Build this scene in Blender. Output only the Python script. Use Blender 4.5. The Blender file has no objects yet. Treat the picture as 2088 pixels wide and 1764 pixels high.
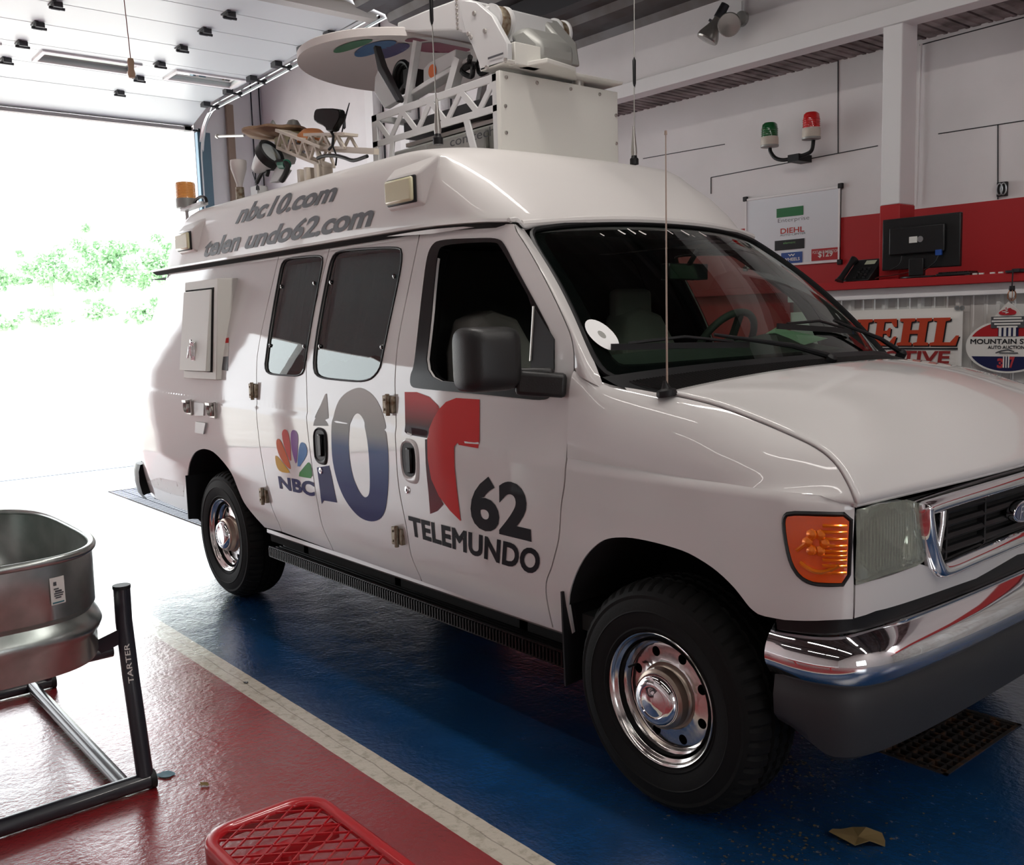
import bpy, bmesh, math, random
import numpy as np
from mathutils import Vector, Matrix
from mathutils.geometry import delaunay_2d_cdt
random.seed(7)
SC = bpy.context.scene
COL = SC.collection
PI = math.pi
# ------------------------------------------------------------------ camera, world, light, exposure
CAMP = [1941.17703, 2.0092, -2.24213, 1.62746, 1.4547, 0.02898, 0.87442]
cam_d = bpy.data.cameras.new('camera'); cam = bpy.data.objects.new('camera', cam_d); COL.objects.link(cam)
cam_d.sensor_fit = 'HORIZONTAL'; cam_d.sensor_width = 36; cam_d.lens = CAMP[0]*36/2088
cam_d.clip_start = .05; cam_d.clip_end = 300
cam.location = CAMP[1:4]; cam.rotation_euler = CAMP[4:7]
SC.camera = cam
SC.view_settings.view_transform = 'Standard'; SC.view_settings.look = 'None'
SC.view_settings.gamma = 1; SC.view_settings.use_curve_mapping = False
SC.view_settings.exposure = -0.4
world = bpy.data.worlds.new('world'); SC.world = world; world.use_nodes = True
wn = world.node_tree.nodes; wl = world.node_tree.links
bg = wn['Background']; bg.inputs[0].default_value = (.93, .97, 1, 1); bg.inputs[1].default_value = 6.5
def area_light(name, loc, size, size_y, power, color=(1, 1, 1), rot=(0, 0, 0)):
    l = bpy.data.lights.new(name, 'AREA'); l.shape = 'RECTANGLE'; l.size = size; l.size_y = size_y
    l.energy = power; l.color = color
    o = bpy.data.objects.new(name, l); o.location = loc; o.rotation_euler = rot; COL.objects.link(o); return o
sun_d = bpy.data.lights.new('sun', 'SUN'); sun_d.energy = 12; sun_d.angle = .01; sun_d.color = (1, .97, .92)
sun = bpy.data.objects.new('sun', sun_d); COL.objects.link(sun); sun.rotation_euler = (math.radians(12), math.radians(-28), 0)
for lx in (-2.6, .6, 3.2):
    area_light('strip_light', (lx, -1.9, 4.15), 2.4, .12, 13, (1, .95, .91))
    area_light('strip_light', (lx, -5.2, 4.15), 2.4, .12, 13, (1, .95, .91))
for lx in (-1.4, 1.6, 4.6): area_light('strip_light', (lx, .3, 4.20), 2.4, .12, 44, (1, .95, .90))  # extra unseen row, added to brighten the right wall and bonnet

# ------------------------------------------------------------------ materials
def mat(name, col, rough=.5, metal=0., coat=0., bump=None, spec=.5, var=None, alpha=None, emit=None, trans=0., ior=1.45):
    m = bpy.data.materials.new(name); m.use_nodes = True
    nt = m.node_tree; b = nt.nodes['Principled BSDF']; N = nt.nodes; L = nt.links
    b.inputs['Base Color'].default_value = (*col, 1); b.inputs['Roughness'].default_value = rough
    b.inputs['Metallic'].default_value = metal; b.inputs['Coat Weight'].default_value = coat
    b.inputs['Coat Roughness'].default_value = .04
    b.inputs['Specular IOR Level'].default_value = spec; b.inputs['IOR'].default_value = ior
    b.inputs['Transmission Weight'].default_value = trans
    if emit: b.inputs['Emission Color'].default_value = (*col, 1); b.inputs['Emission Strength'].default_value = emit
    if var:   # (scale, second colour, low, high[, detail])
        tc = N.new('ShaderNodeTexCoord'); no = N.new('ShaderNodeTexNoise'); no.inputs['Scale'].default_value = var[0]
        no.inputs['Detail'].default_value = var[4] if len(var) > 4 else 6
        r = N.new('ShaderNodeValToRGB'); r.color_ramp.elements[0].position = var[2]; r.color_ramp.elements[1].position = var[3]
        r.color_ramp.elements[0].color = (*col, 1); r.color_ramp.elements[1].color = (*var[1], 1)
        L.new(tc.outputs['Object'], no.inputs['Vector']); L.new(no.outputs['Fac'], r.inputs['Fac']); L.new(r.outputs['Color'], b.inputs['Base Color'])
    if bump:  # (scale, strength, distance)
        tc = N.new('ShaderNodeTexCoord'); no = N.new('ShaderNodeTexNoise'); no.inputs['Scale'].default_value = bump[0]; no.inputs['Detail'].default_value = 4
        bp = N.new('ShaderNodeBump'); bp.inputs['Strength'].default_value = bump[1]; bp.inputs['Distance'].default_value = bump[2] if len(bump) > 2 else .01
        L.new(tc.outputs['Object'], no.inputs['Vector']); L.new(no.outputs['Fac'], bp.inputs['Height']); L.new(bp.outputs['Normal'], b.inputs['Normal'])
    return m
def glass(name, tint, dens, rough=0., refl=1.6):
    """thin sheet: tinted straight-through view plus a fresnel reflection"""
    m = bpy.data.materials.new(name); m.use_nodes = True; nt = m.node_tree; nt.nodes.clear(); N = nt.nodes; L = nt.links
    o = N.new('ShaderNodeOutputMaterial'); mx = N.new('ShaderNodeMixShader'); t = N.new('ShaderNodeBsdfTransparent'); g = N.new('ShaderNodeBsdfGlossy')
    f = N.new('ShaderNodeFresnel'); f.inputs['IOR'].default_value = refl; t.inputs['Color'].default_value = (*tint, 1); g.inputs['Roughness'].default_value = rough
    g.inputs['Color'].default_value = (.95, 1, .98, 1)
    L.new(f.outputs[0], mx.inputs[0]); L.new(t.outputs[0], mx.inputs[1]); L.new(g.outputs[0], mx.inputs[2]); L.new(mx.outputs[0], o.inputs[0])
    return m
def gradient_mat(name, stops, axis=2, lo=0, hi=1, rough=.25, coat=.6):
    """printed colour gradient along one world axis"""
    m = mat(name, (1, 1, 1), .6, coat=.12, spec=.1); nt = m.node_tree; N = nt.nodes; L = nt.links
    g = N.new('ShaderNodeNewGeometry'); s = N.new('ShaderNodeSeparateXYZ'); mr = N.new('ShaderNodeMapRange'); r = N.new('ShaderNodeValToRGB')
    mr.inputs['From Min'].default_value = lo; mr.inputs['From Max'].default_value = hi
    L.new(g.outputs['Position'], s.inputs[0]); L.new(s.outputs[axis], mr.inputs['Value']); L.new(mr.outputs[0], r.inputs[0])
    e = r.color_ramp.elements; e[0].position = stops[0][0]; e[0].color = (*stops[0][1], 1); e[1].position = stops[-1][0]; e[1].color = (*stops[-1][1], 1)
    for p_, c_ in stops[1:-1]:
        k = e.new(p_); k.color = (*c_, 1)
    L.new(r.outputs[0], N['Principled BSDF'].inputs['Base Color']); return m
def haze_glass(name, tint, haze, amount):
    m = glass(name, tint, 1, .05, 1.5); nt = m.node_tree; N = nt.nodes; L = nt.links
    t = [n for n in N if n.type == 'BSDF_TRANSPARENT'][0]; mx = [n for n in N if n.type == 'MIX_SHADER'][0]
    d = N.new('ShaderNodeBsdfDiffuse'); d.inputs[0].default_value = (*haze, 1); m2 = N.new('ShaderNodeMixShader'); m2.inputs[0].default_value = amount
    L.new(t.outputs[0], m2.inputs[1]); L.new(d.outputs[0], m2.inputs[2]); L.new(m2.outputs[0], mx.inputs[1]); return m
M = {}
M['lens'] = haze_glass('hazed_lamp_lens', (.86, .88, .82), (.55, .57, .48), .36)
M['paint'] = mat('white_paint', (.69, .668, .655), .55, coat=1, spec=.3)
M['paint_roof'] = mat('white_fibreglass', (.74, .71, .69), .42, coat=.35, bump=(60, .03, .002))
M['paint_rust'] = mat('rust_speckled_white_paint', (.70, .68, .67), .4, coat=.5, var=(26, (.16, .09, .05), .62, .68, 8))
M['black_gap'] = mat('black_cavity', (.006, .006, .006), .9)
M['black_plastic'] = mat('black_plastic', (.012, .012, .013), .45, bump=(220, .12, .002), spec=.35)
M['frame_black'] = mat('black_frame', (.004, .004, .004), .22, spec=.2)
M['grey_plastic'] = mat('textured_grey_plastic', (.013, .0125, .0125), .40, bump=(260, .25, .002))
M['valance'] = mat('grey_bumper_plastic', (.034, .034, .037), .55, bump=(120, .2, .002))
M['rubber'] = mat('tyre_rubber', (.008, .0078, .0075), .70, bump=(90, .25, .003), spec=.22)
M['chrome'] = mat('chrome', (.86, .86, .87), .04, 1)
M['rim'] = mat('polished_aluminium', (.78, .76, .74), .16, 1)
M['rim_dull'] = mat('oxidised_aluminium', (.42, .35, .29), .3, 1)
M['steel'] = mat('brushed_steel', (.5, .48, .45), .35, 1)
M['hinge'] = mat('weathered_hinge', (.33, .29, .22), .5, .6, var=(40, (.15, .09, .05), .4, .65))
M['glass_side'] = glass('tinted_side_glass', (.55, .62, .62), 1, 0, 1.65)
M['glass_ws'] = glass('windscreen_glass', (.62, .74, .66), 1, 0, 1.5)
M['glass_clear'] = glass('clear_glass', (.93, .95, .94), 1, 0, 1.45)
M['frit'] = mat('black_glass_border', (.008, .009, .01), .08, coat=1)
M['interior'] = mat('dark_cabin_trim', (.035, .038, .037), .8)
M['seat'] = mat('grey_seat_cloth', (.34, .32, .30), .9, bump=(300, .3, .003))
M['dash'] = mat('dark_green_grey_dashboard', (.06, .07, .06), .7, bump=(200, .2, .002))
M['shade'] = mat('teal_grey_curtain', (.34, .44, .46), .6, bump=(9, .5, .04))
M['amber'] = mat('amber_lens', (.80, .10, .005), .10, coat=1, spec=.8)
M['amber_dark'] = mat('amber_reflector', (.95, .22, .01), .15, .5, coat=.8)
_u = mat('hazed_lamp_lens', (.66, .68, .60), .12, trans=.62, coat=.6, ior=1.2)
M['reflector'] = mat('lamp_reflector', (.72, .74, .72), .13, 1)
M['red_print'] = mat('red_vinyl', (.62, .03, .03), .6, coat=.12, spec=.1)
M['black_print'] = mat('black_vinyl', (.018, .018, .022), .6, coat=.12, spec=.1)
M['grey_print'] = mat('charcoal_vinyl', (.075, .077, .085), .45)
M['navy_print'] = mat('navy_vinyl', (.03, .03, .14), .6, coat=.12, spec=.1)
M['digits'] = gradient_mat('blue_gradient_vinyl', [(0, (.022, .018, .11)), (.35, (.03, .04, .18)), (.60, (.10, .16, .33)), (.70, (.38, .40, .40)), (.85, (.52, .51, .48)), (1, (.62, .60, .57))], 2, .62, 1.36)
M['t_dark'] = gradient_mat('maroon_gradient_vinyl', [(0, (.20, .010, .02)), (.45, (.05, .004, .012)), (.70, (.03, .003, .008)), (.84, (.40, .02, .02)), (.92, (.60, .03, .03)), (1, (.62, .03, .03))], 2, .80, 1.36)
for n_, c_ in dict(yellow=(.83, .47, .05), orange=(.78, .16, .05), pink=(.74, .14, .12), purple=(.30, .13, .42), blue=(.08, .26, .62), green=(.05, .33, .06)).items():
    M['f_'+n_] = mat(n_+'_vinyl', c_, .6, coat=.15, spec=.1)
M['dish'] = mat('white_composite', (.62, .58, .56), .55)
M['alu_white'] = mat('white_painted_aluminium', (.60, .60, .60), .42, .1)
M['alu_cream'] = mat('cream_painted_panel', (.70, .69, .64), .5, bump=(90, .05, .002))
M['alu_grey'] = mat('grey_painted_metal', (.33, .33, .31), .45, .3)
M['tan'] = mat('weathered_tan_disc', (.40, .27, .16), .7, var=(7, (.22, .13, .08), .42, .6))
M['lamp_cream'] = mat('cream_marker_lens', (.72, .68, .45), .25, coat=.6)
# room
M['wall_white'] = mat('white_wall_board', (.82, .785, .79), .75, bump=(35, .05, .004), var=(2.2, (.75, .72, .72), .3, .7))
M['wall_red'] = mat('red_wall_paint', (.42, .012, .015), .5, bump=(35, .05, .004))
M['metal_panel'] = mat('ribbed_white_metal', (.72, .72, .70), .32, .15, var=(3.5, (.56, .52, .49), .35, .65))
M['beam_white'] = mat('white_beam_paint', (.84, .82, .82), .6)
M['deck'] = mat('galvanised_deck', (.34, .29, .29), .55, .4, var=(5, (.13, .10, .10), .35, .65))
M['roof_deck'] = mat('dark_roof_deck', (.10, .095, .10), .5, .3, var=(3, (.055, .04, .035), .35, .65))
M['door_panel'] = mat('white_door_steel', (.70, .74, .75), .35, bump=(120, .04, .001))
M['track'] = mat('galvanised_steel', (.62, .65, .67), .3, .9)
M['dark_steel'] = mat('dark_steel', (.05, .05, .055), .5, .6)
M['blue_steel'] = mat('blue_grey_jamb', (.10, .17, .22), .45, .3)
M['galv'] = mat('galvanised_tank', (.50, .53, .51), .28, .92, bump=(16, .06, .01), var=(9, (.36, .40, .38), .35, .65))
M['black_tube'] = mat('black_powder_coat', (.02, .022, .03), .3, coat=.4)
M['bench_red'] = mat('red_plastisol', (.50, .012, .018), .28, coat=.5)
M['paper'] = mat('paper', (.75, .74, .70), .8)
M['green_paper'] = mat('pale_green_paper', (.42, .62, .42), .8)
M['vinyl_white'] = mat('white_vinyl_banner', (.76, .73, .69), .45)
M['screen_black'] = mat('black_monitor_plastic', (.012, .012, .013), .35, bump=(200, .1, .001))
M['whiteboard'] = mat('whiteboard', (.74, .77, .81), .25, coat=.4)
M['red_lens'] = mat('red_beacon_lens', (.62, .015, .015), .15, coat=.8)
M['green_lens'] = mat('green_beacon_lens', (.006, .12, .03), .15, coat=.8)
M['cream'] = mat('cream_plastic', (.62, .55, .47), .5)
M['orange'] = mat('orange_print', (.75, .16, .03), .5)
M['black_board'] = mat('matt_black', (.006, .006, .006), .7)
M['leafmat'] = mat('tree_leaves', (.10, .20, .07), .7)
M['bark'] = mat('bark', (.12, .09, .07), .9)
M['concrete'] = mat('sunlit_concrete', (.60, .59, .56), .85, var=(.8, (.52, .51, .48), .4, .6))
M['grate'] = mat('rusty_grate', (.03, .025, .024), .8, .2, var=(20, (.10, .045, .02), .5, .65))
M['dry_leaf'] = mat('dry_leaf', (.22, .15, .06), .8)

def floor_material():
    m = mat('painted_epoxy_floor', (.5, .5, .5), .16, coat=1.0); nt = m.node_tree; N = nt.nodes; L = nt.links; b = N['Principled BSDF']; b.inputs['Coat Roughness'].default_value = .16; b.inputs['Coat IOR'].default_value = 1.6
    g = N.new('ShaderNodeNewGeometry'); s = N.new('ShaderNodeSeparateXYZ'); L.new(g.outputs['Position'], s.inputs[0])
    def math_(op, a, b_, c=None):
        k = N.new('ShaderNodeMath'); k.operation = op
        for i, q in enumerate((a, b_) if c is None else (a, b_, c)):
            if isinstance(q, (int, float)): k.inputs[i].default_value = q
            else: L.new(q, k.inputs[i])
        return k.outputs[0]
    def noise(sc, det=6, rough=.6):
        k = N.new('ShaderNodeTexNoise'); k.inputs['Scale'].default_value = sc; k.inputs['Detail'].default_value = det; k.inputs['Roughness'].default_value = rough
        L.new(g.outputs['Position'], k.inputs['Vector']); return k.outputs['Fac']
    def ramp(f, a, b_):
        k = N.new('ShaderNodeMapRange'); L.new(f, k.inputs[0]); k.inputs[1].default_value = a; k.inputs[2].default_value = b_; k.clamp = True; return k.outputs[0]
    def mix(f, a, b_):
        k = N.new('ShaderNodeMix'); k.data_type = 'RGBA'; L.new(f, k.inputs[0])
        for i, q in ((6, a), (7, b_)):
            if isinstance(q, tuple): k.inputs[i].default_value = (*q, 1)
            else: L.new(q, k.inputs[i])
        return k.outputs[2]
    wob = math_('MULTIPLY_ADD', noise(9, 3), .006, math_('SUBTRACT', s.outputs[1], .003))
    red = mix(ramp(noise(1.6), .35, .7), (.32, .026, .030), (.23, .017, .021))
    blue = mix(ramp(noise(2.2), .35, .7), (.008, .056, .165), (.006, .036, .105))
    white = mix(ramp(noise(22, 8), .5, .62), (.66, .60, .50), (.50, .45, .36))
    crack = ramp(math_('ABSOLUTE', math_('MULTIPLY_ADD', noise(5, 6), .03, math_('ADD', wob, .488)), 0), .0, .0035)
    inv = math_('SUBTRACT', 1, crack)
    white = mix(math_('MULTIPLY', inv, .7), white, (.16, .13, .11))
    c = mix(math_('GREATER_THAN', wob, -.565), red, white)
    c = mix(math_('GREATER_THAN', wob, -.448), c, blue)
    # scattered scuffs and worn paint flecks, stronger near the front drain
    fl = noise(34, 10, .75); d = math_('MULTIPLY', math_('SUBTRACT', s.outputs[0], .30), math_('SUBTRACT', s.outputs[0], .30))
    e = math_('MULTIPLY', math_('SUBTRACT', s.outputs[1], .45), math_('SUBTRACT', s.outputs[1], .45))
    near = ramp(math_('ADD', d, e), .75, .0)
    chips = math_('MULTIPLY', ramp(math_('MULTIPLY_ADD', near, .07, fl), .655, .70), ramp(noise(5, 3), .42, .56))
    c = mix(math_('MULTIPLY', chips, .75), c, (.34, .28, .19))
    L.new(c, b.inputs['Base Color'])
    rg = math_('MULTIPLY_ADD', noise(3.2, 8, .7), .34, .05); L.new(rg, b.inputs['Roughness']); L.new(math_('MULTIPLY_ADD', noise(6, 9, .75), .42, -.05), b.inputs['Coat Roughness'])
    bp = N.new('ShaderNodeBump'); bp.inputs['Strength'].default_value = .42; bp.inputs['Distance'].default_value = .005
    L.new(noise(42, 5, .6), bp.inputs['Height'])
    bp2 = N.new('ShaderNodeBump'); bp2.inputs['Strength'].default_value = .25; bp2.inputs['Distance'].default_value = .02
    L.new(noise(4.5, 4, .5), bp2.inputs['Height']); L.new(bp.outputs[0], bp2.inputs['Normal']); L.new(bp2.outputs[0], b.inputs['Normal']); L.new(bp2.outputs[0], b.inputs['Coat Normal'])
    return m
M['floor'] = floor_material()

# ------------------------------------------------------------------ object helpers
ORG = {}
def org(p): return ORG.get(p.name, Vector((0, 0, 0))) if p else Vector((0, 0, 0))
def thing(name, loc, label, cat, group=None):
    o = bpy.data.objects.new(name, None); COL.objects.link(o); o.location = loc; o.empty_display_size = .1
    ORG[o.name] = Vector(loc); o['label'] = label; o['category'] = cat
    if group: o['group'] = group
    return o
def tag(o, label, cat, group=None):
    o['label'] = label; o['category'] = cat
    if group: o['group'] = group
    return o
class MB:
    def __init__(s): s.v = []; s.f = []; s.m = []
    def add(s, v, f, mi=0):
        n = len(s.v); s.v += [tuple(a) for a in v]; s.f += [tuple(i+n for i in q) for q in f]; s.m += [mi]*len(f); return s
    def box(s, a, b, mi=0):
        x0, y0, z0 = a; x1, y1, z1 = b
        return s.add([(x0, y0, z0), (x1, y0, z0), (x1, y1, z0), (x0, y1, z0), (x0, y0, z1), (x1, y0, z1), (x1, y1, z1), (x0, y1, z1)],
                     [(0, 3, 2, 1), (4, 5, 6, 7), (0, 1, 5, 4), (1, 2, 6, 5), (2, 3, 7, 6), (3, 0, 4, 7)], mi)
    def bar(s, p, q, w, h=None, up=(0, 0, 1), mi=0):
        """rectangular bar from p to q"""
        p = Vector(p); q = Vector(q); d = (q-p).normalized(); u = Vector(up); a = d.cross(u)
        if a.length < 1e-4: a = d.cross(Vector((1, 0, 0)))
        a.normalize(); b = a.cross(d); h = h or w; a *= w/2; b *= h/2
        return s.add([p-a-b, p+a-b, p+a+b, p-a+b, q-a-b, q+a-b, q+a+b, q-a+b], [(0, 1, 2, 3), (7, 6, 5, 4), (0, 4, 5, 1), (1, 5, 6, 2), (2, 6, 7, 3), (3, 7, 4, 0)], mi)
    def tube(s, pts, r, n=10, mi=0, cap=True, closed=False):
        P = [Vector(q) for q in pts]; k = len(P); rr = r if isinstance(r, (list, tuple)) else [r]*k
        t0 = (P[1]-P[0]).normalized(); a = t0.orthogonal().normalized(); V = []; F = []
        for i in range(k):
            if closed: t = (P[(i+1) % k]-P[i-1]).normalized()
            else: t = (P[min(i+1, k-1)]-P[max(i-1, 0)]).normalized()
            a = (a-t*a.dot(t)).normalized(); b = t.cross(a)
            for j in range(n):
                w = 2*PI*j/n; V.append(P[i]+(a*math.cos(w)+b*math.sin(w))*rr[i])
        for i in range(k if closed else k-1):
            i2 = (i+1) % k
            for j in range(n): F.append((i*n+j, i*n+(j+1) % n, i2*n+(j+1) % n, i2*n+j))
        if cap and not closed: F.append(tuple(range(n-1, -1, -1))); F.append(tuple((k-1)*n+j for j in range(n)))
        return s.add(V, F, mi)
    def lathe(s, prof, c, axis=(0, 0, 1), n=32, mi=0, closed=False):
        """prof = (radius, height along axis)"""
        ax = Vector(axis).normalized(); a = ax.orthogonal().normalized(); b = ax.cross(a); c = Vector(c); V = []; F = []
        for (r, h) in prof:
            for j in range(n):
                w = 2*PI*j/n; V.append(c+ax*h+(a*math.cos(w)+b*math.sin(w))*max(r, 1e-5))
        k = len(prof)
        for i in range(k if closed else k-1):
            i2 = (i+1) % k
            for j in range(n): F.append((i*n+j, i*n+(j+1) % n, i2*n+(j+1) % n, i2*n+j))
        return s.add(V, F, mi)
    def prism(s, poly, fn, d0, d1, mi=0):
        """poly of 2D points, fn(a,b,depth)->3D"""
        n = len(poly); V = [fn(a, b, d0) for a, b in poly]+[fn(a, b, d1) for a, b in poly]
        F = [tuple(range(n)), tuple(range(2*n-1, n-1, -1))]+[(i, i+n, (i+1) % n+n, (i+1) % n) for i in range(n)]
        return s.add(V, F, mi)
    def grid(s, rows, mi=0, closed=False):
        """rows: list of equal-length lists of 3D points"""
        n = len(rows[0]); V = [q for r in rows for q in r]; F = []
        for i in range(len(rows)-1):
            for j in range(n if closed else n-1): F.append((i*n+j, i*n+(j+1) % n, (i+1)*n+(j+1) % n, (i+1)*n+j))
        return s.add(V, F, mi)
    def obj(s, name, mats, parent=None, smooth=False, bevel=0., fix=True, angle=40, solid=0., seg=2):
        o_ = org(parent); me = bpy.data.meshes.new(name)
        me.from_pydata([(a[0]-o_.x, a[1]-o_.y, a[2]-o_.z) for a in s.v], [], s.f)
        mats = mats if isinstance(mats, (list, tuple)) else [mats]
        for m_ in mats: me.materials.append(M[m_] if isinstance(m_, str) else m_)
        me.polygons.foreach_set('material_index', s.m); me.validate()
        if fix:
            bm = bmesh.new(); bm.from_mesh(me); bmesh.ops.recalc_face_normals(bm, faces=bm.faces); bm.to_mesh(me); bm.free()
        if smooth: me.shade_smooth(); me.set_sharp_from_angle(angle=math.radians(angle))
        o = bpy.data.objects.new(name, me); COL.objects.link(o)
        if parent: o.parent = parent; ORG[o.name] = o_
        if solid: mo = o.modifiers.new('solid', 'SOLIDIFY'); mo.thickness = solid
        if bevel:
            mo = o.modifiers.new('bevel', 'BEVEL'); mo.width = bevel; mo.segments = seg; mo.limit_method = 'ANGLE'; mo.angle_limit = math.radians(40)
            if not smooth: me.shade_smooth(); me.set_sharp_from_angle(angle=math.radians(35))
        return o
def struct(o): o['kind'] = 'structure'; return o
def chaikin(P, it=2, closed=True):
    for _ in range(it):
        Q = []; n = len(P)
        for i in range(n if closed else n-1):
            a, b = P[i], P[(i+1) % n]
            Q += [tuple(a[k]*.75+b[k]*.25 for k in range(len(a))), tuple(a[k]*.25+b[k]*.75 for k in range(len(a)))]
        P = Q if closed else [P[0]]+Q+[P[-1]]
    return P
def crom(P, n=6, closed=False):
    m = len(P); dim = len(P[0]); out = []
    for i in range(m if closed else m-1):
        if closed: a, b, c, d = P[i-1], P[i], P[(i+1) % m], P[(i+2) % m]
        else: a, b, c, d = P[max(i-1, 0)], P[i], P[i+1], P[min(i+2, m-1)]
        for k in range(n):
            t = k/n
            out.append(tuple(.5*(2*b[j]+(c[j]-a[j])*t+(2*a[j]-5*b[j]+4*c[j]-d[j])*t*t+(3*b[j]-a[j]-3*c[j]+d[j])*t**3) for j in range(dim)))
    if not closed: out.append(tuple(P[-1]))
    return out
def resample(P, n, closed=False):
    Q = list(P)+([P[0]] if closed else []); A = np.array(Q, float); L = np.r_[0, np.cumsum(np.linalg.norm(np.diff(A, axis=0), axis=1))]
    t = np.linspace(0, L[-1], n, endpoint=not closed)
    return [tuple(float(np.interp(q, L, A[:, k])) for k in range(A.shape[1])) for q in t]
def subdiv(P, h):
    out = []; n = len(P)
    for i in range(n):
        a, b = P[i], P[(i+1) % n]; d = math.hypot(a[0]-b[0], a[1]-b[1]); k = max(1, int(math.ceil(d/h)))
        for j in range(k): out.append((a[0]+(b[0]-a[0])*j/k, a[1]+(b[1]-a[1])*j/k))
    return out
def dedupe(P, eps=1e-4):
    out = []
    for q in P:
        if not out or math.hypot(q[0]-out[-1][0], q[1]-out[-1][1]) > eps: out.append(q)
    if math.hypot(out[0][0]-out[-1][0], out[0][1]-out[-1][1]) < eps: out.pop()
    return out
def inside(pts, segs):
    """even-odd test, numpy"""
    P = np.asarray(pts); A = np.asarray(segs); x, y = P[:, 0][:, None], P[:, 1][:, None]
    x0, y0, x1, y1 = A[:, 0, 0], A[:, 0, 1], A[:, 1, 0], A[:, 1, 1]
    cr = (y0 > y) != (y1 > y); dy = np.where(y1 == y0, 1e-12, y1-y0)
    return (np.sum(cr & (x < x0+(y-y0)*(x1-x0)/dy), axis=1) % 2) == 1
def tri_fill(loops, step, segs=None, lines=()):
    """triangulate the even-odd interior of 2D loops with extra grid points; returns verts, tris, loops as index lists"""
    V = []; E = []; LP = []
    if segs is None:
        S_ = []
        for lp in loops:
            i0 = len(V); V += lp; n = len(lp); E += [(i0+i, i0+(i+1) % n) for i in range(n)]; LP.append(list(range(i0, i0+n)))
            S_ += [(lp[i], lp[(i+1) % n]) for i in range(n)]
    else:
        V, E = list(loops), list(segs); S_ = [(V[a], V[b]) for a, b in E]
    A = np.array([list(a)+list(b) for a, b in S_]).reshape(-1, 2, 2)
    lo = A.reshape(-1, 2).min(0); hi = A.reshape(-1, 2).max(0)
    xs = np.arange(lo[0]+step/2, hi[0], step); ys = np.arange(lo[1]+step/2, hi[1], step)
    if len(xs) and len(ys):
        G = np.array([(x, y) for y in ys for x in xs]); G = G[inside(G, A)]
        bp_ = np.array(V)
        if len(G):
            keep = np.ones(len(G), bool)
            for i in range(0, len(G), 500):
                d = ((G[i:i+500, None, :]-bp_[None])**2).sum(2).min(1); keep[i:i+500] = d > (step*.42)**2
            V = V+[tuple(q) for q in G[keep]]
    nb = len(V)
    for ln in lines:
        i0 = len(V); V += ln; E += [(i0+i, i0+i+1) for i in range(len(ln)-1)]
    r = delaunay_2d_cdt([Vector(q) for q in V], E, [], 0, 1e-6)
    ov = [(v.x, v.y) for v in r[0]]; F = [tuple(f) for f in r[2]]
    C = np.array([[sum(ov[i][k] for i in f)/3 for k in (0, 1)] for f in F]); ok = inside(C, A)
    F = [f for f, q in zip(F, ok) if q]
    back = {}
    for i, src in enumerate(r[3]):
        for s_ in src: back[s_] = i
    LP = [[back.get(i, 0) for i in lp] for lp in LP]
    return ov, F, LP
def surf_normal(S, a, b, h=.004):
    p1, p0 = Vector(S(a+h, b)), Vector(S(a-h, b)); q1, q0 = Vector(S(a, b+h)), Vector(S(a, b-h))
    n = (p1-p0).cross(q1-q0)
    return n.normalized() if n.length > 1e-12 else Vector((0, -1, 0))
def far(q):
    """mirror to the van's other side, whose upper body leans in a touch more"""
    k = min(1, max(0, (q[2]-1.38)/.6)); return Vector((q[0]-.10*k, 2*1.007-q[1]-.085*k, q[2]))
def panel(name, loops, S, material, parent, thick=.012, step=.045, flip=False, lines=(), seg=None, custom=True, mirror=None):
    """curved sheet over surface S(a,b) bounded by loops (outer first, holes after), with edge returns"""
    L = [subdiv(dedupe(l), step) for l in loops]
    v2, F, LP = tri_fill(L, step, lines=lines)
    used = sorted({i for f in F for i in f}); mp = {o_: n_ for n_, o_ in enumerate(used)}
    V = [Vector(S(*v2[i])) for i in used]; Nn = [surf_normal(S, *v2[i]) for i in used]
    sgn = -1 if flip else 1
    Nn = [n*sgn for n in Nn]
    FF = []
    for f in F:
        t = [mp[i] for i in f]; a, b, c = (V[i] for i in t)
        if (b-a).cross(c-a).dot(Nn[t[0]]) < 0: t.reverse()
        FF.append(tuple(t))
    NN = list(Nn)
    if thick:
        for lp in LP:
            n = len(lp); i0 = len(V)
            lp = [mp.get(i, 0) for i in lp]
            for k, i in enumerate(lp):
                t = (V[lp[(k+1) % n]]-V[lp[k-1]]); e = t.cross(Nn[i])
                e = e.normalized() if e.length > 1e-9 else Nn[i]
                V.append(V[i].copy()); NN.append(e); V.append(V[i]-Nn[i]*thick); NN.append(e)
            for k in range(n):
                a, b = i0+2*k, i0+2*((k+1) % n); FF.append((a, a+1, b+1, b))
    if mirror is not None:
        V = [far(q) for q in V]; NN = [Vector((q.x, -q.y, q.z)) for q in NN]; FF = [tuple(reversed(f)) for f in FF]
    o_ = org(parent); me = bpy.data.meshes.new(name); me.from_pydata([q-o_ for q in V], [], FF)
    me.materials.append(M[material] if isinstance(material, str) else material); me.shade_smooth()
    if custom: me.normals_split_custom_set_from_vertices([tuple(q) for q in NN])
    ob = bpy.data.objects.new(name, me); COL.objects.link(ob)
    if parent: ob.parent = parent; ORG[ob.name] = o_
    return ob
_TXT = {}
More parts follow.
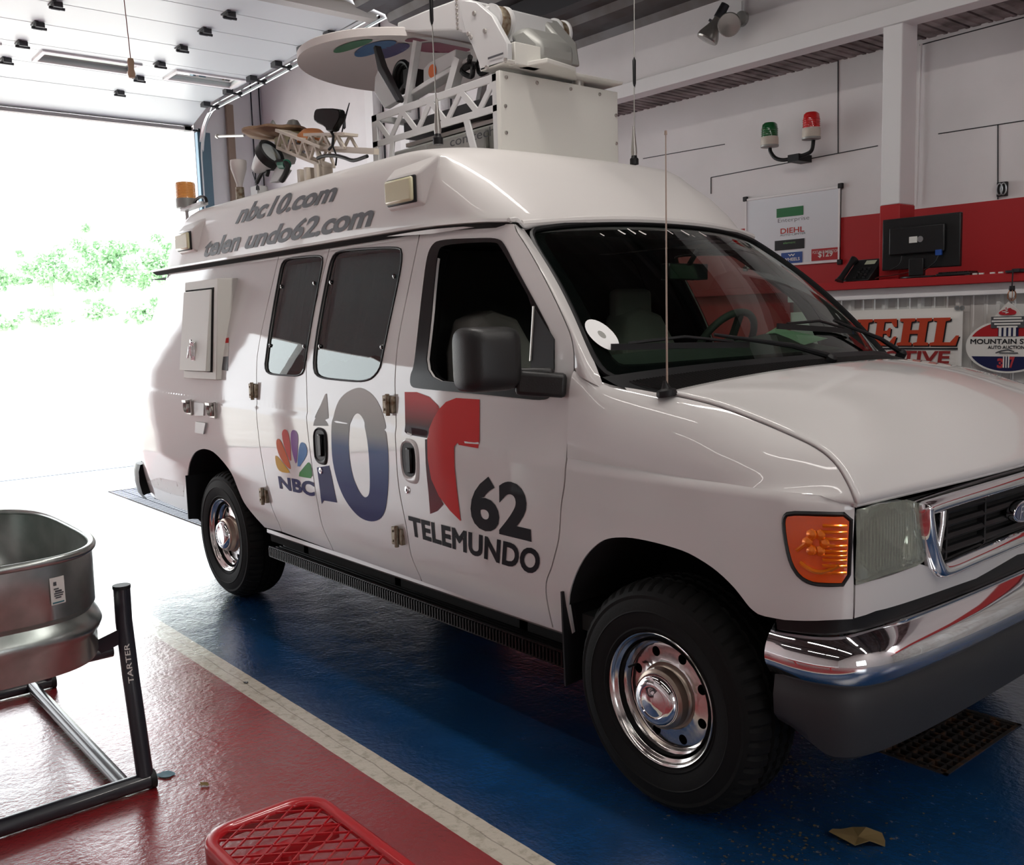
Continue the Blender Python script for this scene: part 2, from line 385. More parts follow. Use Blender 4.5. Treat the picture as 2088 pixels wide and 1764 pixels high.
def text_edges(body, weight=0., spacing=1., shear=0.):
    key = (body, weight, spacing, shear)
    if key in _TXT: return _TXT[key]
    c = bpy.data.curves.new('t', 'FONT'); c.body = body; c.offset = weight; c.space_character = spacing; c.shear = shear; c.resolution_u = 4; c.fill_mode = 'FRONT'
    o = bpy.data.objects.new('t', c); COL.objects.link(o); bpy.context.view_layer.update()
    me = o.evaluated_get(bpy.context.evaluated_depsgraph_get()).to_mesh()
    bm = bmesh.new(); bm.from_mesh(me); bmesh.ops.remove_doubles(bm, verts=bm.verts, dist=1e-5); bm.verts.index_update()
    V = [(v.co.x, v.co.y) for v in bm.verts]; E = [(e.verts[0].index, e.verts[1].index) for e in bm.edges if len(e.link_faces) == 1]
    bm.free(); o.to_mesh_clear(); bpy.data.objects.remove(o); bpy.data.curves.remove(c)
    used = sorted({i for e in E for i in e}); mp = {a: b for b, a in enumerate(used)}
    V = [V[i] for i in used]; E = [(mp[a], mp[b]) for a, b in E]
    A = np.array(V); lo, hi = A.min(0), A.max(0); V = [((x-lo[0])/(hi[0]-lo[0]), (y-lo[1])/(hi[1]-lo[1])) for x, y in V]
    _TXT[key] = (V, E); return V, E
def lettering(name, body, quad, S, material, parent, weight=0., spacing=1., step=.05, label=None, mono=None):
    """text stretched into quad (BL, BR, TR, TL in surface coordinates), laid on S"""
    V, E = text_edges(body, weight, spacing); a, b, c, d = quad
    W = [tuple(a[k]*(1-s)*(1-t)+b[k]*s*(1-t)+c[k]*s*t+d[k]*(1-s)*t for k in (0, 1)) for s, t in V]
    v2, F, _ = tri_fill(W, step, segs=E)
    used = sorted({i for f in F for i in f}); mp = {o_: n_ for n_, o_ in enumerate(used)}
    P = [Vector(S(*v2[i])) for i in used]; NN = [surf_normal(S, *v2[i]) for i in used]; FF = []
    for f in F:
        t = [mp[i] for i in f]
        if (P[t[1]]-P[t[0]]).cross(P[t[2]]-P[t[0]]).dot(NN[t[0]]) < 0: t.reverse()
        FF.append(tuple(t))
    o_ = org(parent); me = bpy.data.meshes.new(name); me.from_pydata([q-o_ for q in P], [], FF); me.materials.append(M[material] if isinstance(material, str) else material)
    me.shade_smooth(); me.normals_split_custom_set_from_vertices([tuple(q) for q in NN])
    ob = bpy.data.objects.new(name, me); COL.objects.link(ob); ob.parent = parent; ORG[ob.name] = o_
    if label: ob['label'] = label
    return ob
def rectq(x0, z0, x1, z1): return [(x0, z0), (x1, z0), (x1, z1), (x0, z1)]
def ribbon(mb, A, B, S, bulge=.0, n=4, mi=0, closed=True, off=0.):
    """strip between 2D curves A and B on surface S(a,b,offset), bulging outward"""
    rows = []
    for k in range(n+1):
        t = k/n; h = off+bulge*math.sin(PI*t)
        rows.append([S(a[0]*(1-t)+b[0]*t, a[1]*(1-t)+b[1]*t, h) for a, b in zip(A, B)])
    mb.grid(rows, mi, closed)

# ------------------------------------------------------------------ the room
XR, XF = -9.6, 6.2      # rear (daylight) wall and front wall
f = MB()
FX = [XR, XF]
NG = (.255, .93, .52, 1.545)          # drain pit in front of the bumper: x0,y0,x1,y1
RG = (-8.15, .74, -5.6, 1.25)         # long drain behind the van
def floor_rects():
    xs = [XR-.3, RG[0], RG[2], NG[0], NG[2], XF]; ys = [-8.0, RG[1], NG[1], RG[3], NG[3], 3.4]
    for i in range(5):
        for j in range(5):
            cx, cy = (xs[i]+xs[i+1])/2, (ys[j]+ys[j+1])/2
            if any(g[0] < cx < g[2] and g[1] < cy < g[3] for g in (NG, RG)): continue
            yield xs[i], ys[j], xs[i+1], ys[j+1]
for a, b, c, d in floor_rects(): f.add([(a, b, 0), (c, b, 0), (c, d, 0), (a, d, 0)], [(0, 1, 2, 3)])
for g in (NG, RG): f.box((g[0], g[1], -.22), (g[2], g[3], -.2), 1); [f.add(q, [(0, 1, 2, 3)], 1) for q in (
    [(g[0], g[1], -.2), (g[0], g[3], -.2), (g[0], g[3], 0), (g[0], g[1], 0)], [(g[2], g[1], -.2), (g[2], g[3], -.2), (g[2], g[3], 0), (g[2], g[1], 0)],
    [(g[0], g[1], -.2), (g[2], g[1], -.2), (g[2], g[1], 0), (g[0], g[1], 0)], [(g[0], g[3], -.2), (g[2], g[3], -.2), (g[2], g[3], 0), (g[0], g[3], 0)])]
fo = f.obj('floor', ['floor', 'black_gap'], fix=False); struct(fo)
g = MB(); g.box((-70, -60, -.12), (XR-.3, 60, -.03)); struct(g.obj('trim_1', 'concrete'))['label'] = 'bright concrete yard outside the open door'
g = MB(); g.box((XR-.34, -1.8, -.03), (XR-.28, 2.5, .004)); g.box((XR-.62, -6, -.03), (XR-.56, 2.6, .0)); struct(g.obj('trim_2', 'track'))
# side wall (right of the picture): tall rear part, header beam, office wall behind
w = MB(); w.box((XR, 3.4, 0), (-5.2, 3.55, 5.3)); struct(w.obj('wall_right', 'wall_white'))
w = MB(); w.box((-5.2, 3.4, 3.43), (XF, 3.52, 3.86)); struct(w.obj('wall_header', 'wall_white'))
w = MB(); w.box((-5.2, 3.36, 3.33), (XF, 3.5, 3.43)); struct(w.obj('trim_3', 'beam_white', bevel=.004))
w = MB()
for k in range(8): pass
w.box((-5.2, 3.97, 2.29), (XF, 4.05, 3.42)); wo = struct(w.obj('wall_office', 'wall_white'))
w = MB(); w.box((-5.2, 3.965, 1.7), (XF, 4.05, 2.29)); struct(w.obj('wall_office_red', 'wall_red'))
w = MB(); w.box((-5.3, 3.4, 1.8), (-5.2, 4.05, 3.43)); struct(w.obj('wall_office_side', 'wall_white'))
# board joints: recessed dark battens as separate panels
def board_joint(a, b, y=3.968, w_=.006):
    m_ = MB(); m_.bar((a[0], y, a[1]), (b[0], y, b[1]), w_, .006, up=(0, 1, 0)); return struct(m_.obj('panel_joint', 'dark_steel', wo))
for a, b in [[(-1.791,3.37), (-1.783,2.74)], [(-3.62,2.969), (-2.767,2.954)], [(-2.902,2.718), (-1.484,2.743)], [(-2.902,2.718), (-2.903,2.591)],
             [(-1.065,2.753), (-0.539,2.744)], [(-0.691,2.747), (-0.678,2.294)], [(-1.202,3.337), (-0.558,3.347)]]:
    board_joint(a, b)
m_ = MB(); m_.tube([(p[0], 3.95, p[1]) for p in [(-1.182,3.336), (-1.188,2.95), (-1.192,2.416), (-1.196,2.309)]], .008, 8); struct(m_.obj('conduit', 'wall_white', wo, smooth=True))
# corrugated soffit deck between the beam and the office wall
d = MB(); rows = [[], []]; x = -5.2; k = 0
while x < 4.5:
    for dx, z in ((0, 3.365), (.045, 3.365), (.052, 3.372), (.090, 3.372), (.098, 3.365), (.120, 3.365), (.124, 3.395), (.136, 3.395), (.14, 3.365)):
        rows[0].append((x+dx, 3.45, z)); rows[1].append((x+dx, 3.98, z))
    x += .14
d.grid(rows); struct(d.obj('ceiling_soffit', 'deck', fix=False))
# post
m_ = MB(); m_.box((-1.13, 3.38, 2.272), (-1.005, 3.56, 3.36)); po = struct(m_.obj('trim_4', 'beam_white', bevel=.006)); po['label'] = 'white square post standing on the red ledge'
m_ = MB(); m_.box((-1.133, 3.377, 1.8), (-1.002, 3.563, 2.272)); struct(m_.obj('trim_5', 'wall_red', bevel=.006))
# ledge
m_ = MB(); m_.box((-5.2, 3.28, 1.765), (XF, 3.97, 1.815)); struct(m_.obj('trim_6', 'wall_red', bevel=.004))['label'] = 'red painted ledge above the ribbed metal wall'
m_ = MB(); m_.box((-1.76, 3.33, 1.70), (XF, 3.42, 1.765)); struct(m_.obj('trim_7', 'beam_white', bevel=.004))
m_ = MB(); m_.box((-5.2, 3.36, 0), (-1.76, 3.40, 1.768)); struct(m_.obj('wall_half_red', 'wall_red'))
# ribbed metal half wall
m_ = MB(); r0 = []; x = -5.2; RB = -.234+3.4*.0
Xb = [(-1.33,1.66), (-1.095,1.668), (-0.865,1.684), (-0.632,1.693), (-0.405,1.701)]
RP = (Xb[-1][0]-Xb[0][0])/4; x0 = Xb[0][0]-int((Xb[0][0]+5.2)/RP)*RP
prof = []
x = x0
x += RP*int((-1.76-x)/RP+1)
while x < XF:
    prof += [(x-.022, 0), (x-.010, .022), (x+.010, .022), (x+.022, 0)]
    for q in (1, 2): prof += [(x+RP*q/3-.012, 0), (x+RP*q/3-.006, .006), (x+RP*q/3+.006, .006), (x+RP*q/3+.012, 0)]
    x += RP
m_.grid([[(a, 3.40-b, 0) for a, b in prof], [(a, 3.40-b, 1.72) for a, b in prof]]); m_.box((-5.2, 3.41, 0), (XF, 3.5, 1.72))
struct(m_.obj('wall_half_metal', 'metal_panel', fix=False))
# rear wall around the door openings, and the low roof / high bay
w = MB(); w.box((XR-.15, 2.50, 0), (XR, 3.55, 5.3)); w.box((XR-.15, -8, 4.12), (XR, 2.5, 5.3)); w.box((XR-.15, -2.66, 0), (XR, -1.80, 4.12)); w.box((XR-.15, -8.2, 0), (XR, -6.1, 4.12)); w.box((XR-.15, -6.1, 2.9), (XR, -2.66, 4.12)); w.box((XR-.1, -3.6, 0), (XR+.1, -3.42, 2.9))
struct(w.obj('wall_rear', 'wall_white'))
w = MB()
for a, b in [[(2.951,4.4), (2.981,3.322)]]:
    w.bar((-9.56, a[0], a[1]), (-9.56, a[0], 1.0), .09, .05, up=(1, 0, 0))
struct(w.obj('trim_8', mat('bare_timber', (.30, .22, .17), .8)))
w = MB()
for (a, b) in [(3.264,4.538), (3.375,4.652), (3.451,4.682)]: w.bar((-9.585, a, 4.9), (-9.585, a, 1), .012, .012, up=(1, 0, 0))
struct(w.obj('trim_9', 'dark_steel'))
w = MB()
for u_ in (-6.95, -6.3, -5.75): w.box((u_, 3.30, 0), (u_+.16, 3.4, 5.3)); w.box((u_+.2, 3.385, 2), (u_+.215, 3.4, 5.3), 1)
struct(w.obj('trim_10', ['beam_white', 'dark_steel']))['label'] = 'white wall posts behind the satellite dish'
# low roof over the van, ribs along X, pitched up towards the camera side
def roof_z(y): return 3.82+.20*(3.4-y) if y > -2 else 3.82+.20*5.4-.20*(-2-y)
rows = [[], []]; y = 3.5
while y > -8.2:
    for dy, dz in ((0, 0), (.10, 0), (.13, .05), (.27, .05), (.30, 0)):
        yy = y-dy; rows[0].append((-4.75, yy, roof_z(yy)+dz)); rows[1].append((XF, yy, roof_z(yy)+dz))
    y -= .30
d = MB(); d.grid(rows); struct(d.obj('ceiling', 'roof_deck', fix=False))
d = MB()
for y in (2.6, 1.2, -.3, -2, -4, -6): d.box((-4.75, y-.05, roof_z(y)-.18), (XF, y+.05, roof_z(y)-.02))
struct(d.obj('trim_11', 'dark_steel'))['label'] = 'dark steel purlins under the roof'
d = MB(); d.add([(-4.76, 3.5, 3.84), (-4.76, 3.5, 5.3), (-4.76, -8.2, 5.3), (-4.76, -8.2, 3.6), (-4.76, -2, 4.88)], [(0, 1, 2, 3, 4)]); struct(d.obj('wall_gable', 'wall_white'))
d = MB(); d.box((XR-.2, -8.2, 5.3), (-4.7, 3.6, 5.4)); struct(d.obj('ceiling_high', 'wall_white'))
# wall on the camera's side and front wall, with a second roller-door opening ahead
w = MB(); w.box((XR, -8.2, 0), (XF, -8.05, 5.3)); struct(w.obj('wall_left', 'wall_white'))
w = MB(); w.box((XF, 2.7, 0), (XF+.15, 4.1, 4.9)); w.box((XF, -8.2, 3.6), (XF+.15, 2.7, 5.3)); w.box((XF, -.6, 0), (XF+.15, 2.7, 3.6)); w.box((XF, -8.2, 0), (XF+.15, -2.4, 3.6)); w.box((XF, -2.4, 0), (XF+.15, -.6, .9)); w.box((XF, -2.4, 2.3), (XF+.15, -.6, 3.6))
struct(w.obj('wall_front', 'wall_white'))

# open overhead door, lying under the high bay ceiling
door = thing('overhead_door', (-7.6, 0, 4.3), 'open white sectional garage door hanging flat under the roof', 'garage door')
JX = [(-5.42, 4.34), (-6.02, 4.32), (-6.54, 4.31), (-7.10, 4.29), (-7.68, 4.27), (-8.29, 4.26), (-8.92, 4.24), (-9.52, 4.07)]
Y0, Y1 = -1.75, 2.44
for i in range(7):
    (xa, za), (xb, zb) = JX[i], JX[i+1]; d_ = Vector((xb-xa, 0, zb-za)); L_ = d_.length; d_.normalize(); n_ = Vector((d_.z, 0, -d_.x))
    if n_.z > 0: n_ = -n_
    def P(s_, y_, h_): q = Vector((xa, 0, za))+d_*s_; return (q.x+n_.x*h_, y_, q.z+n_.z*h_)
    wins = [(-.85, 0), (.40, 1.26), (1.66, 2.36)] if i == 4 else []
    m_ = MB(); s0, s1 = .003, L_-.003
    if wins:
        a_, b_ = .16, .50; ys = [Y0]+[q for w_ in wins for q in w_]+[Y1]
        def slab(sa, ya, sb, yb, t=.045):
            V = [P(sa, ya, 0), P(sb, ya, 0), P(sb, yb, 0), P(sa, yb, 0), P(sa, ya, -t), P(sb, ya, -t), P(sb, yb, -t), P(sa, yb, -t)]
            m_.add(V, [(0, 1, 2, 3), (7, 6, 5, 4), (0, 4, 5, 1), (1, 5, 6, 2), (2, 6, 7, 3), (3, 7, 4, 0)])
        slab(s0, Y0, a_, Y1); slab(b_, Y0, s1, Y1)
        for k in range(0, len(ys), 2): slab(a_, ys[k], b_, ys[k+1])
    else:
        V = [P(s0, Y0, 0), P(s1, Y0, 0), P(s1, Y1, 0), P(s0, Y1, 0), P(s0, Y0, -.045), P(s1, Y0, -.045), P(s1, Y1, -.045), P(s0, Y1, -.045)]
        m_.add(V, [(0, 1, 2, 3), (7, 6, 5, 4), (0, 4, 5, 1), (1, 5, 6, 2), (2, 6, 7, 3), (3, 7, 4, 0)])
    po = m_.obj('door_panel', 'door_panel', door, bevel=.004)
    for (wa, wb) in wins:
        k_ = MB()
        for (sa, ya, sb, yb) in ((a_-.03, wa-.03, a_+.01, wb+.03), (b_-.01, wa-.03, b_+.03, wb+.03), (a_, wa-.03, b_, wa+.01), (a_, wb-.01, b_, wb+.03)):
            V = [P(sa, ya, .018), P(sb, ya, .018), P(sb, yb, .018), P(sa, yb, .018), P(sa, ya, 0), P(sb, ya, 0), P(sb, yb, 0), P(sa, yb, 0)]
            k_.add(V, [(0, 1, 2, 3), (7, 6, 5, 4), (0, 4, 5, 1), (1, 5, 6, 2), (2, 6, 7, 3), (3, 7, 4, 0)])
        k_.obj('window_frame', 'beam_white', po)
        k_ = MB(); k_.add([P(a_, wa, -.02), P(b_, wa, -.02), P(b_, wb, -.02), P(a_, wb, -.02)], [(0, 1, 2, 3)]); k_.obj('window_pane', 'glass_clear', po)
    if i < 6:
        for y_ in (-1.1, .17, 1.42):
            h_ = MB(); q = P(L_, y_, .012); h_.box((q[0]-.05, y_-.035, q[2]-.03), (q[0]+.05, y_+.035, q[2]+.01)); h_.tube([(q[0]-.0, y_-.06, q[2]-.03), (q[0], y_+.06, q[2]-.03)], .012, 8)
            h_.box((q[0]-.07, y_-.05, q[2]+.0), (q[0]+.07, y_-.02, q[2]+.012)); h_.obj('hinge', 'dark_steel', door)
    r_ = MB(); q = P(L_ if i < 7 else 0, Y1, .0); r_.tube([(q[0], Y1-.08, q[2]-.035), (q[0], Y1+.10, q[2]-.035)], .012, 8); r_.lathe([(0, 0), (.028, 0), (.028, .03), (0, .03)], (q[0], Y1+.07, q[2]-.035), (0, 1, 0), 14)
    r_.box((q[0]-.05, Y1-.10, q[2]-.05), (q[0]+.05, Y1-.02, q[2]-.0)); r_.obj('roller', 'dark_steel', door)
m_ = MB(); m_.box((JX[-1][0]-.03, Y0, JX[-1][1]-.05), (JX[-1][0]+.05, Y1, JX[-1][1]-.01)); m_.obj('bottom_seal', mat('grey_seal', (.35, .33, .33), .7), door)
m_ = MB(); m_.box((-5.42, Y0, 4.26), (-5.3, Y1, 4.40)); m_.box((-5.42, Y0, 4.36), (-5.24, Y1, 4.42)); m_.obj('stiffening_rail', 'steel', door)
m_ = MB(); m_.tube([(-5.25, Y0, 4.58), (-5.25, 2.7, 4.58)], .018, 10); m_.tube([(-5.25, -1.6, 4.58), (-5.25, 1.2, 4.58)], .055, 16); m_.obj('torsion_spring', 'dark_steel', door, smooth=True)
# track
tr = thing('door_track', (-8, 2.55, 3.8), 'galvanised roller track bending from the jamb to the roof', 'track')
path = [(-9.52, 0.0), (-9.52, 3.70)]+[(-9.52+.55*(1-math.cos(a)), 3.70+.53*math.sin(a)) for a in [PI/2*k/8 for k in range(1, 9)]]+[(-8, 4.245), (-6, 4.30), (-4.85, 4.33)]
m_ = MB()
for off in (-.03, .03):
    m_.tube([(x_+(0 if z_ > 4.2 else off), 2.53, z_+(off if z_ > 4.2 else 0)) for x_, z_ in path], .010, 6)
m_.tube([(x_, 2.56, z_) for x_, z_ in path], .012, 6)
m_.obj('rail', 'track', tr, smooth=True)
m_ = MB(); m_.bar((-9.0, 2.56, 4.34), (-4.85, 2.56, 4.42), .05, .05); m_.obj('angle_iron', 'track', tr)
m_ = MB(); m_.box((-9.58, 2.50, 0), (-9.50, 2.66, 4.02)); m_.obj('jamb_angle', 'blue_steel', tr)
for x_ in (-8.4, -6.6, -5.0): m_ = MB(); m_.box((x_, 2.54, 4.36), (x_+.04, 2.58, 5.3)); m_.obj('hanger', 'track', tr)
# pull rope
pr = thing('pull_rope', (-5.0, .14, 3.5), 'thin rope with a tan wooden handle hanging from the open door', 'rope')
RPp = [(0.198,4.127), (0.183,3.928), (0.194,3.668), (0.198,3.543), (0.19,3.429)]
m_ = MB(); m_.tube([(-5, a, b) for a, b in RPp[:4]], .0035, 6); m_.obj('rope', mat('red_brown_rope', (.30, .12, .10), .8), pr)
m_ = MB(); a, b = RPp[3]; m_.lathe([(0, 0), (.018, -.005), (.024, -.03), (.018, -.07), (.026, -.11), (.02, -.135), (0, -.14)], (-5, a, b), (0, 0, 1), 14); m_.obj('handle', mat('tan_wood', (.55, .38, .26), .6), pr, smooth=True)
# ------------------------------------------------------------------ the van
def _lin(z, T):
    if z <= T[0][0]: return T[0][1] + (z-T[0][0])*(T[1][1]-T[0][1])/(T[1][0]-T[0][0])
    for (a, b), (c, d) in zip(T, T[1:]):
        if z <= c: return b + (z-a)*(d-b)/(c-a)
    (a, b), (c, d) = T[-2], T[-1]
    return d + (z-c)*(d-b)/(c-a)
INSET = [(.40, .075), (.50, .045), (.62, .020), (.80, .0), (1.0, -.003), (1.14, .0), (1.38, .017), (1.44, .026), (1.52, .041), (1.62, .063), (1.75, .095), (2.04, .17)]
def crease_z(u): return 1.140 - .0217*u if u < .1 else 1.138 - .012*(u-.1)
def _sm(t): t = min(1., max(0., t)); return t*t*(3-2*t)
def inset(z, u):
    v = sum(_lin(z+k*.010, INSET) for k in (-2, -1, 0, 1, 2))/5
    return v + .006*_sm((z-crease_z(u))/.012+.5)
FRONT = [(.35, 0), (.45, .004), (.54, .020), (.605, .050), (.645, .095), (.67, .16), (.682, .26), (.688, .42), (.693, .6), (.698, .8), (.70, 1.007)]
REAR = [(-4.70, 0), (-4.80, .005), (-4.90, .025), (-4.98, .07), (-5.03, .14), (-5.05, .25), (-5.06, .5), (-5.06, 1.007)]
def _dense(P):
    Q = [(2*P[0][0]-P[1][0], P[0][1])]+list(P)+[(2*P[-1][0]-P[-2][0], 2*P[-1][1]-P[-2][1])]
    out = []
    for i in range(1, len(Q)-2):
        for k in range(12):
            t = k/12.; a, b, c, d = Q[i-1:i+3]
            out.append(tuple(.5*((2*b[j])+(c[j]-a[j])*t+(2*a[j]-5*b[j]+4*c[j]-d[j])*t*t+(3*b[j]-a[j]-3*c[j]+d[j])*t**3) for j in (0, 1)))
    out.append(tuple(P[-1])); s = 0; L = [0]
    for a, b in zip(out, out[1:]): s += ((a[0]-b[0])**2+(a[1]-b[1])**2)**.5; L.append(s)
    return out, L
_F, _FL = _dense(FRONT); _R, _RL = _dense(REAR)
U_NOSE = .35+_FL[-1]; U_TAIL = -4.70-_RL[-1]
def _plan0(u):
    if u <= .35 and u >= -4.70: return (u, 0.)
    T, L, s = (_F, _FL, u-.35) if u > .35 else (_R, _RL, -4.70-u)
    if s >= L[-1]: return (T[-1][0], T[-1][1]+(s-L[-1]))
    lo, hi = 0, len(L)-1
    while hi-lo > 1:
        m = (lo+hi)//2
        if L[m] <= s: lo = m
        else: hi = m
    t = (s-L[lo])/(L[hi]-L[lo])
    return (T[lo][0]+t*(T[hi][0]-T[lo][0]), T[lo][1]+t*(T[hi][1]-T[lo][1]))
def body(u, z, off=0.):
    x, y = _plan0(u); a = _plan0(u-.012); b = _plan0(u+.012)
    tx, ty = b[0]-a[0], b[1]-a[1]; l = (tx*tx+ty*ty)**.5; nx, ny = ty/l, -tx/l
    d = inset(z, u)-off
    x -= nx*d; y -= ny*d
    if u < -4.0: x += .45*max(0, z-1.35)*_sm((-4.0-u)/.9)
    return (x, y, z)

YC = 1.007
van = thing('van', (-2.2, YC, 0), 'white high-roof news van with satellite dish on top, parked on blue floor', 'van')
def mir(mb):
    o = MB(); o.v = [tuple(far(q)) for q in mb.v]; o.f = [tuple(reversed(q)) for q in mb.f]; o.m = list(mb.m); return o
def both(name, mb, mats, parent=van, **k):
    a = mb.obj(name, mats, parent, **k); b = mir(mb).obj(name, mats, parent, **k); return a, b
def Sb(off): return lambda u, z, h=0.: body(u, z, off+h)
def shift(P, du): return [(a+du, b) for a, b in P]
G = .0035
seamF = crom([(-0.842,1.988), (-0.724,1.888), (-0.59,1.759), (-0.462,1.62), (-0.409,1.544), (-0.387,1.46), (-0.389,1.354), (-0.399,1.233), (-0.407,1.074), (-0.429,0.974), (-0.448,0.852), (-0.492,0.75), (-0.536,0.674), (-0.546,0.586), (-0.541,0.473)], 4)
seamM = crom([(-1.487,2.019), (-1.504,1.755), (-1.517,1.556), (-1.511,1.42), (-1.489,1.155), (-1.475,0.927), (-1.442,0.778), (-1.434,0.623), (-1.393,0.516)], 4)
seamS = crom([(-2.282,2.016), (-2.309,1.857), (-2.339,1.641), (-2.336,1.492), (-2.318,1.366), (-2.302,1.183), (-2.268,0.978), (-2.241,0.787), (-2.229,0.646), (-2.17,0.52)], 4)
seamR = crom([(-2.842,2.025), (-2.862,1.853), (-2.89,1.65), (-2.904,1.488), (-2.895,1.39), (-2.881,1.2), (-2.845,0.969), (-2.807,0.804), (-2.788,0.668), (-2.73,0.553)], 4)
ZT = 2.022
def topz(u): return ZT if u < -1.3 else ZT-.04*((u+1.3)/.55)**2*.8
for s_ in (seamF, seamM, seamS, seamR): s_[0] = (s_[0][0], topz(s_[0][0]))
def seg_top(u0, u1, n=8): return [(u0+(u1-u0)*i/n, topz(u0+(u1-u0)*i/n)) for i in range(1, n)]
ZB = .495
seamM[-1] = (seamM[-1][0], ZB+.01); seamS[-1] = (seamS[-1][0], ZB+.018); seamR[-1] = (seamR[-1][0], ZB+.03); seamF[-1] = (seamF[-1][0], ZB)
# openings
winF_out = chaikin([(-1.325,1.981), (-1.377,1.962), (-1.398,1.912), (-1.386,1.766), (-1.368,1.57), (-1.366,1.447), (-1.389,1.415), (-1.383,1.364), (-1.32,1.358), (-0.98,1.353), (-0.682,1.346), (-0.526,1.342), (-0.488,1.364), (-0.485,1.458), (-0.504,1.561), (-0.625,1.683), (-0.779,1.827), (-0.879,1.929), (-0.923,1.953), (-1.043,1.964)], 2)
winF_in = chaikin([(-1.291,1.958), (-1.322,1.927), (-1.306,1.793), (-1.281,1.62), (-1.279,1.398), (-0.983,1.39), (-0.604,1.377), (-0.61,1.482), (-0.638,1.677), (-0.763,1.794), (-0.904,1.924), (-0.943,1.941)], 2)
winS2 = chaikin([(-2.192,1.998), (-1.907,1.989), (-1.645,1.974), (-1.599,1.954), (-1.586,1.847), (-1.623,1.484), (-1.645,1.418), (-1.744,1.373), (-1.975,1.375), (-2.208,1.382), (-2.255,1.426), (-2.262,1.544), (-2.254,1.899), (-2.239,1.972)], 2)
winS1 = chaikin([(-2.731,1.998), (-2.55,1.994), (-2.355,1.988), (-2.324,1.963), (-2.324,1.88), (-2.336,1.432), (-2.368,1.385), (-2.55,1.384), (-2.761,1.386), (-2.797,1.424), (-2.79,1.481), (-2.795,1.914), (-2.786,1.982)], 2)
def inset_poly(P, d):
    c = (sum(q[0] for q in P)/len(P), sum(q[1] for q in P)/len(P)); out = []; n = len(P); A = sum(P[i][0]*P[(i+1) % n][1]-P[(i+1) % n][0]*P[i][1] for i in range(n))
    s_ = 1 if A > 0 else -1
    for i in range(n):
        t = (P[(i+1) % n][0]-P[i-1][0], P[(i+1) % n][1]-P[i-1][1]); l = math.hypot(*t) or 1
        out.append((P[i][0]-s_*t[1]/l*d, P[i][1]+s_*t[0]/l*d))
    return out
cz = lambda u0, u1, n=12: [(u0+(u1-u0)*i/n, crease_z(u0+(u1-u0)*i/n)) for i in range(n+1)]
def cl(u0, u1):
    n = max(2, int(abs(u1-u0)/.04)); return [[(u0+(u1-u0)*i/n, crease_z(u0+(u1-u0)*i/n)+d) for i in range(n+1)] for d in (-.007, .007)]
# --- side doors and quarter panels, near side and mirrored far side
fd = shift(seamM, G)+[]
front_door_poly = shift(seamM, G)[::1]+[(seamF[-1][0]-G, ZB)]+shift(seamF, -G)[::-1][1:]+seg_top(seamF[0][0]-G, seamM[0][0]+G)
side2_poly = shift(seamS, G)+[(seamM[-1][0]-G, seamM[-1][1])]+shift(seamM, -G)[::-1][1:]+seg_top(seamM[0][0]-G, seamS[0][0]+G)
side1_poly = shift(seamR, G)+[(seamS[-1][0]-G, seamS[-1][1])]+shift(seamS, -G)[::-1][1:]+seg_top(seamS[0][0]-G, seamR[0][0]+G)
archR = crom([(-3.992,0.669), (-3.946,0.745), (-3.877,0.816), (-3.795,0.872), (-3.696,0.9), (-3.618,0.909), (-3.503,0.902), (-3.377,0.86), (-3.26,0.797), (-3.204,0.712), (-3.15,0.637), (-3.049,0.569), (-2.945,0.516)], 3)
lowrear = [(-4.15,0.529), (-4.407,0.527), (-4.661,0.528), (-4.875,0.552)]
rear_poly = shift(seamR, -G)+[(seamR[-1][0]-.01, ZB+.03)]+archR[::-1]+[(archR[0][0], .45), (-4.3, .44), (-4.75, .455), (-5.0, .47), (-5.12, .50), (-5.12, 1.0), (-5.12, 1.5), (-5.12, ZT)]+seg_top(-5.12, seamR[0][0]-G, 20)
parts = {}
for mm in (None, YC):
    q = {}
    q['fd'] = panel('front_door', [front_door_poly, winF_in], Sb(0), 'paint', van, lines=cl(-1.42, -.42), mirror=mm)
    q['s2'] = panel('side_door', [side2_poly, winS2], Sb(0), 'paint', van, lines=cl(-2.25, -1.50), mirror=mm)
    q['s1'] = panel('side_door', [side1_poly, winS1], Sb(0), 'paint', van, lines=cl(-2.83, -2.34), mirror=mm)
    q['rq'] = panel('rear_quarter_panel', [rear_poly], Sb(0), 'paint', van, lines=cl(-5.05, -2.92), mirror=mm)
    parts[mm] = q
rd = panel('rear_door', [[(-5.127, .50), (U_TAIL-.0, .50), (U_TAIL, 1.0), (U_TAIL, ZT), (-5.127, ZT), (-5.127, 1.0)]], Sb(0), 'paint', van)
panel('rear_door', [[(-5.127, .50), (U_TAIL-.0, .50), (U_TAIL, 1.0), (U_TAIL, ZT), (-5.127, ZT), (-5.127, 1.0)]], Sb(0), 'paint', van, mirror=YC)
FD, S2, S1, RQ = (parts[None][k] for k in ('fd', 's2', 's1', 'rq'))
# --- fender with lamp cut-out
lampO = chaikin([(0.473,1.038), (0.475,1.066), (0.492,1.082), (0.569,1.088), (0.668,1.088), (0.666,1), (0.663,0.881), (0.586,0.876), (0.554,0.878), (0.522,0.893), (0.497,0.927), (0.483,0.976)], 1)
archF = crom([(-0.43,0.61), (-0.411,0.668), (-0.37,0.742), (-0.31,0.818), (-0.257,0.864), (-0.214,0.889), (-0.164,0.904), (-0.092,0.914), (0.008,0.915), (0.118,0.908), (0.187,0.892), (0.254,0.866), (0.318,0.826), (0.367,0.78), (0.395,0.765)], 3)
bf = [(0.419,0.763), (0.481,0.765), (0.539,0.773), (0.606,0.783), (0.647,0.786)]
UL = .672
fender_poly = shift(seamF[22:], G)[::-1]
i0 = min(range(len(seamF)), key=lambda i: abs(seamF[i][1]-crease_z(seamF[i][0])))
sf = shift(seamF[i0:], G)
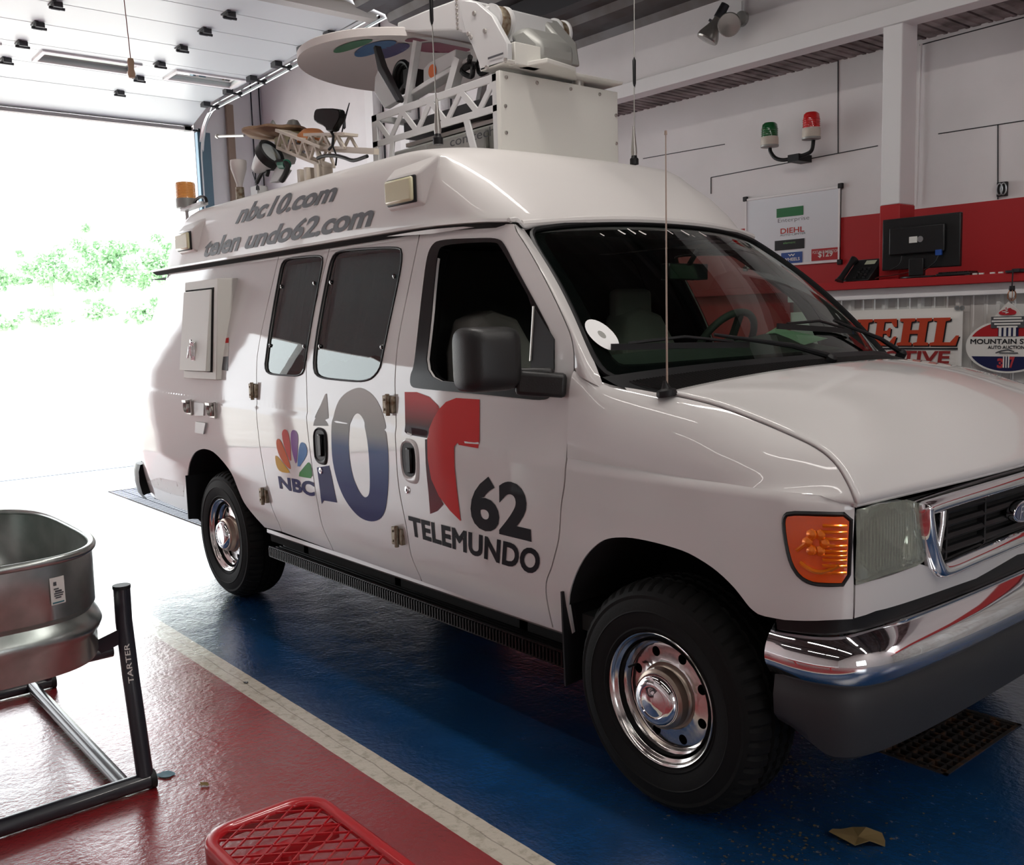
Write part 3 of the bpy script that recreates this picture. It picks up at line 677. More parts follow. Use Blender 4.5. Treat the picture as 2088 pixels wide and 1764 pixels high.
fender_poly = sf+[(-.44, ZB), (archF[0][0]-.004, .50), ]+archF+bf+[(UL, bf[-1][1]), (UL, .86), (UL, 1.0), (UL, crease_z(.66)-.0)]+cz(UL-.01, sf[0][0]+.01, 24)
# shoulder: from the crease up and over to the bonnet seam
Mseam = crom([(-.386, .034, 1.452), (-.33, .05, 1.43), (-.255, .078, 1.405), (-.14, .092, 1.392), (-.02, .098, 1.378), (.15, .104, 1.353), (.30, .108, 1.315), (.42, .108, 1.280), (.515, .104, 1.248), (.575, .098, 1.212), (.615, .088, 1.170), (.640, .080, 1.135), (.652, .078, 1.108)], 4)
Cu = resample([(sf[0][0], 0), (UL, 0)], len(Mseam))
def shoulder(i, t):
    m = Vector(Mseam[i]); u = Cu[i][0]; zc_ = crease_z(u)
    c = Vector(body(u, min(zc_, m.z-.004)))
    b = Vector((c.x*.45+m.x*.55, c.y+.002, m.z-.012-.3*(m.y-c.y))); k = min(1, max(0, (m.z-zc_)/.16)); k = k*k*(3-2*k); b = ((c+m)/2).lerp(b, k)
    return c*(1-t)**2+b*2*t*(1-t)+m*t*t
def fender_mesh(mm):
    ob = panel('front_fender', [fender_poly], Sb(0), 'paint', van, mirror=mm)
    mb = MB(); mb.grid([[tuple(shoulder(i, t/10)) for t in range(11)] for i in range(len(Mseam))])
    if mm is not None: mb = mir(mb)
    s_ = mb.obj('fender_top', 'paint', ob, smooth=True, fix=False, angle=80)
    if mm is None: pass
    return ob
# carve the lamp by routing the outline round it
lo_ = [q for q in lampO if q[0] < UL-.002]
ks = max(range(len(lampO)), key=lambda i: lampO[i][0]*1+0*lampO[i][1])
lsort = sorted(lo_, key=lambda q: q[0])
cxy = (sum(q[0] for q in lampO)/len(lampO), sum(q[1] for q in lampO)/len(lampO))
lo_ = sorted(lo_, key=lambda q: -math.atan2(q[1]-cxy[1], -(q[0]-cxy[0])))      # bottom-right round the left to top-right
LB = min(lampO, key=lambda q: q[1])[1]; LT = max(lampO, key=lambda q: q[1])[1]
fender_poly = sf+[(-.44, ZB), (archF[0][0]-.004, .50)]+archF+bf+[(UL, bf[-1][1]), (UL, LB)]+[q for q in lo_]+[(UL, LT), (UL, crease_z(.66))]+cz(UL-.01, sf[0][0]+.01, 24)
FEN = fender_mesh(None); fender_mesh(YC)
# header panel under lamps and grille
gbl = [(0.668,0.887), (0.935,0.894), (1.002,0.839), (1.042,0.822), (1.298,0.831), (1.641,0.835)]
hlow = [(1.642,0.823), (1.305,0.786), (1.012,0.792), (0.749,0.799), (0.654,0.788)]
hp = [(UL+.005, hlow[-1][1]), (UL+.005, gbl[0][1])]+[gbl[1], (gbl[1][0]+.02, gbl[1][1]+.004), (1.05, .865), (1.2, .868)]+[(U_NOSE, gbl[-1][1]), (U_NOSE, hlow[0][1]-.012)]+hlow[1:-1]
panel('header_panel', [hp], Sb(0), 'paint', van); panel('header_panel', [hp], Sb(0), 'paint', van, mirror=YC)
# --- bonnet
Ms = [Vector(q) for q in Mseam[16:]]; Ms = [Vector(q) for q in resample([tuple(q) for q in Ms], 34)]
Cs = [Vector(q) for q in resample(crom([(.075, YC, 1.430), (.2, YC, 1.410), (.34, YC, 1.372), (.47, YC, 1.315), (.57, YC, 1.25), (.635, YC, 1.19), (.668, YC, 1.155), (.690, YC, 1.130), (.700, YC, 1.112)], 6), 34)]
def hood(i, t):
    m, c = Ms[i]+Vector((.0, .004, 0)), Cs[i]; e = math.sin(abs(t)*PI/2); e2 = 1-(1-abs(t))**2.2
    s_ = i/33.
    x = m.x+(c.x-m.x)*e; y = m.y+(c.y-m.y)*abs(t); z = m.z+(c.z-m.z)*e2
    r = max(0, 1-abs(abs(t)-.62)/.07); z += .006*r*r*(3-2*r)*(1-s_)*0
    return (x, y if t >= 0 else 2*YC-y, z)
mb = MB()
ts = [k/26 for k in range(27)]
rows = []
for i in range(34):
    rows.append([hood(i, t) for t in ts]+[hood(i, -t) for t in reversed(ts[:-1])])
mb.grid(rows)
ho = mb.obj('bonnet', 'paint', van, smooth=True, fix=False, angle=80)
mo = ho.modifiers.new('s', 'SOLIDIFY'); mo.thickness = .012; mo.offset = -1
for p_ in ho.data.polygons[:1]:
    pass
# lip line along the bonnet front
mb = MB(); mb.tube([hood(33, t) for t in ts]+[hood(33, -t) for t in reversed(ts[:-1])], .007, 6); mb.obj('bonnet_lip', 'paint', ho, smooth=True)
# --- inner dark structure so seams and lamp pockets read black
for mm in (None, YC):
    lin = [(-5.1, .50), (-4.3, .46), (archR[0][0]-.03, .5)]+[(a, b+.0) for a, b in archR]+[(-2.8, .52), (-.44, .50), (archF[0][0]-.005, .5)]+archF+[(.42, .78), (U_NOSE, .80), (U_NOSE, 1.085), (.60, 1.09), (.3, 1.12), (-.25, 1.2), (-.3, 1.38), (-.42, 1.43), (-.80, 1.94), (-1.3, 1.99), (-5.1, 1.99)]
    w1 = inset_poly(winF_out, .012); 
    panel('inner_lining', [lin, winF_in, winS1, winS2], Sb(-.028), 'black_gap', van, thick=0, step=.12, mirror=mm, custom=False)
mb = MB(); mb.box((-4.95, .12, .42), (-3.95, 1.89, .50)); mb.box((-3.0, .10, .42), (-.55, 1.91, .50)); mb.box((-4.95, .52, .44), (.55, 1.49, .58)); mb.box((-4.9, .5, .30), (-.2, .58, .44)); mb.box((-4.9, 1.43, .30), (-.2, 1.51, .44))
mb.box((.1, .35, .55), (.62, 1.66, .78))
mb.obj('chassis', 'black_gap', van)
mb = MB()
for xc, w_ in ((0, .5), (-3.505, .5)):
    pass
for arch, xc in ((archF, 0), (archR, -3.5)):
    A = resample(arch, 24); rows = []
    for y_ in (.012, .25, .50): rows.append([Vector(body(a, b)) + Vector((0, y_, .004)) for a, b in A])
    rows[0] = [Vector(body(a, b, -.006)) for a, b in A]
    mb.grid([[tuple(q) for q in r] for r in rows]); both('wheel_arch_liner', mb, 'black_gap', smooth=True); mb = MB(); mb.add([(A[0][0], .5, .3), (A[-1][0]+.05, .5, .3), (A[-1][0]+.05, .5, 1.0), (A[0][0], .5, 1.0)], [(0, 1, 2, 3)]); both('wheel_arch_back', mb, 'black_gap'); mb = MB()
mb = MB(); ribbon(mb, archF, inset_poly(archF+[(0, -1)], 0)[:len(archF)], Sb(0), 0, 1, closed=False)
# rocker strip under the doors, running board
mb = MB(); ru = [(-2.95+i*.05, 0) for i in range(51)]
mb.grid([[body(u, z, h) for u, _ in ru if u < -.44] for z, h in ((.505, -.012), (.485, -.006), (.470, -.018), (.462, -.05))]); both('rocker_sill', mb, 'paint', smooth=True, fix=False)
rb_ = MB()
rb_.box((-2.85, .02, .385), (-.46, .19, .415)); rb_.box((-2.85, .015, .37), (-.46, .03, .43))
for k in range(7): rb_.box((-2.85, .035+k*.022, .415), (-.46, .043+k*.022, .420))
for k in range(120): rb_.box((-2.84+k*.0198, .009, .376), (-2.832+k*.0198, .016, .424))
for x_ in (-2.6, -1.7, -.8): rb_.box((x_, .1, .41), (x_+.05, .3, .46))
both('running_board', rb_, 'frame_black')
# --- raised roof
LV = [(2.043, -.80, .150, -4.62), (2.06, -.815, .146, -4.635), (2.12, -.875, .150, -4.62), (2.20, -.97, .163, -4.57), (2.28, -1.085, .178, -4.49), (2.335, -1.175, .19, -4.42), (2.37, -1.255, .205, -4.34), (2.392, -1.34, .225, -4.25), (2.405, -1.44, .26, -4.15), (2.418, -1.62, .36, -4.0), (2.430, -1.9, .6, -3.7), (2.433, -2.4, .95, -3.2)]
def ring(z, xf, yi, xr, n=30):
    hw = YC-yi; out = []
    bow = .10*(1 if z < 2.37 else .6); dz = lambda y_: 0
    def front(y_): return xf-bow*(abs(y_)/hw)**2.2
    r = min(.22, hw*.6)
    # half outline from front centre to the near side to the rear centre
    P = [(front(y_)+.0, y_) for y_ in [hw*.60*t/7 for t in range(0, 8)]]
    ye = hw; xc = front(hw*.62)
    for k in range(1, 9):
        a = PI/2*k/9; P.append((xc-.27+.27*math.cos(a)-.02*k/9, hw*.62+(hw-hw*.62)*math.sin(a)))
    for t in range(0, 15): P.append((xc-.30-(xc-.30-(xr+.25))*t/14, hw))
    for k in range(1, 9):
        a = PI/2*k/8; P.append((xr+.25-.25*math.sin(a)*.92, hw-.22*(1-math.cos(a))))
    for t in range(1, 8): P.append((xr+.02-.02*t/7, (hw-.22)*(1-t/7)))
    return [(x_, YC-y_, z) for x_, y_ in P]+[(x_-.02*(1 if z < 2.3 else 0), YC+y_*(.945 if z < 2.36 else .96), z) for x_, y_ in reversed(P[1:-1])]
mb = MB()
rings = [ring(*l) for l in LV]
# windscreen header: bow the lowest rings up at the centre
for ri, ds in ((0, 1), (1, .8), (2, .4)):
    rings[ri] = [(x_, y_, z+.0*ds-.035*ds*(abs(y_-YC)/.86)**2*(1 if x_ > -1.4 else max(0, 1-(-1.4-x_)/.6))) for x_, y_, z in rings[ri]]
mb.grid(rings, closed=True); mb.f.append(tuple(range((len(LV)-1)*len(rings[0]), len(LV)*len(rings[0])))); mb.m.append(0)
roof = mb.obj('raised_roof', 'paint_roof', van, smooth=True, angle=75)
# gutter strip
def roofside(x_, z_): # y of the raised roof side at height z
    for (z0, _, y0, _), (z1, _, y1, _) in zip(LV, LV[1:]):
        if z_ <= z1: return y0+(y1-y0)*(z_-z0)/(z1-z0)
    return .2
mb = MB(); gu = [(-4.70+i*.1, 0) for i in range(38)]+[(-.96, 0), (-.90, .01), (-.85, .035)]
mb.grid([[(u, .150+.0+d+v_*1.6, z-(.030*max(0, (u+1.6)/.75)**2 if u > -1.6 else 0)) for u, v_ in gu] for z, d in ((2.052, .0), (2.052, -.022), (2.040, -.026), (2.036, -.006), (2.036, .03))]); both('drip_rail', mb, 'paint', smooth=True, fix=False)
mb = MB(); mb.grid([[(u, .150+d+v_*1.6, z-(.030*max(0, (u+1.6)/.75)**2 if u > -1.6 else 0)) for u, v_ in gu] for z, d in ((2.036, -.012), (2.018, .012), (2.016, .04))]); both('gutter_seal', mb, 'black_gap', fix=False)
# --- A pillar and windscreen
TC = Vector((-.886, .271, 1.998)); BC = Vector((-.256, .090, 1.402))
def ws(s, t, off=0.):
    """s 0..1 near to far, t 0..1 bottom to top"""
    k = 2*s-1
    yb = .060+(2*YC-.12)*s; yt = .255+(2*YC-.51)*s
    xb = -.10-.175*abs(k)**2.4; xt = -.795-.105*abs(k)**2.2
    zb = 1.438-.035*abs(k)**3; zt = 2.028-.034*abs(k)**2.2
    y = yb+(yt-yb)*t; x = xb+(xt-xb)*t; z = zb+(zt-zb)*t; bul = .035*math.sin(PI*t)
    return (x+(.68+0)*(bul+off), y, z+.72*(bul+off))
wo_ = chaikin([(.045, 1.0), (.5, 1.0), (.955, 1.0), (1.0, .93), (1.0, .5), (1.0, .06), (.955, .0), (.5, 0), (.045, 0), (0, .06), (0, .5), (0, .93)], 2)
wi_ = chaikin([(.075, .965), (.5, .965), (.925, .965), (.965, .91), (.965, .5), (.965, .12), (.93, .075), (.5, .065), (.07, .075), (.035, .12), (.035, .5), (.035, .91)], 2)
WS = panel('windscreen', [[(a, b) for a, b in wo_]], lambda a, b, h=0: ws(a, b, -.004), 'glass_ws', van, thick=0, step=.05)
panel('windscreen_border', [wo_, wi_], lambda a, b: ws(a, b, -.010), 'frit', WS, thick=0, step=.05)
mb = MB(); A = resample(wo_, 120, True); c_ = (.5, .5)
mb.tube([ws(a, b, .001) for a, b in A], .011, 6, closed=True); mb.obj('windscreen_seal', 'black_plastic', WS, smooth=True)
# pillar strip from door seam to windscreen edge
dp = [seamF[i] for i in range(0, 21)]
dp3 = [Vector(body(u+G, z)) for u, z in resample([q for q in seamF if q[1] > 1.447], 16)]
wp3 = [Vector(ws(0, .985-.97*k/15, .004)) for k in range(16)]
dp3.append(dp3[-1]+Vector((.012, 0, -.022))); wp3.append(wp3[-1]+Vector((.012, .0, -.026)))
mb = MB(); rows = []
for k in range(17):
    a, b = dp3[k], wp3[k]; r = []
    for j in range(7):
        t = j/6; q = a.lerp(b, t); q += Vector((.25, -.9, .25)).normalized()*.018*math.sin(PI*t); r.append(tuple(q))
    rows.append(r)
mb.grid(rows); mb.obj('a_pillar', 'paint', van, smooth=True, fix=False)
mb = MB(); rows = []
for k in range(16):
    a = far(dp3[k]); b = Vector(ws(1, .985-.97*k/15, .004)); rows.append([tuple(a.lerp(b, j/4)) for j in range(5)])
mb.grid(rows); mb.obj('a_pillar', 'paint', van, smooth=True, fix=False)
mb = MB(); mb.tube([dp3[0]+Vector((-.03, -.004, .018)), dp3[0].lerp(Vector(ws(0, 1.0, .004)), .5)+Vector((-.02, 0, .018)), Vector(ws(.0, 1.0, .004)), Vector(ws(.05, 1.012, .010))], [.008, .018, .016, .014], 10); both('pillar_cap', mb, 'paint', smooth=True)
# roof header fillet over the windscreen (white lip)
mb = MB(); mb.tube([ws(k/40, 1.012, .012) for k in range(0, 41)], .016, 8); mb.obj('windscreen_header', 'paint_roof', van, smooth=True)
# --- cowl grille
mb = MB()
def cowl(s, t):
    k = 2*s-1; a = Vector(ws(min(.999, max(.001, s)), .03, .01)); i_ = 0
    hx = .075-.105*abs(k)**2.2; hy = .092+(2*YC-.184)*s; hz = 1.424-.052*abs(k)**2.4
    b = Vector((hx, hy, hz)); q = a.lerp(b, t); q.z -= .018*math.sin(PI*t); return tuple(q)
mb.grid([[cowl(s/50, t/6) for s in range(51)] for t in range(7)])
CW = mb.obj('cowl_panel', 'black_plastic', van, smooth=True)
mb = MB()
for k in range(2, 150):
    s = .015+.97*k/152
    a, b = Vector(cowl(s, .22)), Vector(cowl(s+.012, .80)); mb.bar(a+Vector((0, 0, .002)), b+Vector((0, 0, .002)), .004, .008)
vs = mb.obj('vent_slats', 'grey_plastic', CW); vs['kind'] = 'stuff'
# wipers
def wiper(px, pz, tip_s, tip_t, ctr, flip):
    pass
def wip(pv, kn, e0, e1, kk):
    wv = MB(); wv.lathe([(0, 0), (.022, 0), (.022, .03), (.012, .04), (0, .04)], pv, (.5, 0, .85), 14)
    wv.tube([Vector(pv)+Vector((0, 0, .03)), Vector(pv).lerp(Vector(kn), .35)+Vector((.012, 0, .030)), kn], [.013, .010, .006], 8)
    o = wv.obj('wiper_arm', 'black_plastic', van, smooth=True)
    wv = MB(); n_ = 14
    wv.bar(e0, Vector(e0).lerp(Vector(e1), .5), .010, .022); wv.bar(Vector(e0).lerp(Vector(e1), .5), e1, .010, .022)
    md = Vector(e0).lerp(Vector(e1), .5); wv.tube([Vector(e0).lerp(Vector(e1), .12)+Vector((.0, 0, .012)), md+Vector((.012, 0, .032)), Vector(e0).lerp(Vector(e1), .88)+Vector((.0, 0, .012))], .006, 6)
    wv.obj('wiper_blade', 'black_plastic', o)
wip((-.02, 1.03, 1.432), ws(.262, .155, .03), ws(.036, .160, .018), ws(.345, .100, .018), 0)
wip((-.20, 1.90, 1.412), ws(.72, .205, .03), ws(.48, .193, .018), ws(.79, .150, .018), 0)
# --- cabin interior
mb = MB(); mb.box((-1.72, .12, .5), (-1.66, 1.89, 1.35)); mb.box((-1.72, .25, 1.35), (-1.66, 1.70, 1.97)); mb.box((-1.7, .10, .50), (-.2, 1.91, .56)); mb.obj('bulkhead', 'interior', van)
mb = MB(); mb.grid([[(x_, YC+k*(.80-.0*0), z_) for k in (-1, -.6, 0, .6, 1)] for x_, z_ in ((-5.0, 2.0), (-1.2, 2.0), (-.9, 1.975))]); mb.obj('headliner', 'interior', van)
mb = MB(); rows = []
for x_, z_ in ((-.20, 1.42), (-.36, 1.475), (-.54, 1.50), (-.64, 1.48), (-.68, 1.40), (-.64, 1.1), (-.55, .9)):
    rows.append([(x_-.03*abs(k)**2, YC+k*.86, z_-.03*abs(k)**3+(.045*math.exp(-((k-.48)/.28)**2) if x_ < -.38 and z_ > 1.3 else 0)) for k in [j/10 for j in range(-10, 11)]])
mb.grid(rows); DS = mb.obj('dashboard', 'dash', van, smooth=True)
sw = MB(); ax = Vector((-.80, 0, .50)).normalized(); a_ = Vector((0, 1, 0)); b_ = ax.cross(a_); c_ = Vector((-.82, 1.42, 1.475))
sw.tube([c_+(a_*math.cos(t)+b_*math.sin(t))*.195 for t in [2*PI*k/40 for k in range(40)]], .017, 10, closed=True)
for t in (0, PI, 1.5*PI): sw.bar(c_-ax*.03, c_+(a_*math.cos(t)+b_*math.sin(t))*.19, .035, .02)
sw.lathe([(0, 0), (.075, .0), (.07, .03), (0, .035)], c_-ax*.04, ax, 20); sw.tube([c_-ax*.05, c_-ax*.30], .03, 10); sw.obj('steering_wheel', 'dash', van, smooth=True)
for yc in (.50, 1.50):
    s_ = MB()
    prof = [(-.28, 0), (-.27, .30), (-.23, .52), (-.15, .66), (0, .70), (.15, .66), (.23, .52), (.27, .30), (.28, 0)]
    rows = []
    for dx, sc in ((-.10, .9), (-.08, 1), (.04, 1), (.07, .92)): rows.append([(-1.30+dx-(z_*.22), yc+y_*sc*.9, .98+z_*(.98 if sc < 1 else 1)) for y_, z_ in prof])
    s_.grid(rows); s_.f += [tuple(range(len(prof)-1, -1, -1)), tuple(range(3*len(prof), 4*len(prof)))]; s_.m += [0, 0]
    s_.box((-1.30, yc-.26, .78), (-.82, yc+.26, .98))
    st = s_.obj('seat', 'seat', van, smooth=True, bevel=.02)
    h_ = MB(); h_.box((-1.53, yc-.13, 1.60), (-1.44, yc+.13, 1.78)) if yc > 1 else h_.box((-1.50, yc-.02, 1.55), (-1.48, yc+.02, 1.6)); h_.obj('headrest', 'seat', st, bevel=.03)
mb = MB(); mb.tube([(-1.40, .20, 1.93), (-1.43, .155, 1.80), (-1.41, .12, 1.55), (-1.36, .09, 1.25), (-1.34, .08, .9)], .013, 8); mb.obj('seat_belt', mat('seat_belt_grey', (.16, .16, .15), .7), van)
mb = MB(); q = Vector(ws(.52, .80, -.02)); mb.tube([q, q+Vector((-.05, 0, -.06))], .012, 8); mb.box((q.x-.10, q.y-.13, q.z-.125), (q.x-.05, q.y+.13, q.z-.055)); mb.obj('rear_view_mirror', 'frit', van, bevel=.02)
mb = MB(); pA, pB, pC, pD = [(-0.583,1.565)][0], [(-0.553,1.521)][0], [(-0.413,1.479)][0], [(-0.428,1.509)][0]
mb.add([(pB[0], 1.32, pB[1]), (pC[0], 1.40, pC[1]), (pD[0], 1.68, pD[1]), (pA[0], 1.5, pA[1])], [(0, 1, 2, 3)]); mb.obj('paper_sheet', 'green_paper', DS, solid=.001)
# pale disc with grey centre; strip-light reflections painted on the glass as white flecks
mb = MB()
def wsd(cs, ct, rs, rt, rot=0., n=28, off=.0):
    return [(cs+rs*math.cos(2*PI*k/n)*math.cos(rot)-rt*math.sin(2*PI*k/n)*math.sin(rot), ct+rs*math.cos(2*PI*k/n)*math.sin(rot)+rt*math.sin(2*PI*k/n)*math.cos(rot)) for k in range(n)]
panel('round_disc', [wsd(.036, .245, .024, .088, .12), wsd(.036, .245, .006, .022, .12)], lambda a, b: ws(a, b, .001), mat('bright_white_disc', (.95, .95, .95), .5), WS, thick=0, step=.03)
panel('disc_centre', [wsd(.036, .245, .006, .022, .12)], lambda a, b: ws(a, b, .001), 'alu_grey', WS, thick=0, step=.03)
glints = [(.205, .895, .004, .012), (.276, .912, .007, .022), (.314, .92, .006, .028), (.347, .907, .008, .02), (.461, .924, .004, .026), (.528, .923, .007, .026), (.546, .893, .003, .010), (.608, .922, .006, .024)]
for k, (a, b, c, e) in enumerate(glints):
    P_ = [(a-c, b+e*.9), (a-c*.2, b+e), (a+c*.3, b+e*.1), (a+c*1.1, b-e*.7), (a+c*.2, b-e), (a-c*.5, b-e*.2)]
    panel('painted_glint', [P_], lambda a, b: ws(a, b, .001), 'paper', WS, thick=0, step=.03)
# --- front-door frame, quarter glass, mirror
mb = MB(); A = resample(winF_out, 90, True)
def match(A, B):
    out = []; B = resample(B, 360, True)
    for q in A: out.append(min(B, key=lambda r: (r[0]-q[0])**2+(r[1]-q[1])**2))
    return out
panel('window_frame', [winF_out, winF_in], Sb(.004), 'frame_black', FD, thick=.05, step=.06)
panel('window_frame', [winF_out, winF_in], Sb(.004), 'frame_black', parts[YC]['fd'], thick=.05, step=.06, mirror=YC)
qg = [(-0.636,1.679), (-0.614,1.482), (-0.599,1.372), (-0.485,1.377), (-0.486,1.462), (-0.504,1.561)]
panel('mirror_mount', [qg], Sb(.006), 'black_plastic', FD, thick=.02, step=.06)
panel('window_pane', [inset_poly(winF_in, .0)], Sb(-.02), 'glass_ws', parts[YC]['fd'], thick=0, mirror=YC, step=.1)
mb = MB(); mb.tube([Vector(body(u, z, .006)) for u, z in [(-0.639,1.68), (-0.628,1.61), (-0.614,1.482)]], .005, 6); mb.obj('channel_bar', 'steel', FD)
def mirror_head(mmy=False):
    c = Vector((-.575, -.19, 1.500)); rows = []
    # rounded box shell facing rearwards; front face is what the camera sees
    for (d_, s_) in ((.065, .55), (.058, .80), (.042, .93), (.01, 1.0), (-.05, 1.0), (-.06, .96), (-.055, .9)):
        r = []
        for k in range(40):
            t = 2*PI*k/40; ct, st = math.cos(t), math.sin(t)
            y_ = .098*s_*math.copysign(abs(ct)**.35, ct); z_ = .112*s_*math.copysign(abs(st)**.35, st)
            r.append((c.x+d_+.25*y_*1.0, c.y+y_, c.z+z_))
        rows.append(r)
    m_ = MB(); m_.grid(rows, closed=True); m_.f += [tuple(range(40)), tuple(range(6*40+39, 6*40-1, -1))]; m_.m += [0, 0]
    return m_
mh = mirror_head()
arm = MB(); arm.bar((-.54, -.10, 1.415), (-.42, .028, 1.40), .075, .085); arm.bar((-.54, -.10, 1.44), (-.45, .0, 1.44), .05, .05)
for mm in (None, YC):
    par = FD if mm is None else parts[YC]['fd']
    a_ = mh if mm is None else mir(mh); b_ = arm if mm is None else mir(arm)
    if mm is not None: continue
    o_ = a_.obj('door_mirror', 'grey_plastic', par, smooth=True, angle=70)
    b_.obj('mirror_arm', 'grey_plastic', par, bevel=.015)
# --- side windows: glass, seal, clips, shade behind
for mm in (None, YC):
    for w_, nm in ((winS2, 's2'), (winS1, 's1')):
        par = parts[mm][nm]
        panel('window_pane', [inset_poly(w_, .004)], Sb(-.006), 'glass_side', par, thick=0, step=.08, mirror=mm)
        panel('window_border', [inset_poly(w_, .0), inset_poly(w_, .022)], Sb(-.010), 'frit', par, thick=0, step=.08, mirror=mm)
        m_ = MB(); m_.tube([Vector(body(a, b, .001)) for a, b in resample(w_, 80, True)], .005, 6, closed=True)
        if mm: m_ = mir(m_)
        m_.obj('window_seal', 'black_plastic', par, smooth=True)
for (a, b) in ((-2.83, -2.34), (-2.27, -1.49)):
    mb = MB(); rows = []
    for j in range(13):
        z_ = 1.965-.50*j/12
        rows.append([Vector(body(a+(b-a)*k/30, z_-(.02*math.cos(k/30*PI*2)+.012*math.sin(k*.9))*(j/12), -.045)) + Vector((0, .018*math.sin(k*.55+j*.25)*(j/12)+.006*math.sin(k*1.9), 0)) for k in range(31)])
    mb.grid(rows); mb.obj('window_curtain', 'shade', van, smooth=True, fix=False)
mb = MB(); mb.box((-4.9, .35, .6), (-2.9, 1.7, 1.98)); mb.obj('equipment_rack', 'interior', van)
for (a, b) in [(-2.748,1.85), (-2.383,1.85), (-2.212,1.846), (-1.638,1.844), (-2.77,1.537), (-2.382,1.533), (-2.217,1.533), (-1.648,1.531)]:
    m_ = MB(); m_.lathe([(0, 0), (.011, 0), (.010, .006), (0, .008)], body(a, b, -.004), (0, -1, 0), 10); m_.obj('window_latch', 'frit', S1 if a < -2.3 else S2, smooth=True)
# --- hinges
for (cx, cy, par) in [(520, 797, RQ), (541, 1011, RQ), (799, 825, S2), (815, 1093, S2)]:
    pass
for (u_, z_), par in zip([(-2.904,1.29), (-2.838,0.715), (-1.533,1.281), (-1.501,0.698)], (S1, S1, FD, FD)):
    m_ = MB(); q = Vector(body(u_, z_, .0))
    m_.box((q.x-.042, q.y-.020, q.z-.040), (q.x-.008, q.y+.01, q.z+.040)); m_.box((q.x+.010, q.y-.016, q.z-.036), (q.x+.034, q.y+.01, q.z+.036))
    m_.tube([(q.x, q.y-.020, q.z-.048), (q.x, q.y-.020, q.z+.048)], .010, 10)
    for dz in (-.022, .022): m_.lathe([(0, 0), (.007, 0), (.005, .005), (0, .006)], (q.x-.026, q.y-.020, q.z+dz), (0, -1, 0), 8)
    m_.obj('hinge', 'hinge', par, bevel=.003)
# --- recessed handles
def handle(par, poly_px, inner):
    o_ = chaikin(poly_px, 2); i_ = chaikin(inner, 2)
    panel('handle_recess', [i_], Sb(.0025), 'black_plastic', par, thick=.0, step=.05)
    m_ = MB(); ribbon(m_, resample(o_, 40, True), match(resample(o_, 40, True), i_), lambda a, b, h=0: body(a, b, .001+h), .007, 4)
    h_ = m_.obj('handle_bezel', 'paint' if par is FD else 'black_plastic', par, smooth=True)
    cx_ = sum(q[0] for q in i_)/len(i_); cz_ = sum(q[1] for q in i_)/len(i_)
    m_ = MB(); q = body(cx_+.01, cz_, .006); m_.box((q[0]-.016, q[1]-.010, q[2]-.055), (q[0]+.022, q[1]+.004, q[2]+.055)); m_.obj('door_handle', 'frame_black', par, bevel=.006)
handle(FD, [(-1.448,1.141), (-1.328,1.144), (-1.305,1.08), (-1.31,0.958), (-1.351,0.949), (-1.423,0.956), (-1.443,1.007)], [(-1.437,1.124), (-1.35,1.126), (-1.331,1.07), (-1.336,0.982), (-1.414,0.976), (-1.434,1.023)])
handle(S2, [(-2.23,1.138), (-2.104,1.139), (-2.089,1.077), (-2.096,0.968), (-2.131,0.953), (-2.22,0.96), (-2.232,1.02)], [(-2.215,1.127), (-2.122,1.127), (-2.109,1.076), (-2.118,0.979), (-2.205,0.978), (-2.212,1.03)])
for (u_, z_), par in zip([(-1.406,0.918), (-2.17,0.924)], (FD, S2)):
    m_ = MB(); m_.lathe([(0, 0), (.017, 0), (.016, .006), (.012, .008), (0, .007)], body(u_, z_, -.001), (0, -1, 0), 20); k_ = m_.obj('lock_cylinder', 'chrome', par, smooth=True)
    m_ = MB(); q = body(u_, z_, .0075); m_.box((q[0]-.0015, q[1]-.001, q[2]-.007), (q[0]+.0015, q[1]+.002, q[2]+.007)); m_.obj('keyhole', 'black_gap', k_)
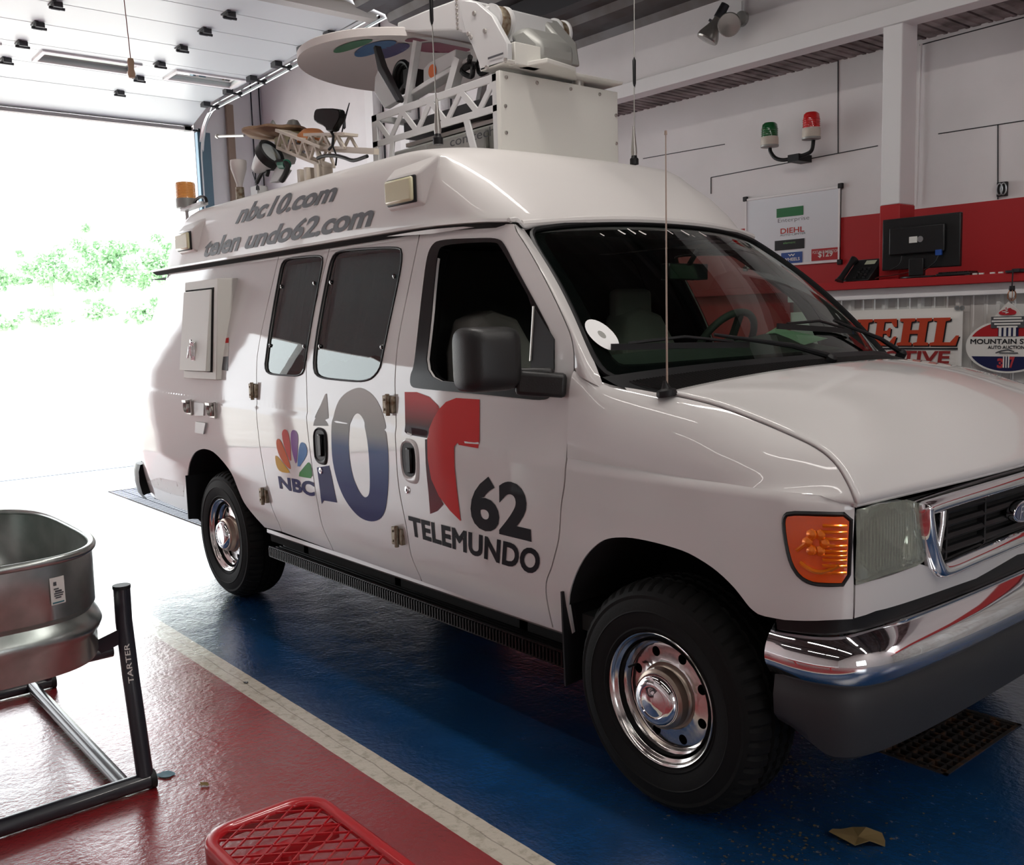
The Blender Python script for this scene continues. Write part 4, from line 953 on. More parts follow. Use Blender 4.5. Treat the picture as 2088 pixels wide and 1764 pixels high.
# --- lamps
def offS(o): return lambda a, b, h=0: body(a, b, o+h)
li = inset_poly(lampO, .013)
UM = UL
def clipu(P, lo=None, hi=None): return [(min(hi, a) if hi else a, b) for a, b in P]
for mm in (None, YC):
    par = panel('turn_signal', [li], Sb(.003), 'amber', van, thick=.02, step=.03, mirror=mm)
    m_ = MB(); ribbon(m_, resample(lampO, 60, True), match(resample(lampO, 60, True), li), offS(-.001), .008, 4)
    if mm: m_ = mir(m_)
    m_.obj('lamp_gasket', 'black_plastic', par, smooth=True)
    m_ = MB()
    u0, u1 = min(a for a, b in li), max(a for a, b in li); z0, z1 = min(b for a, b in li), max(b for a, b in li)
    for k in range(9):
        z_ = z0+.03+(z1-z0-.06)*k/8; m_.tube([Vector(body(u, z_+.004*math.sin(k), .005)) for u in [u0+(u1-u0)*(.60+.36*j/6) for j in range(7)]], .005, 6)
    for k in range(6):
        a_ = 2*PI*k/6; m_.lathe([(.016, 0), (.014, .006), (0, .010)], body(u0+.50*(u1-u0)+.022*math.cos(a_), z0+.60*(z1-z0)+.026*math.sin(a_), .002), (0, -1, 0), 10)
    m_.tube([Vector(body(u0+(u1-u0)*(.25+.6*j/9), z0+(z1-z0)*(.28-.12*math.sin(j/9*PI)), .004)) for j in range(10)], .007, 6)
    m_.tube([Vector(body(u0+(u1-u0)*(.2+.3*j/6), z0+(z1-z0)*(.45+.25*j/6), .004)) for j in range(7)], .006, 6)
    if mm: m_ = mir(m_)
    m_.obj('lens_ribs', 'amber_dark', par, smooth=True)
    hl = [(0.669,1.094), (0.756,1.101), (0.877,1.098), (0.929,1.083), (0.953,1.023), (0.974,0.954), (0.982,0.901), (0.936,0.895), (0.777,0.897), (0.663,0.882), (0.666,0.955), (0.668,1.033)]
    hl = [(max(a, UL+.004), b) for a, b in hl]
    hp_ = panel('headlamp', [hl], Sb(.002), 'lens', van, thick=.02, step=.03, mirror=mm)
    ub, ut = UL+.004, max(a for a, b in hl)
    def refl(a, b):
        cu, cz_ = (ub+ut)/2-.01, (min(q[1] for q in hl)+max(q[1] for q in hl))/2
        r = min(1, math.hypot((a-cu)/.13, (b-cz_)/.10)); return body(a, b, -.012-.060*(1-r*r)+.004*math.sin(a*150))
    panel('reflector', [inset_poly(hl, .006)], refl, 'reflector', hp_, thick=0, step=.016, mirror=mm, custom=False)
    m_ = MB(); q = body((ub+ut)/2-.01, .99, -.06); m_.lathe([(0, .03), (.012, .026), (.018, 0), (0, -.01)], q, (1, -.2, 0), 14); 
    if mm: m_ = mir(m_)
    m_.obj('bulb', 'glass_clear', hp_, smooth=True)
    m_ = MB()
    for k in range(22):
        u_ = ub+.012+(ut-ub-.03)*k/21; m_.tube([Vector(body(u_, z_, -.004)) for z_ in (.925, 1.0, 1.06)], .0018, 5)
    if mm: m_ = mir(m_)
    m_.obj('lens_flutes', 'lens', hp_)
# grille: chrome surround, posts, slats, oval badge
gO = [(0.935,1.083), (0.957,1.01), (0.978,0.93), (0.996,0.867), (1.036,0.83), (1.113,0.819)]
gO = [gO[0], gO[1], gO[2], gO[3], gO[4]]
UG0 = gO[0][0]
TOP = [(UG0, gO[0][1]), (UG0+.15, 1.084), (U_NOSE, 1.092)]; BOT = [(gO[4][0], gO[4][1]), (1.2, .842), (U_NOSE, .850)]
outer = [(UG0, 1.076), (UG0+.02, 1.083), (UG0+.2, 1.088), (U_NOSE, 1.093), (2*U_NOSE-UG0-.2, 1.088), (2*U_NOSE-UG0-.02, 1.083), (2*U_NOSE-UG0, 1.076), (2*U_NOSE-UG0-.03, .95), (2*U_NOSE-gO[4][0]+.01, .85), (2*U_NOSE-gO[4][0]-.03, .832), (2*U_NOSE-1.25, .840), (U_NOSE, .848), (1.25, .840), (gO[4][0]+.03, .832), (gO[4][0]-.01, .85), (UG0+.03, .95)]
def bodyF(u, z, off=0.):
    if u <= U_NOSE: return body(u, z, off)
    a = body(2*U_NOSE-u, z, off); return (a[0], 2*YC-a[1], a[2])
o_ = resample(chaikin(outer, 2), 160, True); i_ = inset_poly(o_, -.052)
if sum(1 for a, b in i_ if 0) : pass
Aarea = sum(o_[k][0]*o_[(k+1) % 160][1]-o_[(k+1) % 160][0]*o_[k][1] for k in range(160))
i_ = inset_poly(o_, .050)
i_ = [(a*.6+b[0]*.4, z) for (a, z), b in zip(i_, i_)]
m_ = MB(); rows = []
for t, h in ((0, -.03), (0, .012), (.18, .030), (.45, .036), (.75, .028), (1.0, .010), (1.0, -.04)):
    rows.append([bodyF(a[0]*(1-t)+b[0]*t, a[1]*(1-t)+b[1]*t, h) for a, b in zip(o_, i_)])
m_.grid(rows, closed=True)
GR = m_.obj('grille', 'chrome', van, smooth=True, angle=60)
m_ = MB(); m_.grid([[bodyF(UG0+.04+(2*(U_NOSE-UG0)-.08)*k/24, z_, -.05) for k in range(25)] for z_ in (.85, 1.075)]); m_.obj('grille_back', 'black_gap', GR)
for k, z_ in enumerate((.905, .945, .985, 1.025)):
    m_ = MB(); rows = []
    for dz, h in ((-.011, -.04), (-.010, -.012), (0, -.004), (.010, -.012), (.011, -.04)): rows.append([bodyF(UG0+.05+(2*(U_NOSE-UG0)-.10)*j/30, z_+dz, h) for j in range(31)])
    m_.grid(rows); m_.obj('grille_slat', 'black_plastic', GR, smooth=True)
for u_ in (1.12, 1.36, 2*U_NOSE-1.36, 2*U_NOSE-1.12):
    m_ = MB(); m_.bar(bodyF(u_, .88, -.02), bodyF(u_, 1.05, -.02), .010, .03); m_.obj('grille_rib', 'black_plastic', GR)
for sgn in (1, -1):
    pp = [bodyF(u if sgn > 0 else 2*U_NOSE-u, z, .004) for u, z in ((1.035, .872), (1.040, .90), (1.066, 1.0), (1.072, 1.052))]
    m_ = MB(); m_.tube(pp, .012, 10); m_.lathe([(0, 0), (.02, .004), (.012, .02), (0, .03)], pp[0], (.9, 0, .4), 12); m_.obj('grille_post', 'chrome', GR, smooth=True)
bc = Vector(bodyF(U_NOSE, .962, .012)); m_ = MB(); ov = [(.088*math.cos(t), .036*math.sin(t)) for t in [2*PI*k/48 for k in range(48)]]
m_.prism(ov, lambda a, b, d_: (bc.x+d_, bc.y+a, bc.z+b), -.02, .008); bd = m_.obj('badge', 'chrome', GR, bevel=.003)
m_ = MB(); m_.prism([(a*.90, b*.86) for a, b in ov], lambda a, b, d_: (bc.x+d_, bc.y+a, bc.z+b), 0, .0095); m_.obj('badge_face', mat('badge_blue', (.02, .04, .13), .2, coat=1), bd)
def Sx(x_, h=0): return lambda a, b: (x_, a, b)
lettering('badge_script', 'Ford', [(YC-.052, bc.z-.020), (YC+.052, bc.z-.020), (YC+.062, bc.z+.022), (YC-.042, bc.z+.022)], Sx(bc.x+.0105), 'chrome', bd, weight=-.0)
# black strip between header panel and bumper, chrome bumper, valance
m_ = MB(); m_.grid([[bodyF(.44+(2*(U_NOSE-.44))*k/60, z_, h) for k in range(61)] for z_, h in ((.81, -.03), (.77, -.02), (.70, -.03))]); m_.obj('bumper_gap_filler', 'black_plastic', van, smooth=True)
BP = crom([(.418, .006), (.50, .004), (.58, .018), (.645, .052), (.69, .105), (.718, .18), (.735, .29), (.748, .48), (.755, .72), (.757, YC)], 6)
BP = BP+[(x_, 2*YC-y_) for x_, y_ in reversed(BP[:-1])]
def bnorm(i):
    a, b = BP[max(i-1, 0)], BP[min(i+1, len(BP)-1)]; t = Vector((b[0]-a[0], b[1]-a[1])).normalized(); return t.y, -t.x
def brow(prof, i):
    nx, ny = bnorm(i); 
    if i == 0: nx, ny = 0, -1
    if i == len(BP)-1: nx, ny = 0, 1
    return [(BP[i][0]+nx*o, BP[i][1]+ny*o, z_) for z_, o in prof]
pr_ = crom([(.735, -.12), (.748, -.082), (.738, -.055), (.705, -.018), (.672, -.001), (.640, .002), (.610, -.012), (.585, -.034), (.578, -.06)], 3)
m_ = MB(); m_.grid([brow(pr_, i) for i in range(len(BP))])
for i in (0, len(BP)-1): m_.add(brow(pr_, i), [tuple(range(len(pr_)))])
m_.obj('front_bumper', 'chrome', van, smooth=True, angle=55)
m_ = MB(); rows = []
for i in range(len(BP)):
    e = min(1, min(i, len(BP)-1-i)/16); e = e*e*(3-2*e)
    zb = .405-.065*e
    rows.append(brow([(.60, -.075), (.578, -.050), (.52, -.040), (.46, -.045), (zb+.03, -.065), (zb, -.11), (zb, -.2)], i))
m_.grid(rows); m_.obj('front_valance', 'valance', van, smooth=True)
m_ = MB(); m_.add([(.44, .14, .40), (.44, .14, .72), (.44, 1.87, .72), (.44, 1.87, .40)], [(0, 1, 2, 3)]); m_.obj('valance_back', 'black_gap', van)
# rear bumper
m_ = MB(); RBp = [(-4.86, .0), (-4.95, .0), (-5.03, .03), (-5.10, .10), (-5.14, .25), (-5.16, .6), (-5.16, YC)]; RBp = crom(RBp, 4); RBp += [(x_, 2*YC-y_) for x_, y_ in reversed(RBp[:-1])]
rows = []
for i in range(len(RBp)):
    a, b = RBp[max(i-1, 0)], RBp[min(i+1, len(RBp)-1)]; t = Vector((b[0]-a[0], b[1]-a[1])).normalized(); nx, ny = -t.y, t.x; nx, ny = -abs(nx) if RBp[i][0] < -5.0 else nx, ny
    n_ = Vector((RBp[i][0]+4.4, RBp[i][1]-YC)).normalized(); rows.append([(RBp[i][0]+n_.x*o, RBp[i][1]+n_.y*o, z_) for z_, o in ((.70, -.05), (.69, -.01), (.64, .005), (.56, .005), (.48, -.01), (.44, -.04))])
m_.grid(rows); m_.obj('rear_bumper', 'grey_plastic', van, smooth=True)
# --- wheels
def wheel(x_, side):
    """side -1 near, +1 far; built about (x, y, .387)"""
    yo = 0.012 if side < 0 else 2*YC-.012; c = Vector((x_, yo, .387)); ax = Vector((0, side*1., 0))
    if x_ < -1: c.y += -side*.022
    w = MB()
    t = [(.222, -.028), (.226, -.006), (.232, -.002), (.236, .006), (.241, .004), (.262, .011), (.290, .014), (.293, .017), (.297, .014), (.320, .010), (.334, .005), (.345, .006), (.357, -.004)]
    tread = [(.369, -.016), (.378, -.030), (.383, -.048)]
    nt_ = len(t)
    prof = t+tread
    y0 = .06
    for g0 in (.082, .125, .168):
        prof += [(.386, -g0+.007), (.374, -g0+.004), (.374, -g0-.006), (.387, -g0-.009)]
    prof += [(.3845, -.195), (.380, -.21), (.366, -.232), (.30, -.255), (.222, -.235)]
    n_ = 200
    w.lathe(prof, c, ax, n_)
    # lugs: shoulder blocks
    k0 = 7; m = len(prof)
    ax_ = ax; 
    for i in range(m):
        r, h = prof[i]
        if i in (nt_, nt_+1, nt_+2, m-5, m-4) or (nt_+2 < i < m-5):
            for j in range(n_):
                dip = 0
                if i in (nt_, nt_+1, nt_+2, m-5, m-4): dip = .009 if j % 4 == 0 else 0
                elif r > .38: dip = .007 if (j+i) % 4 == 0 else 0
                if dip:
                    v = Vector(w.v[i*n_+j]); d_ = v-c; al = ax_*d_.dot(ax_); rad = d_-al; w.v[i*n_+j] = tuple(c+al+rad*(1-dip/rad.length))
    wt = thing2('wheel', c)
    w.obj('tyre', 'rubber', wt, smooth=True, angle=22)
    rm = MB()
    rm.lathe([(.205, -.045), (.226, -.020), (.2245, -.004), (.220, .0), (.215, -.003), (.211, -.012), (.2085, -.016), (.201, -.020), (.1985, -.024), (.194, -.036), (.1915, -.040), (.184, -.044), (.181, -.048), (.174, -.058)], c, ax, 72)
    R0 = rm.obj('rim', 'rim', wt, smooth=True, angle=50)
    def face(a, b, h=0):
        r = math.hypot(a, b); T_ = [(.05, -.045), (.100, -.048), (.112, -.054), (.135, -.057), (.165, -.058), (.172, -.059), (.178, -.060), (.182, -.062)]
        q = _lin(r, T_); return (c.x+a, c.y+ax.y*q, c.z+b)
    holes = [[(.147*math.cos(PI/8+k*PI/4)+.0170*math.cos(s_), .147*math.sin(PI/8+k*PI/4)+.0170*math.sin(s_)) for s_ in [2*PI*j/18 for j in range(18)]] for k in range(8)]
    circ_ = [(.181*math.cos(2*PI*j/72), .181*math.sin(2*PI*j/72)) for j in range(72)]
    panel('wheel_face', [circ_]+holes, face, 'rim', R0, thick=.012, step=.014, flip=(side > 0), custom=True)
    bk = MB(); bk.lathe([(0, -.085), (.19, -.095)], c, ax, 32); bk.lathe([(.19, -.02), (.19, -.24)], c, ax, 32); bk.obj('brake_backing', 'black_gap', R0)
    hb = MB(); hb.lathe([(.112, -.052), (.108, -.040), (.101, -.034), (.099, -.006), (.092, .0), (.080, .002)], c, ax, 40); hb.obj('hub_ring', 'rim_dull', R0, smooth=True)
    hc = MB(); hc.lathe([(.088, -.012), (.088, .002), (.082, .018), (.070, .026), (.056, .028), (.054, .025), (.048, .025), (.030, .030), (0, .032)], c, ax, 40); hc.obj('hub_cap', 'chrome', R0, smooth=True, angle=50)
    vs_ = MB(); q = c+Vector((-.08, ax.y*-.010, -.17)); 
    q = c+Vector((.155*math.cos(2.6), 0, .155*math.sin(.5))); vs_.tube([q+ax*-.04, q+ax*-.005], .004, 8); vs_.obj('valve_stem', 'rubber', R0)
    return wt
def thing2(name, c):
    o = bpy.data.objects.new(name, None); COL.objects.link(o); o.parent = van; o.location = Vector(c)-org(van); ORG[o.name] = Vector(c); return o
for x_ in (0, -3.505):
    for sd in (-1, 1): wheel(x_, sd)
mb = MB(); mb.tube([(0, .2, .387), (0, 1.8, .387)], .05, 12); mb.tube([(-3.505, .2, .387), (-3.505, 1.8, .387)], .06, 12); mb.obj('axle', 'black_gap', van)
# mud flaps
for (x_, pts) in ((-.445, [(.004, .66), (.30, .66), (.30, .33), (.07, .315), (.006, .31)]), (-3.955, [(-.01, .71), (.33, .71), (.33, .36), (.10, .36), (.05, .42), (-.012, .43)])):
    m_ = MB(); m_.prism(pts, lambda a, b, d_: (x_+d_+.02*(.6-b), a, b), -.004, .004)
    both('mud_flap', m_, 'black_plastic')
# ------------------------------------------------------------------ livery
SD = Sb(.0016); SD2 = Sb(.0024)
def decal(name, loops, m_, par, S=SD, step=.05, **k): return panel(name, loops, S, m_, par, thick=0, step=step, **k)
def roofS(a, b, h=0): return (a, roofside(a, b)-.003-h, b)
Q = [(-3.377,2.24), (-2.228,2.24), (-2.152,2.338), (-3.273,2.349)]
lettering('lettering', 'nbc10.com', Q, roofS, 'grey_print', roof, weight=.032, spacing=.97, label='charcoal italic web address, upper line')
Q = [(-3.839,2.078), (-3.32,2.08), (-3.231,2.195), (-3.75,2.186)]
lettering('lettering', 'telen', Q, roofS, 'grey_print', roof, weight=.032, spacing=.97, label='charcoal italic lettering, last letter torn')
Q = [(-3.234,2.082), (-1.857,2.083), (-1.786,2.194), (-3.129,2.186)]
lettering('lettering', 'undo62.com', Q, roofS, 'grey_print', roof, weight=.032, spacing=.97, label='charcoal italic web address, lower line')
Q = [(-1.412,0.714), (-0.578,0.692), (-0.541,0.796), (-1.412,0.804)]
lettering('lettering', 'TELEMUNDO', Q, SD, 'black_print', FD, weight=.038, spacing=1.05, label='row of black capitals under the emblem')
Q = [(-0.965,0.818), (-0.595,0.817), (-0.599,1.036), (-0.947,1.038)]
lettering('lettering', '62', Q, SD, 'black_print', FD, weight=.038, spacing=1.0, label='large black numerals')
Tl = [[(-1.428,1.34), (-1.336,1.343), (-1.244,1.327), (-1.178,1.293), (-1.169,1.281), (-1.207,1.242), (-1.24,1.193), (-1.245,1.156), (-1.321,1.158), (-1.387,1.16), (-1.417,1.17)], [(-1.26,1.149), (-1.242,1.152), (-1.242,1.071), (-1.218,0.986), (-1.17,0.919), (-1.141,0.89), (-1.188,0.855), (-1.242,0.835), (-1.246,0.925), (-1.258,1.048)]]
for t_ in Tl: decal('emblem_back', [t_], 't_dark', FD, step=.03)
Tr = [(-1.169,1.281), (-1.124,1.311), (-1.055,1.33), (-0.903,1.331), (-0.897,1.142), (-1.023,1.145), (-1.031,1.153), (-1.054,1.136), (-1.054,1.06), (-1.041,0.949), (-1.027,0.835), (-1.096,0.868), (-1.17,0.919), (-1.22,0.986), (-1.242,1.071), (-1.242,1.154), (-1.24,1.193), (-1.207,1.242)]
decal('emblem', [Tr], 'red_print', FD, S=SD2, step=.03)
for nm, P_ in dict(yellow=[(-2.671,0.952), (-2.647,0.956), (-2.61,0.941), (-2.51,0.886), (-2.515,0.875), (-2.621,0.871), (-2.661,0.897)],
    orange=[(-2.646,1.034), (-2.623,1.05), (-2.592,1.045), (-2.541,0.986), (-2.495,0.918), (-2.499,0.892), (-2.593,0.933), (-2.638,0.986)],
    pink=[(-2.577,1.072), (-2.566,1.095), (-2.539,1.106), (-2.509,1.099), (-2.491,1.07), (-2.48,0.999), (-2.488,0.926), (-2.548,1.001)],
    purple=[(-2.476,1.079), (-2.463,1.102), (-2.437,1.109), (-2.407,1.101), (-2.392,1.077), (-2.403,1.006), (-2.431,0.924), (-2.454,0.962), (-2.474,1.016)],
    blue=[(-2.384,1.031), (-2.367,1.048), (-2.342,1.052), (-2.313,1.043), (-2.299,1.015), (-2.313,0.979), (-2.422,0.904), (-2.405,0.974)],
    green=[(-2.311,0.948), (-2.29,0.956), (-2.268,0.94), (-2.263,0.874), (-2.348,0.871), (-2.43,0.871)]).items():
    decal('feather_decal', [chaikin(P_, 1)], 'f_'+nm, S1, step=.03)
Q = [(-2.643,0.779), (-2.254,0.781), (-2.249,0.86), (-2.651,0.846)]
lettering('lettering', 'NBC', Q, SD, 'navy_print', S1, weight=.04, label='navy capitals under the coloured feathers')
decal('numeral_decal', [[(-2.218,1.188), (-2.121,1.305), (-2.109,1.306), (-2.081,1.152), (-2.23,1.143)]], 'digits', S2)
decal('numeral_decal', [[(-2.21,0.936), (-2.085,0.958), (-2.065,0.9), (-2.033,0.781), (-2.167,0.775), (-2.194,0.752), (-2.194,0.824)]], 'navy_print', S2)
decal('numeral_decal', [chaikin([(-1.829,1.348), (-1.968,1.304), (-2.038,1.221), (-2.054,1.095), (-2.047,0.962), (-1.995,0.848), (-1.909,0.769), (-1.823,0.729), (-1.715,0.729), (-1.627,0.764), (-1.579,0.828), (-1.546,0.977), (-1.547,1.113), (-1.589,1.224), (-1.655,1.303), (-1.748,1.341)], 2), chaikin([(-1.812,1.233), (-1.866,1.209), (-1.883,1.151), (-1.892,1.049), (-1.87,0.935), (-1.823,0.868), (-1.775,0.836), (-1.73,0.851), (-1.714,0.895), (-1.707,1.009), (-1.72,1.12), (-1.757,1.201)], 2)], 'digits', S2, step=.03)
for P_ in ([(-0.996,1.165), (-0.903,1.166), (-0.895,1.158), (-0.983,1.155)], [(-1.405,1.171), (-1.354,1.164), (-1.373,1.154), (-1.402,1.157)]): decal('paint_chip', [P_], 'paint', FD, S=Sb(.003))
# rub marks / rust on the lower rear corner
decal('rust_patch', [[(-4.83,0.569), (-4.542,0.629), (-4.251,0.64), (-4.063,0.631), (-4.133,0.544), (-4.382,0.534), (-4.667,0.543)]], 'paint_rust', RQ, S=Sb(.001))
# side cabinet, power inlets, caution label
sb = MB()
cab_f = [(-3.795,1.922), (-3.306,1.93), (-3.424,1.33), (-3.941,1.343)]
xr0 = (cab_f[0][0]+cab_f[3][0])/2; xr1 = (cab_f[1][0]+cab_f[2][0])/2; zt_ = (cab_f[0][1]+cab_f[1][1])/2; zb_ = (cab_f[2][1]+cab_f[3][1])/2
def CF(x_, z_, d_=0): t = (z_-zb_)/(zt_-zb_); return (x_, -.012+.050*t-d_, z_)
CS = [(0, 1, 2, 3), (7, 6, 5, 4), (0, 4, 5, 1), (1, 5, 6, 2), (2, 6, 7, 3), (3, 7, 4, 0)]
def cslab(m_, x0_, z0_, x1_, z1_, d0, d1, tilt=0): m_.add([CF(x0_, z0_, d1+tilt), CF(x1_, z0_, d1+tilt), CF(x1_, z1_, d1), CF(x0_, z1_, d1), CF(x0_, z0_, d0), CF(x1_, z0_, d0), CF(x1_, z1_, d0), CF(x0_, z1_, d0)], CS)
sb.add([CF(xr0, zb_), CF(xr1, zb_), CF(xr1, zt_), CF(xr0, zt_), (xr0, .05, zb_), (xr1+.01, .05, zb_), (xr1+.04, .17, zt_), (xr0, .17, zt_)], CS)
cab = sb.obj('side_cabinet', 'alu_cream', RQ, bevel=.005)
m_ = MB(); cslab(m_, xr0+.02, zb_+.045, xr1-.05, zt_-.05, 0, .002); m_.obj('door_gap', 'black_gap', cab)
m_ = MB(); cslab(m_, xr0+.012, zb_+.05, xr1-.075, zt_-.06, .002, .012, .02)
cd = m_.obj('cabinet_door', 'alu_cream', cab, bevel=.004)
lx = [(-3.644,1.504)][0]
ly = CF(0, lx[1], .026)[1]
m_ = MB(); m_.box((lx[0]-.03, ly-.010, lx[1]-.055), (lx[0]+.03, ly+.004, lx[1]+.055)); m_.box((lx[0]-.012, ly-.022, lx[1]-.03), (lx[0]+.012, ly-.008, lx[1]+.035)); m_.tube([(lx[0]-.03, ly-.014, lx[1]+.03), (lx[0]-.045, ly-.022, lx[1]-.04)], .006, 8); m_.lathe([(0, 0), (.014, 0), (.012, .008), (0, .009)], (lx[0], ly-.010, lx[1]+.06), (0, -1, 0), 12); m_.obj('latch', 'chrome', cd, bevel=.004)
P_ = [(-3.42,1.575), (-3.312,1.582), (-3.304,1.552), (-3.406,1.549)]; decal('caution_label', [P_], 'red_print', RQ)
P_ = [(-3.406,1.549), (-3.304,1.552), (-3.283,1.475), (-3.393,1.471)]; decal('caution_label', [P_], 'paper', RQ)
P_ = [(-3.393,1.471), (-3.283,1.475), (-3.273,1.392), (-3.387,1.396)]; decal('caution_label', [P_], 'grey_print', RQ)
for k in range(5):
    P_ = [(-3.07+.0, 1.42)]
for (u_, z_) in [(-3.824,1.157), (-3.459,1.157)]:
    q = body(u_, z_, 0); m_ = MB(); m_.box((q[0]-.05, q[1]-.008, q[2]-.045), (q[0]+.05, q[1]+.004, q[2]+.04)); m_.lathe([(0, 0), (.038, 0), (.038, .028), (.032, .034), (.026, .02), (0, .02)], q, (0, -1, 0), 24); m_.box((q[0]-.03, q[1]-.04, q[2]+.03), (q[0]+.03, q[1], q[2]+.045)); m_.tube([(q[0]+.045, q[1]-.012, q[2]+.05), (q[0]+.045, q[1]-.012, q[2]-.05)], .006, 8)
    m_.obj('power_inlet', 'steel', RQ, smooth=True, angle=35)
P_ = [(-3.743,1.19), (-3.587,1.19), (-3.6,1.116), (-3.739,1.107)]; panel('cover_plate', [P_], Sb(.008), 'alu_white', RQ, thick=.01)
P_ = [(-3.719,1.073), (-3.564,1.073), (-3.607,1.003), (-3.736,1.003)]; panel('cover_plate', [P_], Sb(.012), 'alu_white', RQ, thick=.014)
# marker lamps on the raised roof
for (cx, cz_) in [(-1.55,2.206), (-4.051,2.193)]:
    q = (cx, roofside(cx, cz_), cz_)
    m_ = MB(); m_.add([(cx-.13, q[1]-.035, cz_-.06), (cx+.13, q[1]-.035, cz_-.06), (cx+.13, q[1]-.035, cz_+.065), (cx-.13, q[1]-.035, cz_+.065), (cx-.15, q[1]+.02, cz_-.09), (cx+.15, q[1]+.02, cz_-.09), (cx+.22, q[1]+.03, cz_+.14), (cx-.15, q[1]+.03, cz_+.12)], [(0, 1, 2, 3), (7, 6, 5, 4), (0, 4, 5, 1), (1, 5, 6, 2), (2, 6, 7, 3), (3, 7, 4, 0)])
    w_ = m_.obj('lamp_wedge', 'paint_roof', roof, bevel=.012)
    m_ = MB(); m_.box((cx-.112, q[1]-.045, cz_-.058), (cx+.112, q[1]-.030, cz_+.058)); m_.obj('marker_base', 'black_plastic', w_, bevel=.006) if False else m_.obj('marker_base', 'black_plastic', roof, bevel=.006)
    m_ = MB(); m_.box((cx-.105, q[1]-.062, cz_-.052), (cx+.105, q[1]-.040, cz_+.052)); m_.obj('marker_lamp', 'lamp_cream', roof, bevel=.014)

# ------------------------------------------------------------------ roof equipment (all bolted to the van)
YT = .66
def Y3(y): return lambda a, b, d_=0: (a, y+d_, b)
top = 2.775; low = 2.44; mid = 2.635; xa, xb = -2.62, -1.50
fr = MB()
for y_ in (YT, 1.42):
    t_ = .010; fr.box((xa, y_, top-.038), (xb, y_+t_, top)); fr.box((xa, y_, mid-.034), (xb, y_+t_, mid)); fr.box((xa, y_, low-.03), (xa+.055, y_+t_, top)); fr.box((xb-.06, y_, low-.03), (xb, y_+t_, top))
    n_ = 4; w_ = (xb-xa-.09)/n_
    for k in range(n_):
        x0_ = xa+.045+k*w_; fr.bar((x0_, y_+.005, top-.03), (x0_+w_/2, y_+.005, mid-.015), t_, .034, up=(0, 1, 0)) if False else fr.bar((x0_, y_+.005, top-.03), (x0_+w_/2, y_+.005, mid-.015), .034, .0098, up=(0, 1, 0)); fr.bar((x0_+w_/2, y_+.005, mid-.015), (x0_+w_, y_+.005, top-.03), .034, .0096, up=(0, 1, 0))
    fr.bar((xb-.27, y_+.005, mid-.02), (xb-.20, y_+.005, low-.03), .045, .0098, up=(0, 1, 0)); fr.bar((xa+.20, y_+.005, mid-.01), (xa+.14, y_+.005, low-.06), .04, .0098, up=(0, 1, 0))
for x_ in (xa, xb-.05): fr.box((x_, YT, top-.03), (x_+.04, 1.43, top))
fr.obj('equipment_frame', 'alu_white', van, bevel=.003)
m_ = MB(); m_.box((-1.52, .652, 2.36), (-1.49, 1.432, 2.778)); fp = m_.obj('front_panel', 'alu_cream', van, bevel=.004)
bl = MB()
for (y_, z_) in ((.69, 2.75), (.88, 2.75), (1.1, 2.75), (1.30, 2.75), (.68, 2.62), (.68, 2.50), (1.415, 2.66), (1.415, 2.52)): bl.lathe([(0, 0), (.009, 0), (.008, .006), (0, .008)], (-1.49, y_, z_), (1, 0, 0), 8)
bo = bl.obj('bolt', 'steel', fp); bo['kind'] = 'stuff'
m_ = MB(); m_.box((-2.55, .75, 2.45), (-1.58, 1.30, 2.58)); m_.box((-2.2, .72, 2.45), (-1.7, .75, 2.56)); m_.obj('transmitter_case', 'alu_grey', van, bevel=.01)
lettering('case_lettering', 'comtech', [(-1.98, 2.515), (-1.62, 2.515), (-1.62, 2.56), (-1.98, 2.56)], lambda a, b: (a, .7185, b), 'grey_print', van, weight=0)
m_ = MB()
for k in range(26): m_.box((-2.5+k*.022, .735, 2.455), (-2.489+k*.022, .747, 2.475)); m_.box((-2.5+k*.022, .735, 2.485), (-2.489+k*.022, .747, 2.505))
vs = m_.obj('vent_slots', 'black_gap', van); vs['kind'] = 'stuff'
m_ = MB(); m_.lathe([(0, 0), (.17, .0), (.17, .05), (0, .05)], (-1.95, 1.02, 2.62), (0, 0, 1), 32); m_.box((-2.5, .8, 2.60), (-1.6, 1.28, 2.62)); m_.obj('turntable', 'steel', van, smooth=True)
# dish, opening downwards
dc = Vector((-2.83, 1.03, 3.133)); ax = Vector((.011, .03, 1)).normalized(); ax = Vector((.012, .03, -1)).normalized()*-1
ax = Vector((0.011, 0.03, 1)).normalized()
m_ = MB(); R_ = .60
inner = [(R_*k/12, .10*(1-(k/12)**2)) for k in range(0, 13)]
outer_ = [(R_+.012, -.004), (R_+.014, .035), (R_+.004, .042)]+[(R_*k/12, .042+.10*(1-(k/12)**2)) for k in range(11, -1, -1)]
m_.lathe(inner+outer_, dc, ax, 72); DI = m_.obj('satellite_dish', 'dish', van, smooth=True, angle=45)
e1 = Vector((1, 0, 0)); e1 = (e1-ax*e1.dot(ax)).normalized(); e2 = ax.cross(e1)
def dishS(a, b, h=0):
    r = min(1, math.hypot(a, b)/R_); q = dc+e1*a+e2*b+ax*(.10*(1-r*r)-.003); return tuple(q)
for n_, c_ in dict(green=(.02, .16, .06), blue=(.02, .12, .30), navy=(.04, .03, .14), maroon=(.22, .03, .07)).items(): M['d_'+n_] = mat('dish_'+n_+'_paint', c_, .7)
def petal(cx, cy, L_, W_, ang):
    return [(cx+L_*math.cos(t)*math.cos(ang)-W_*math.sin(t)*math.sin(ang), cy+L_*math.cos(t)*math.sin(ang)+W_*math.sin(t)*math.cos(ang)) for t in [2*PI*k/24 for k in range(24)]]
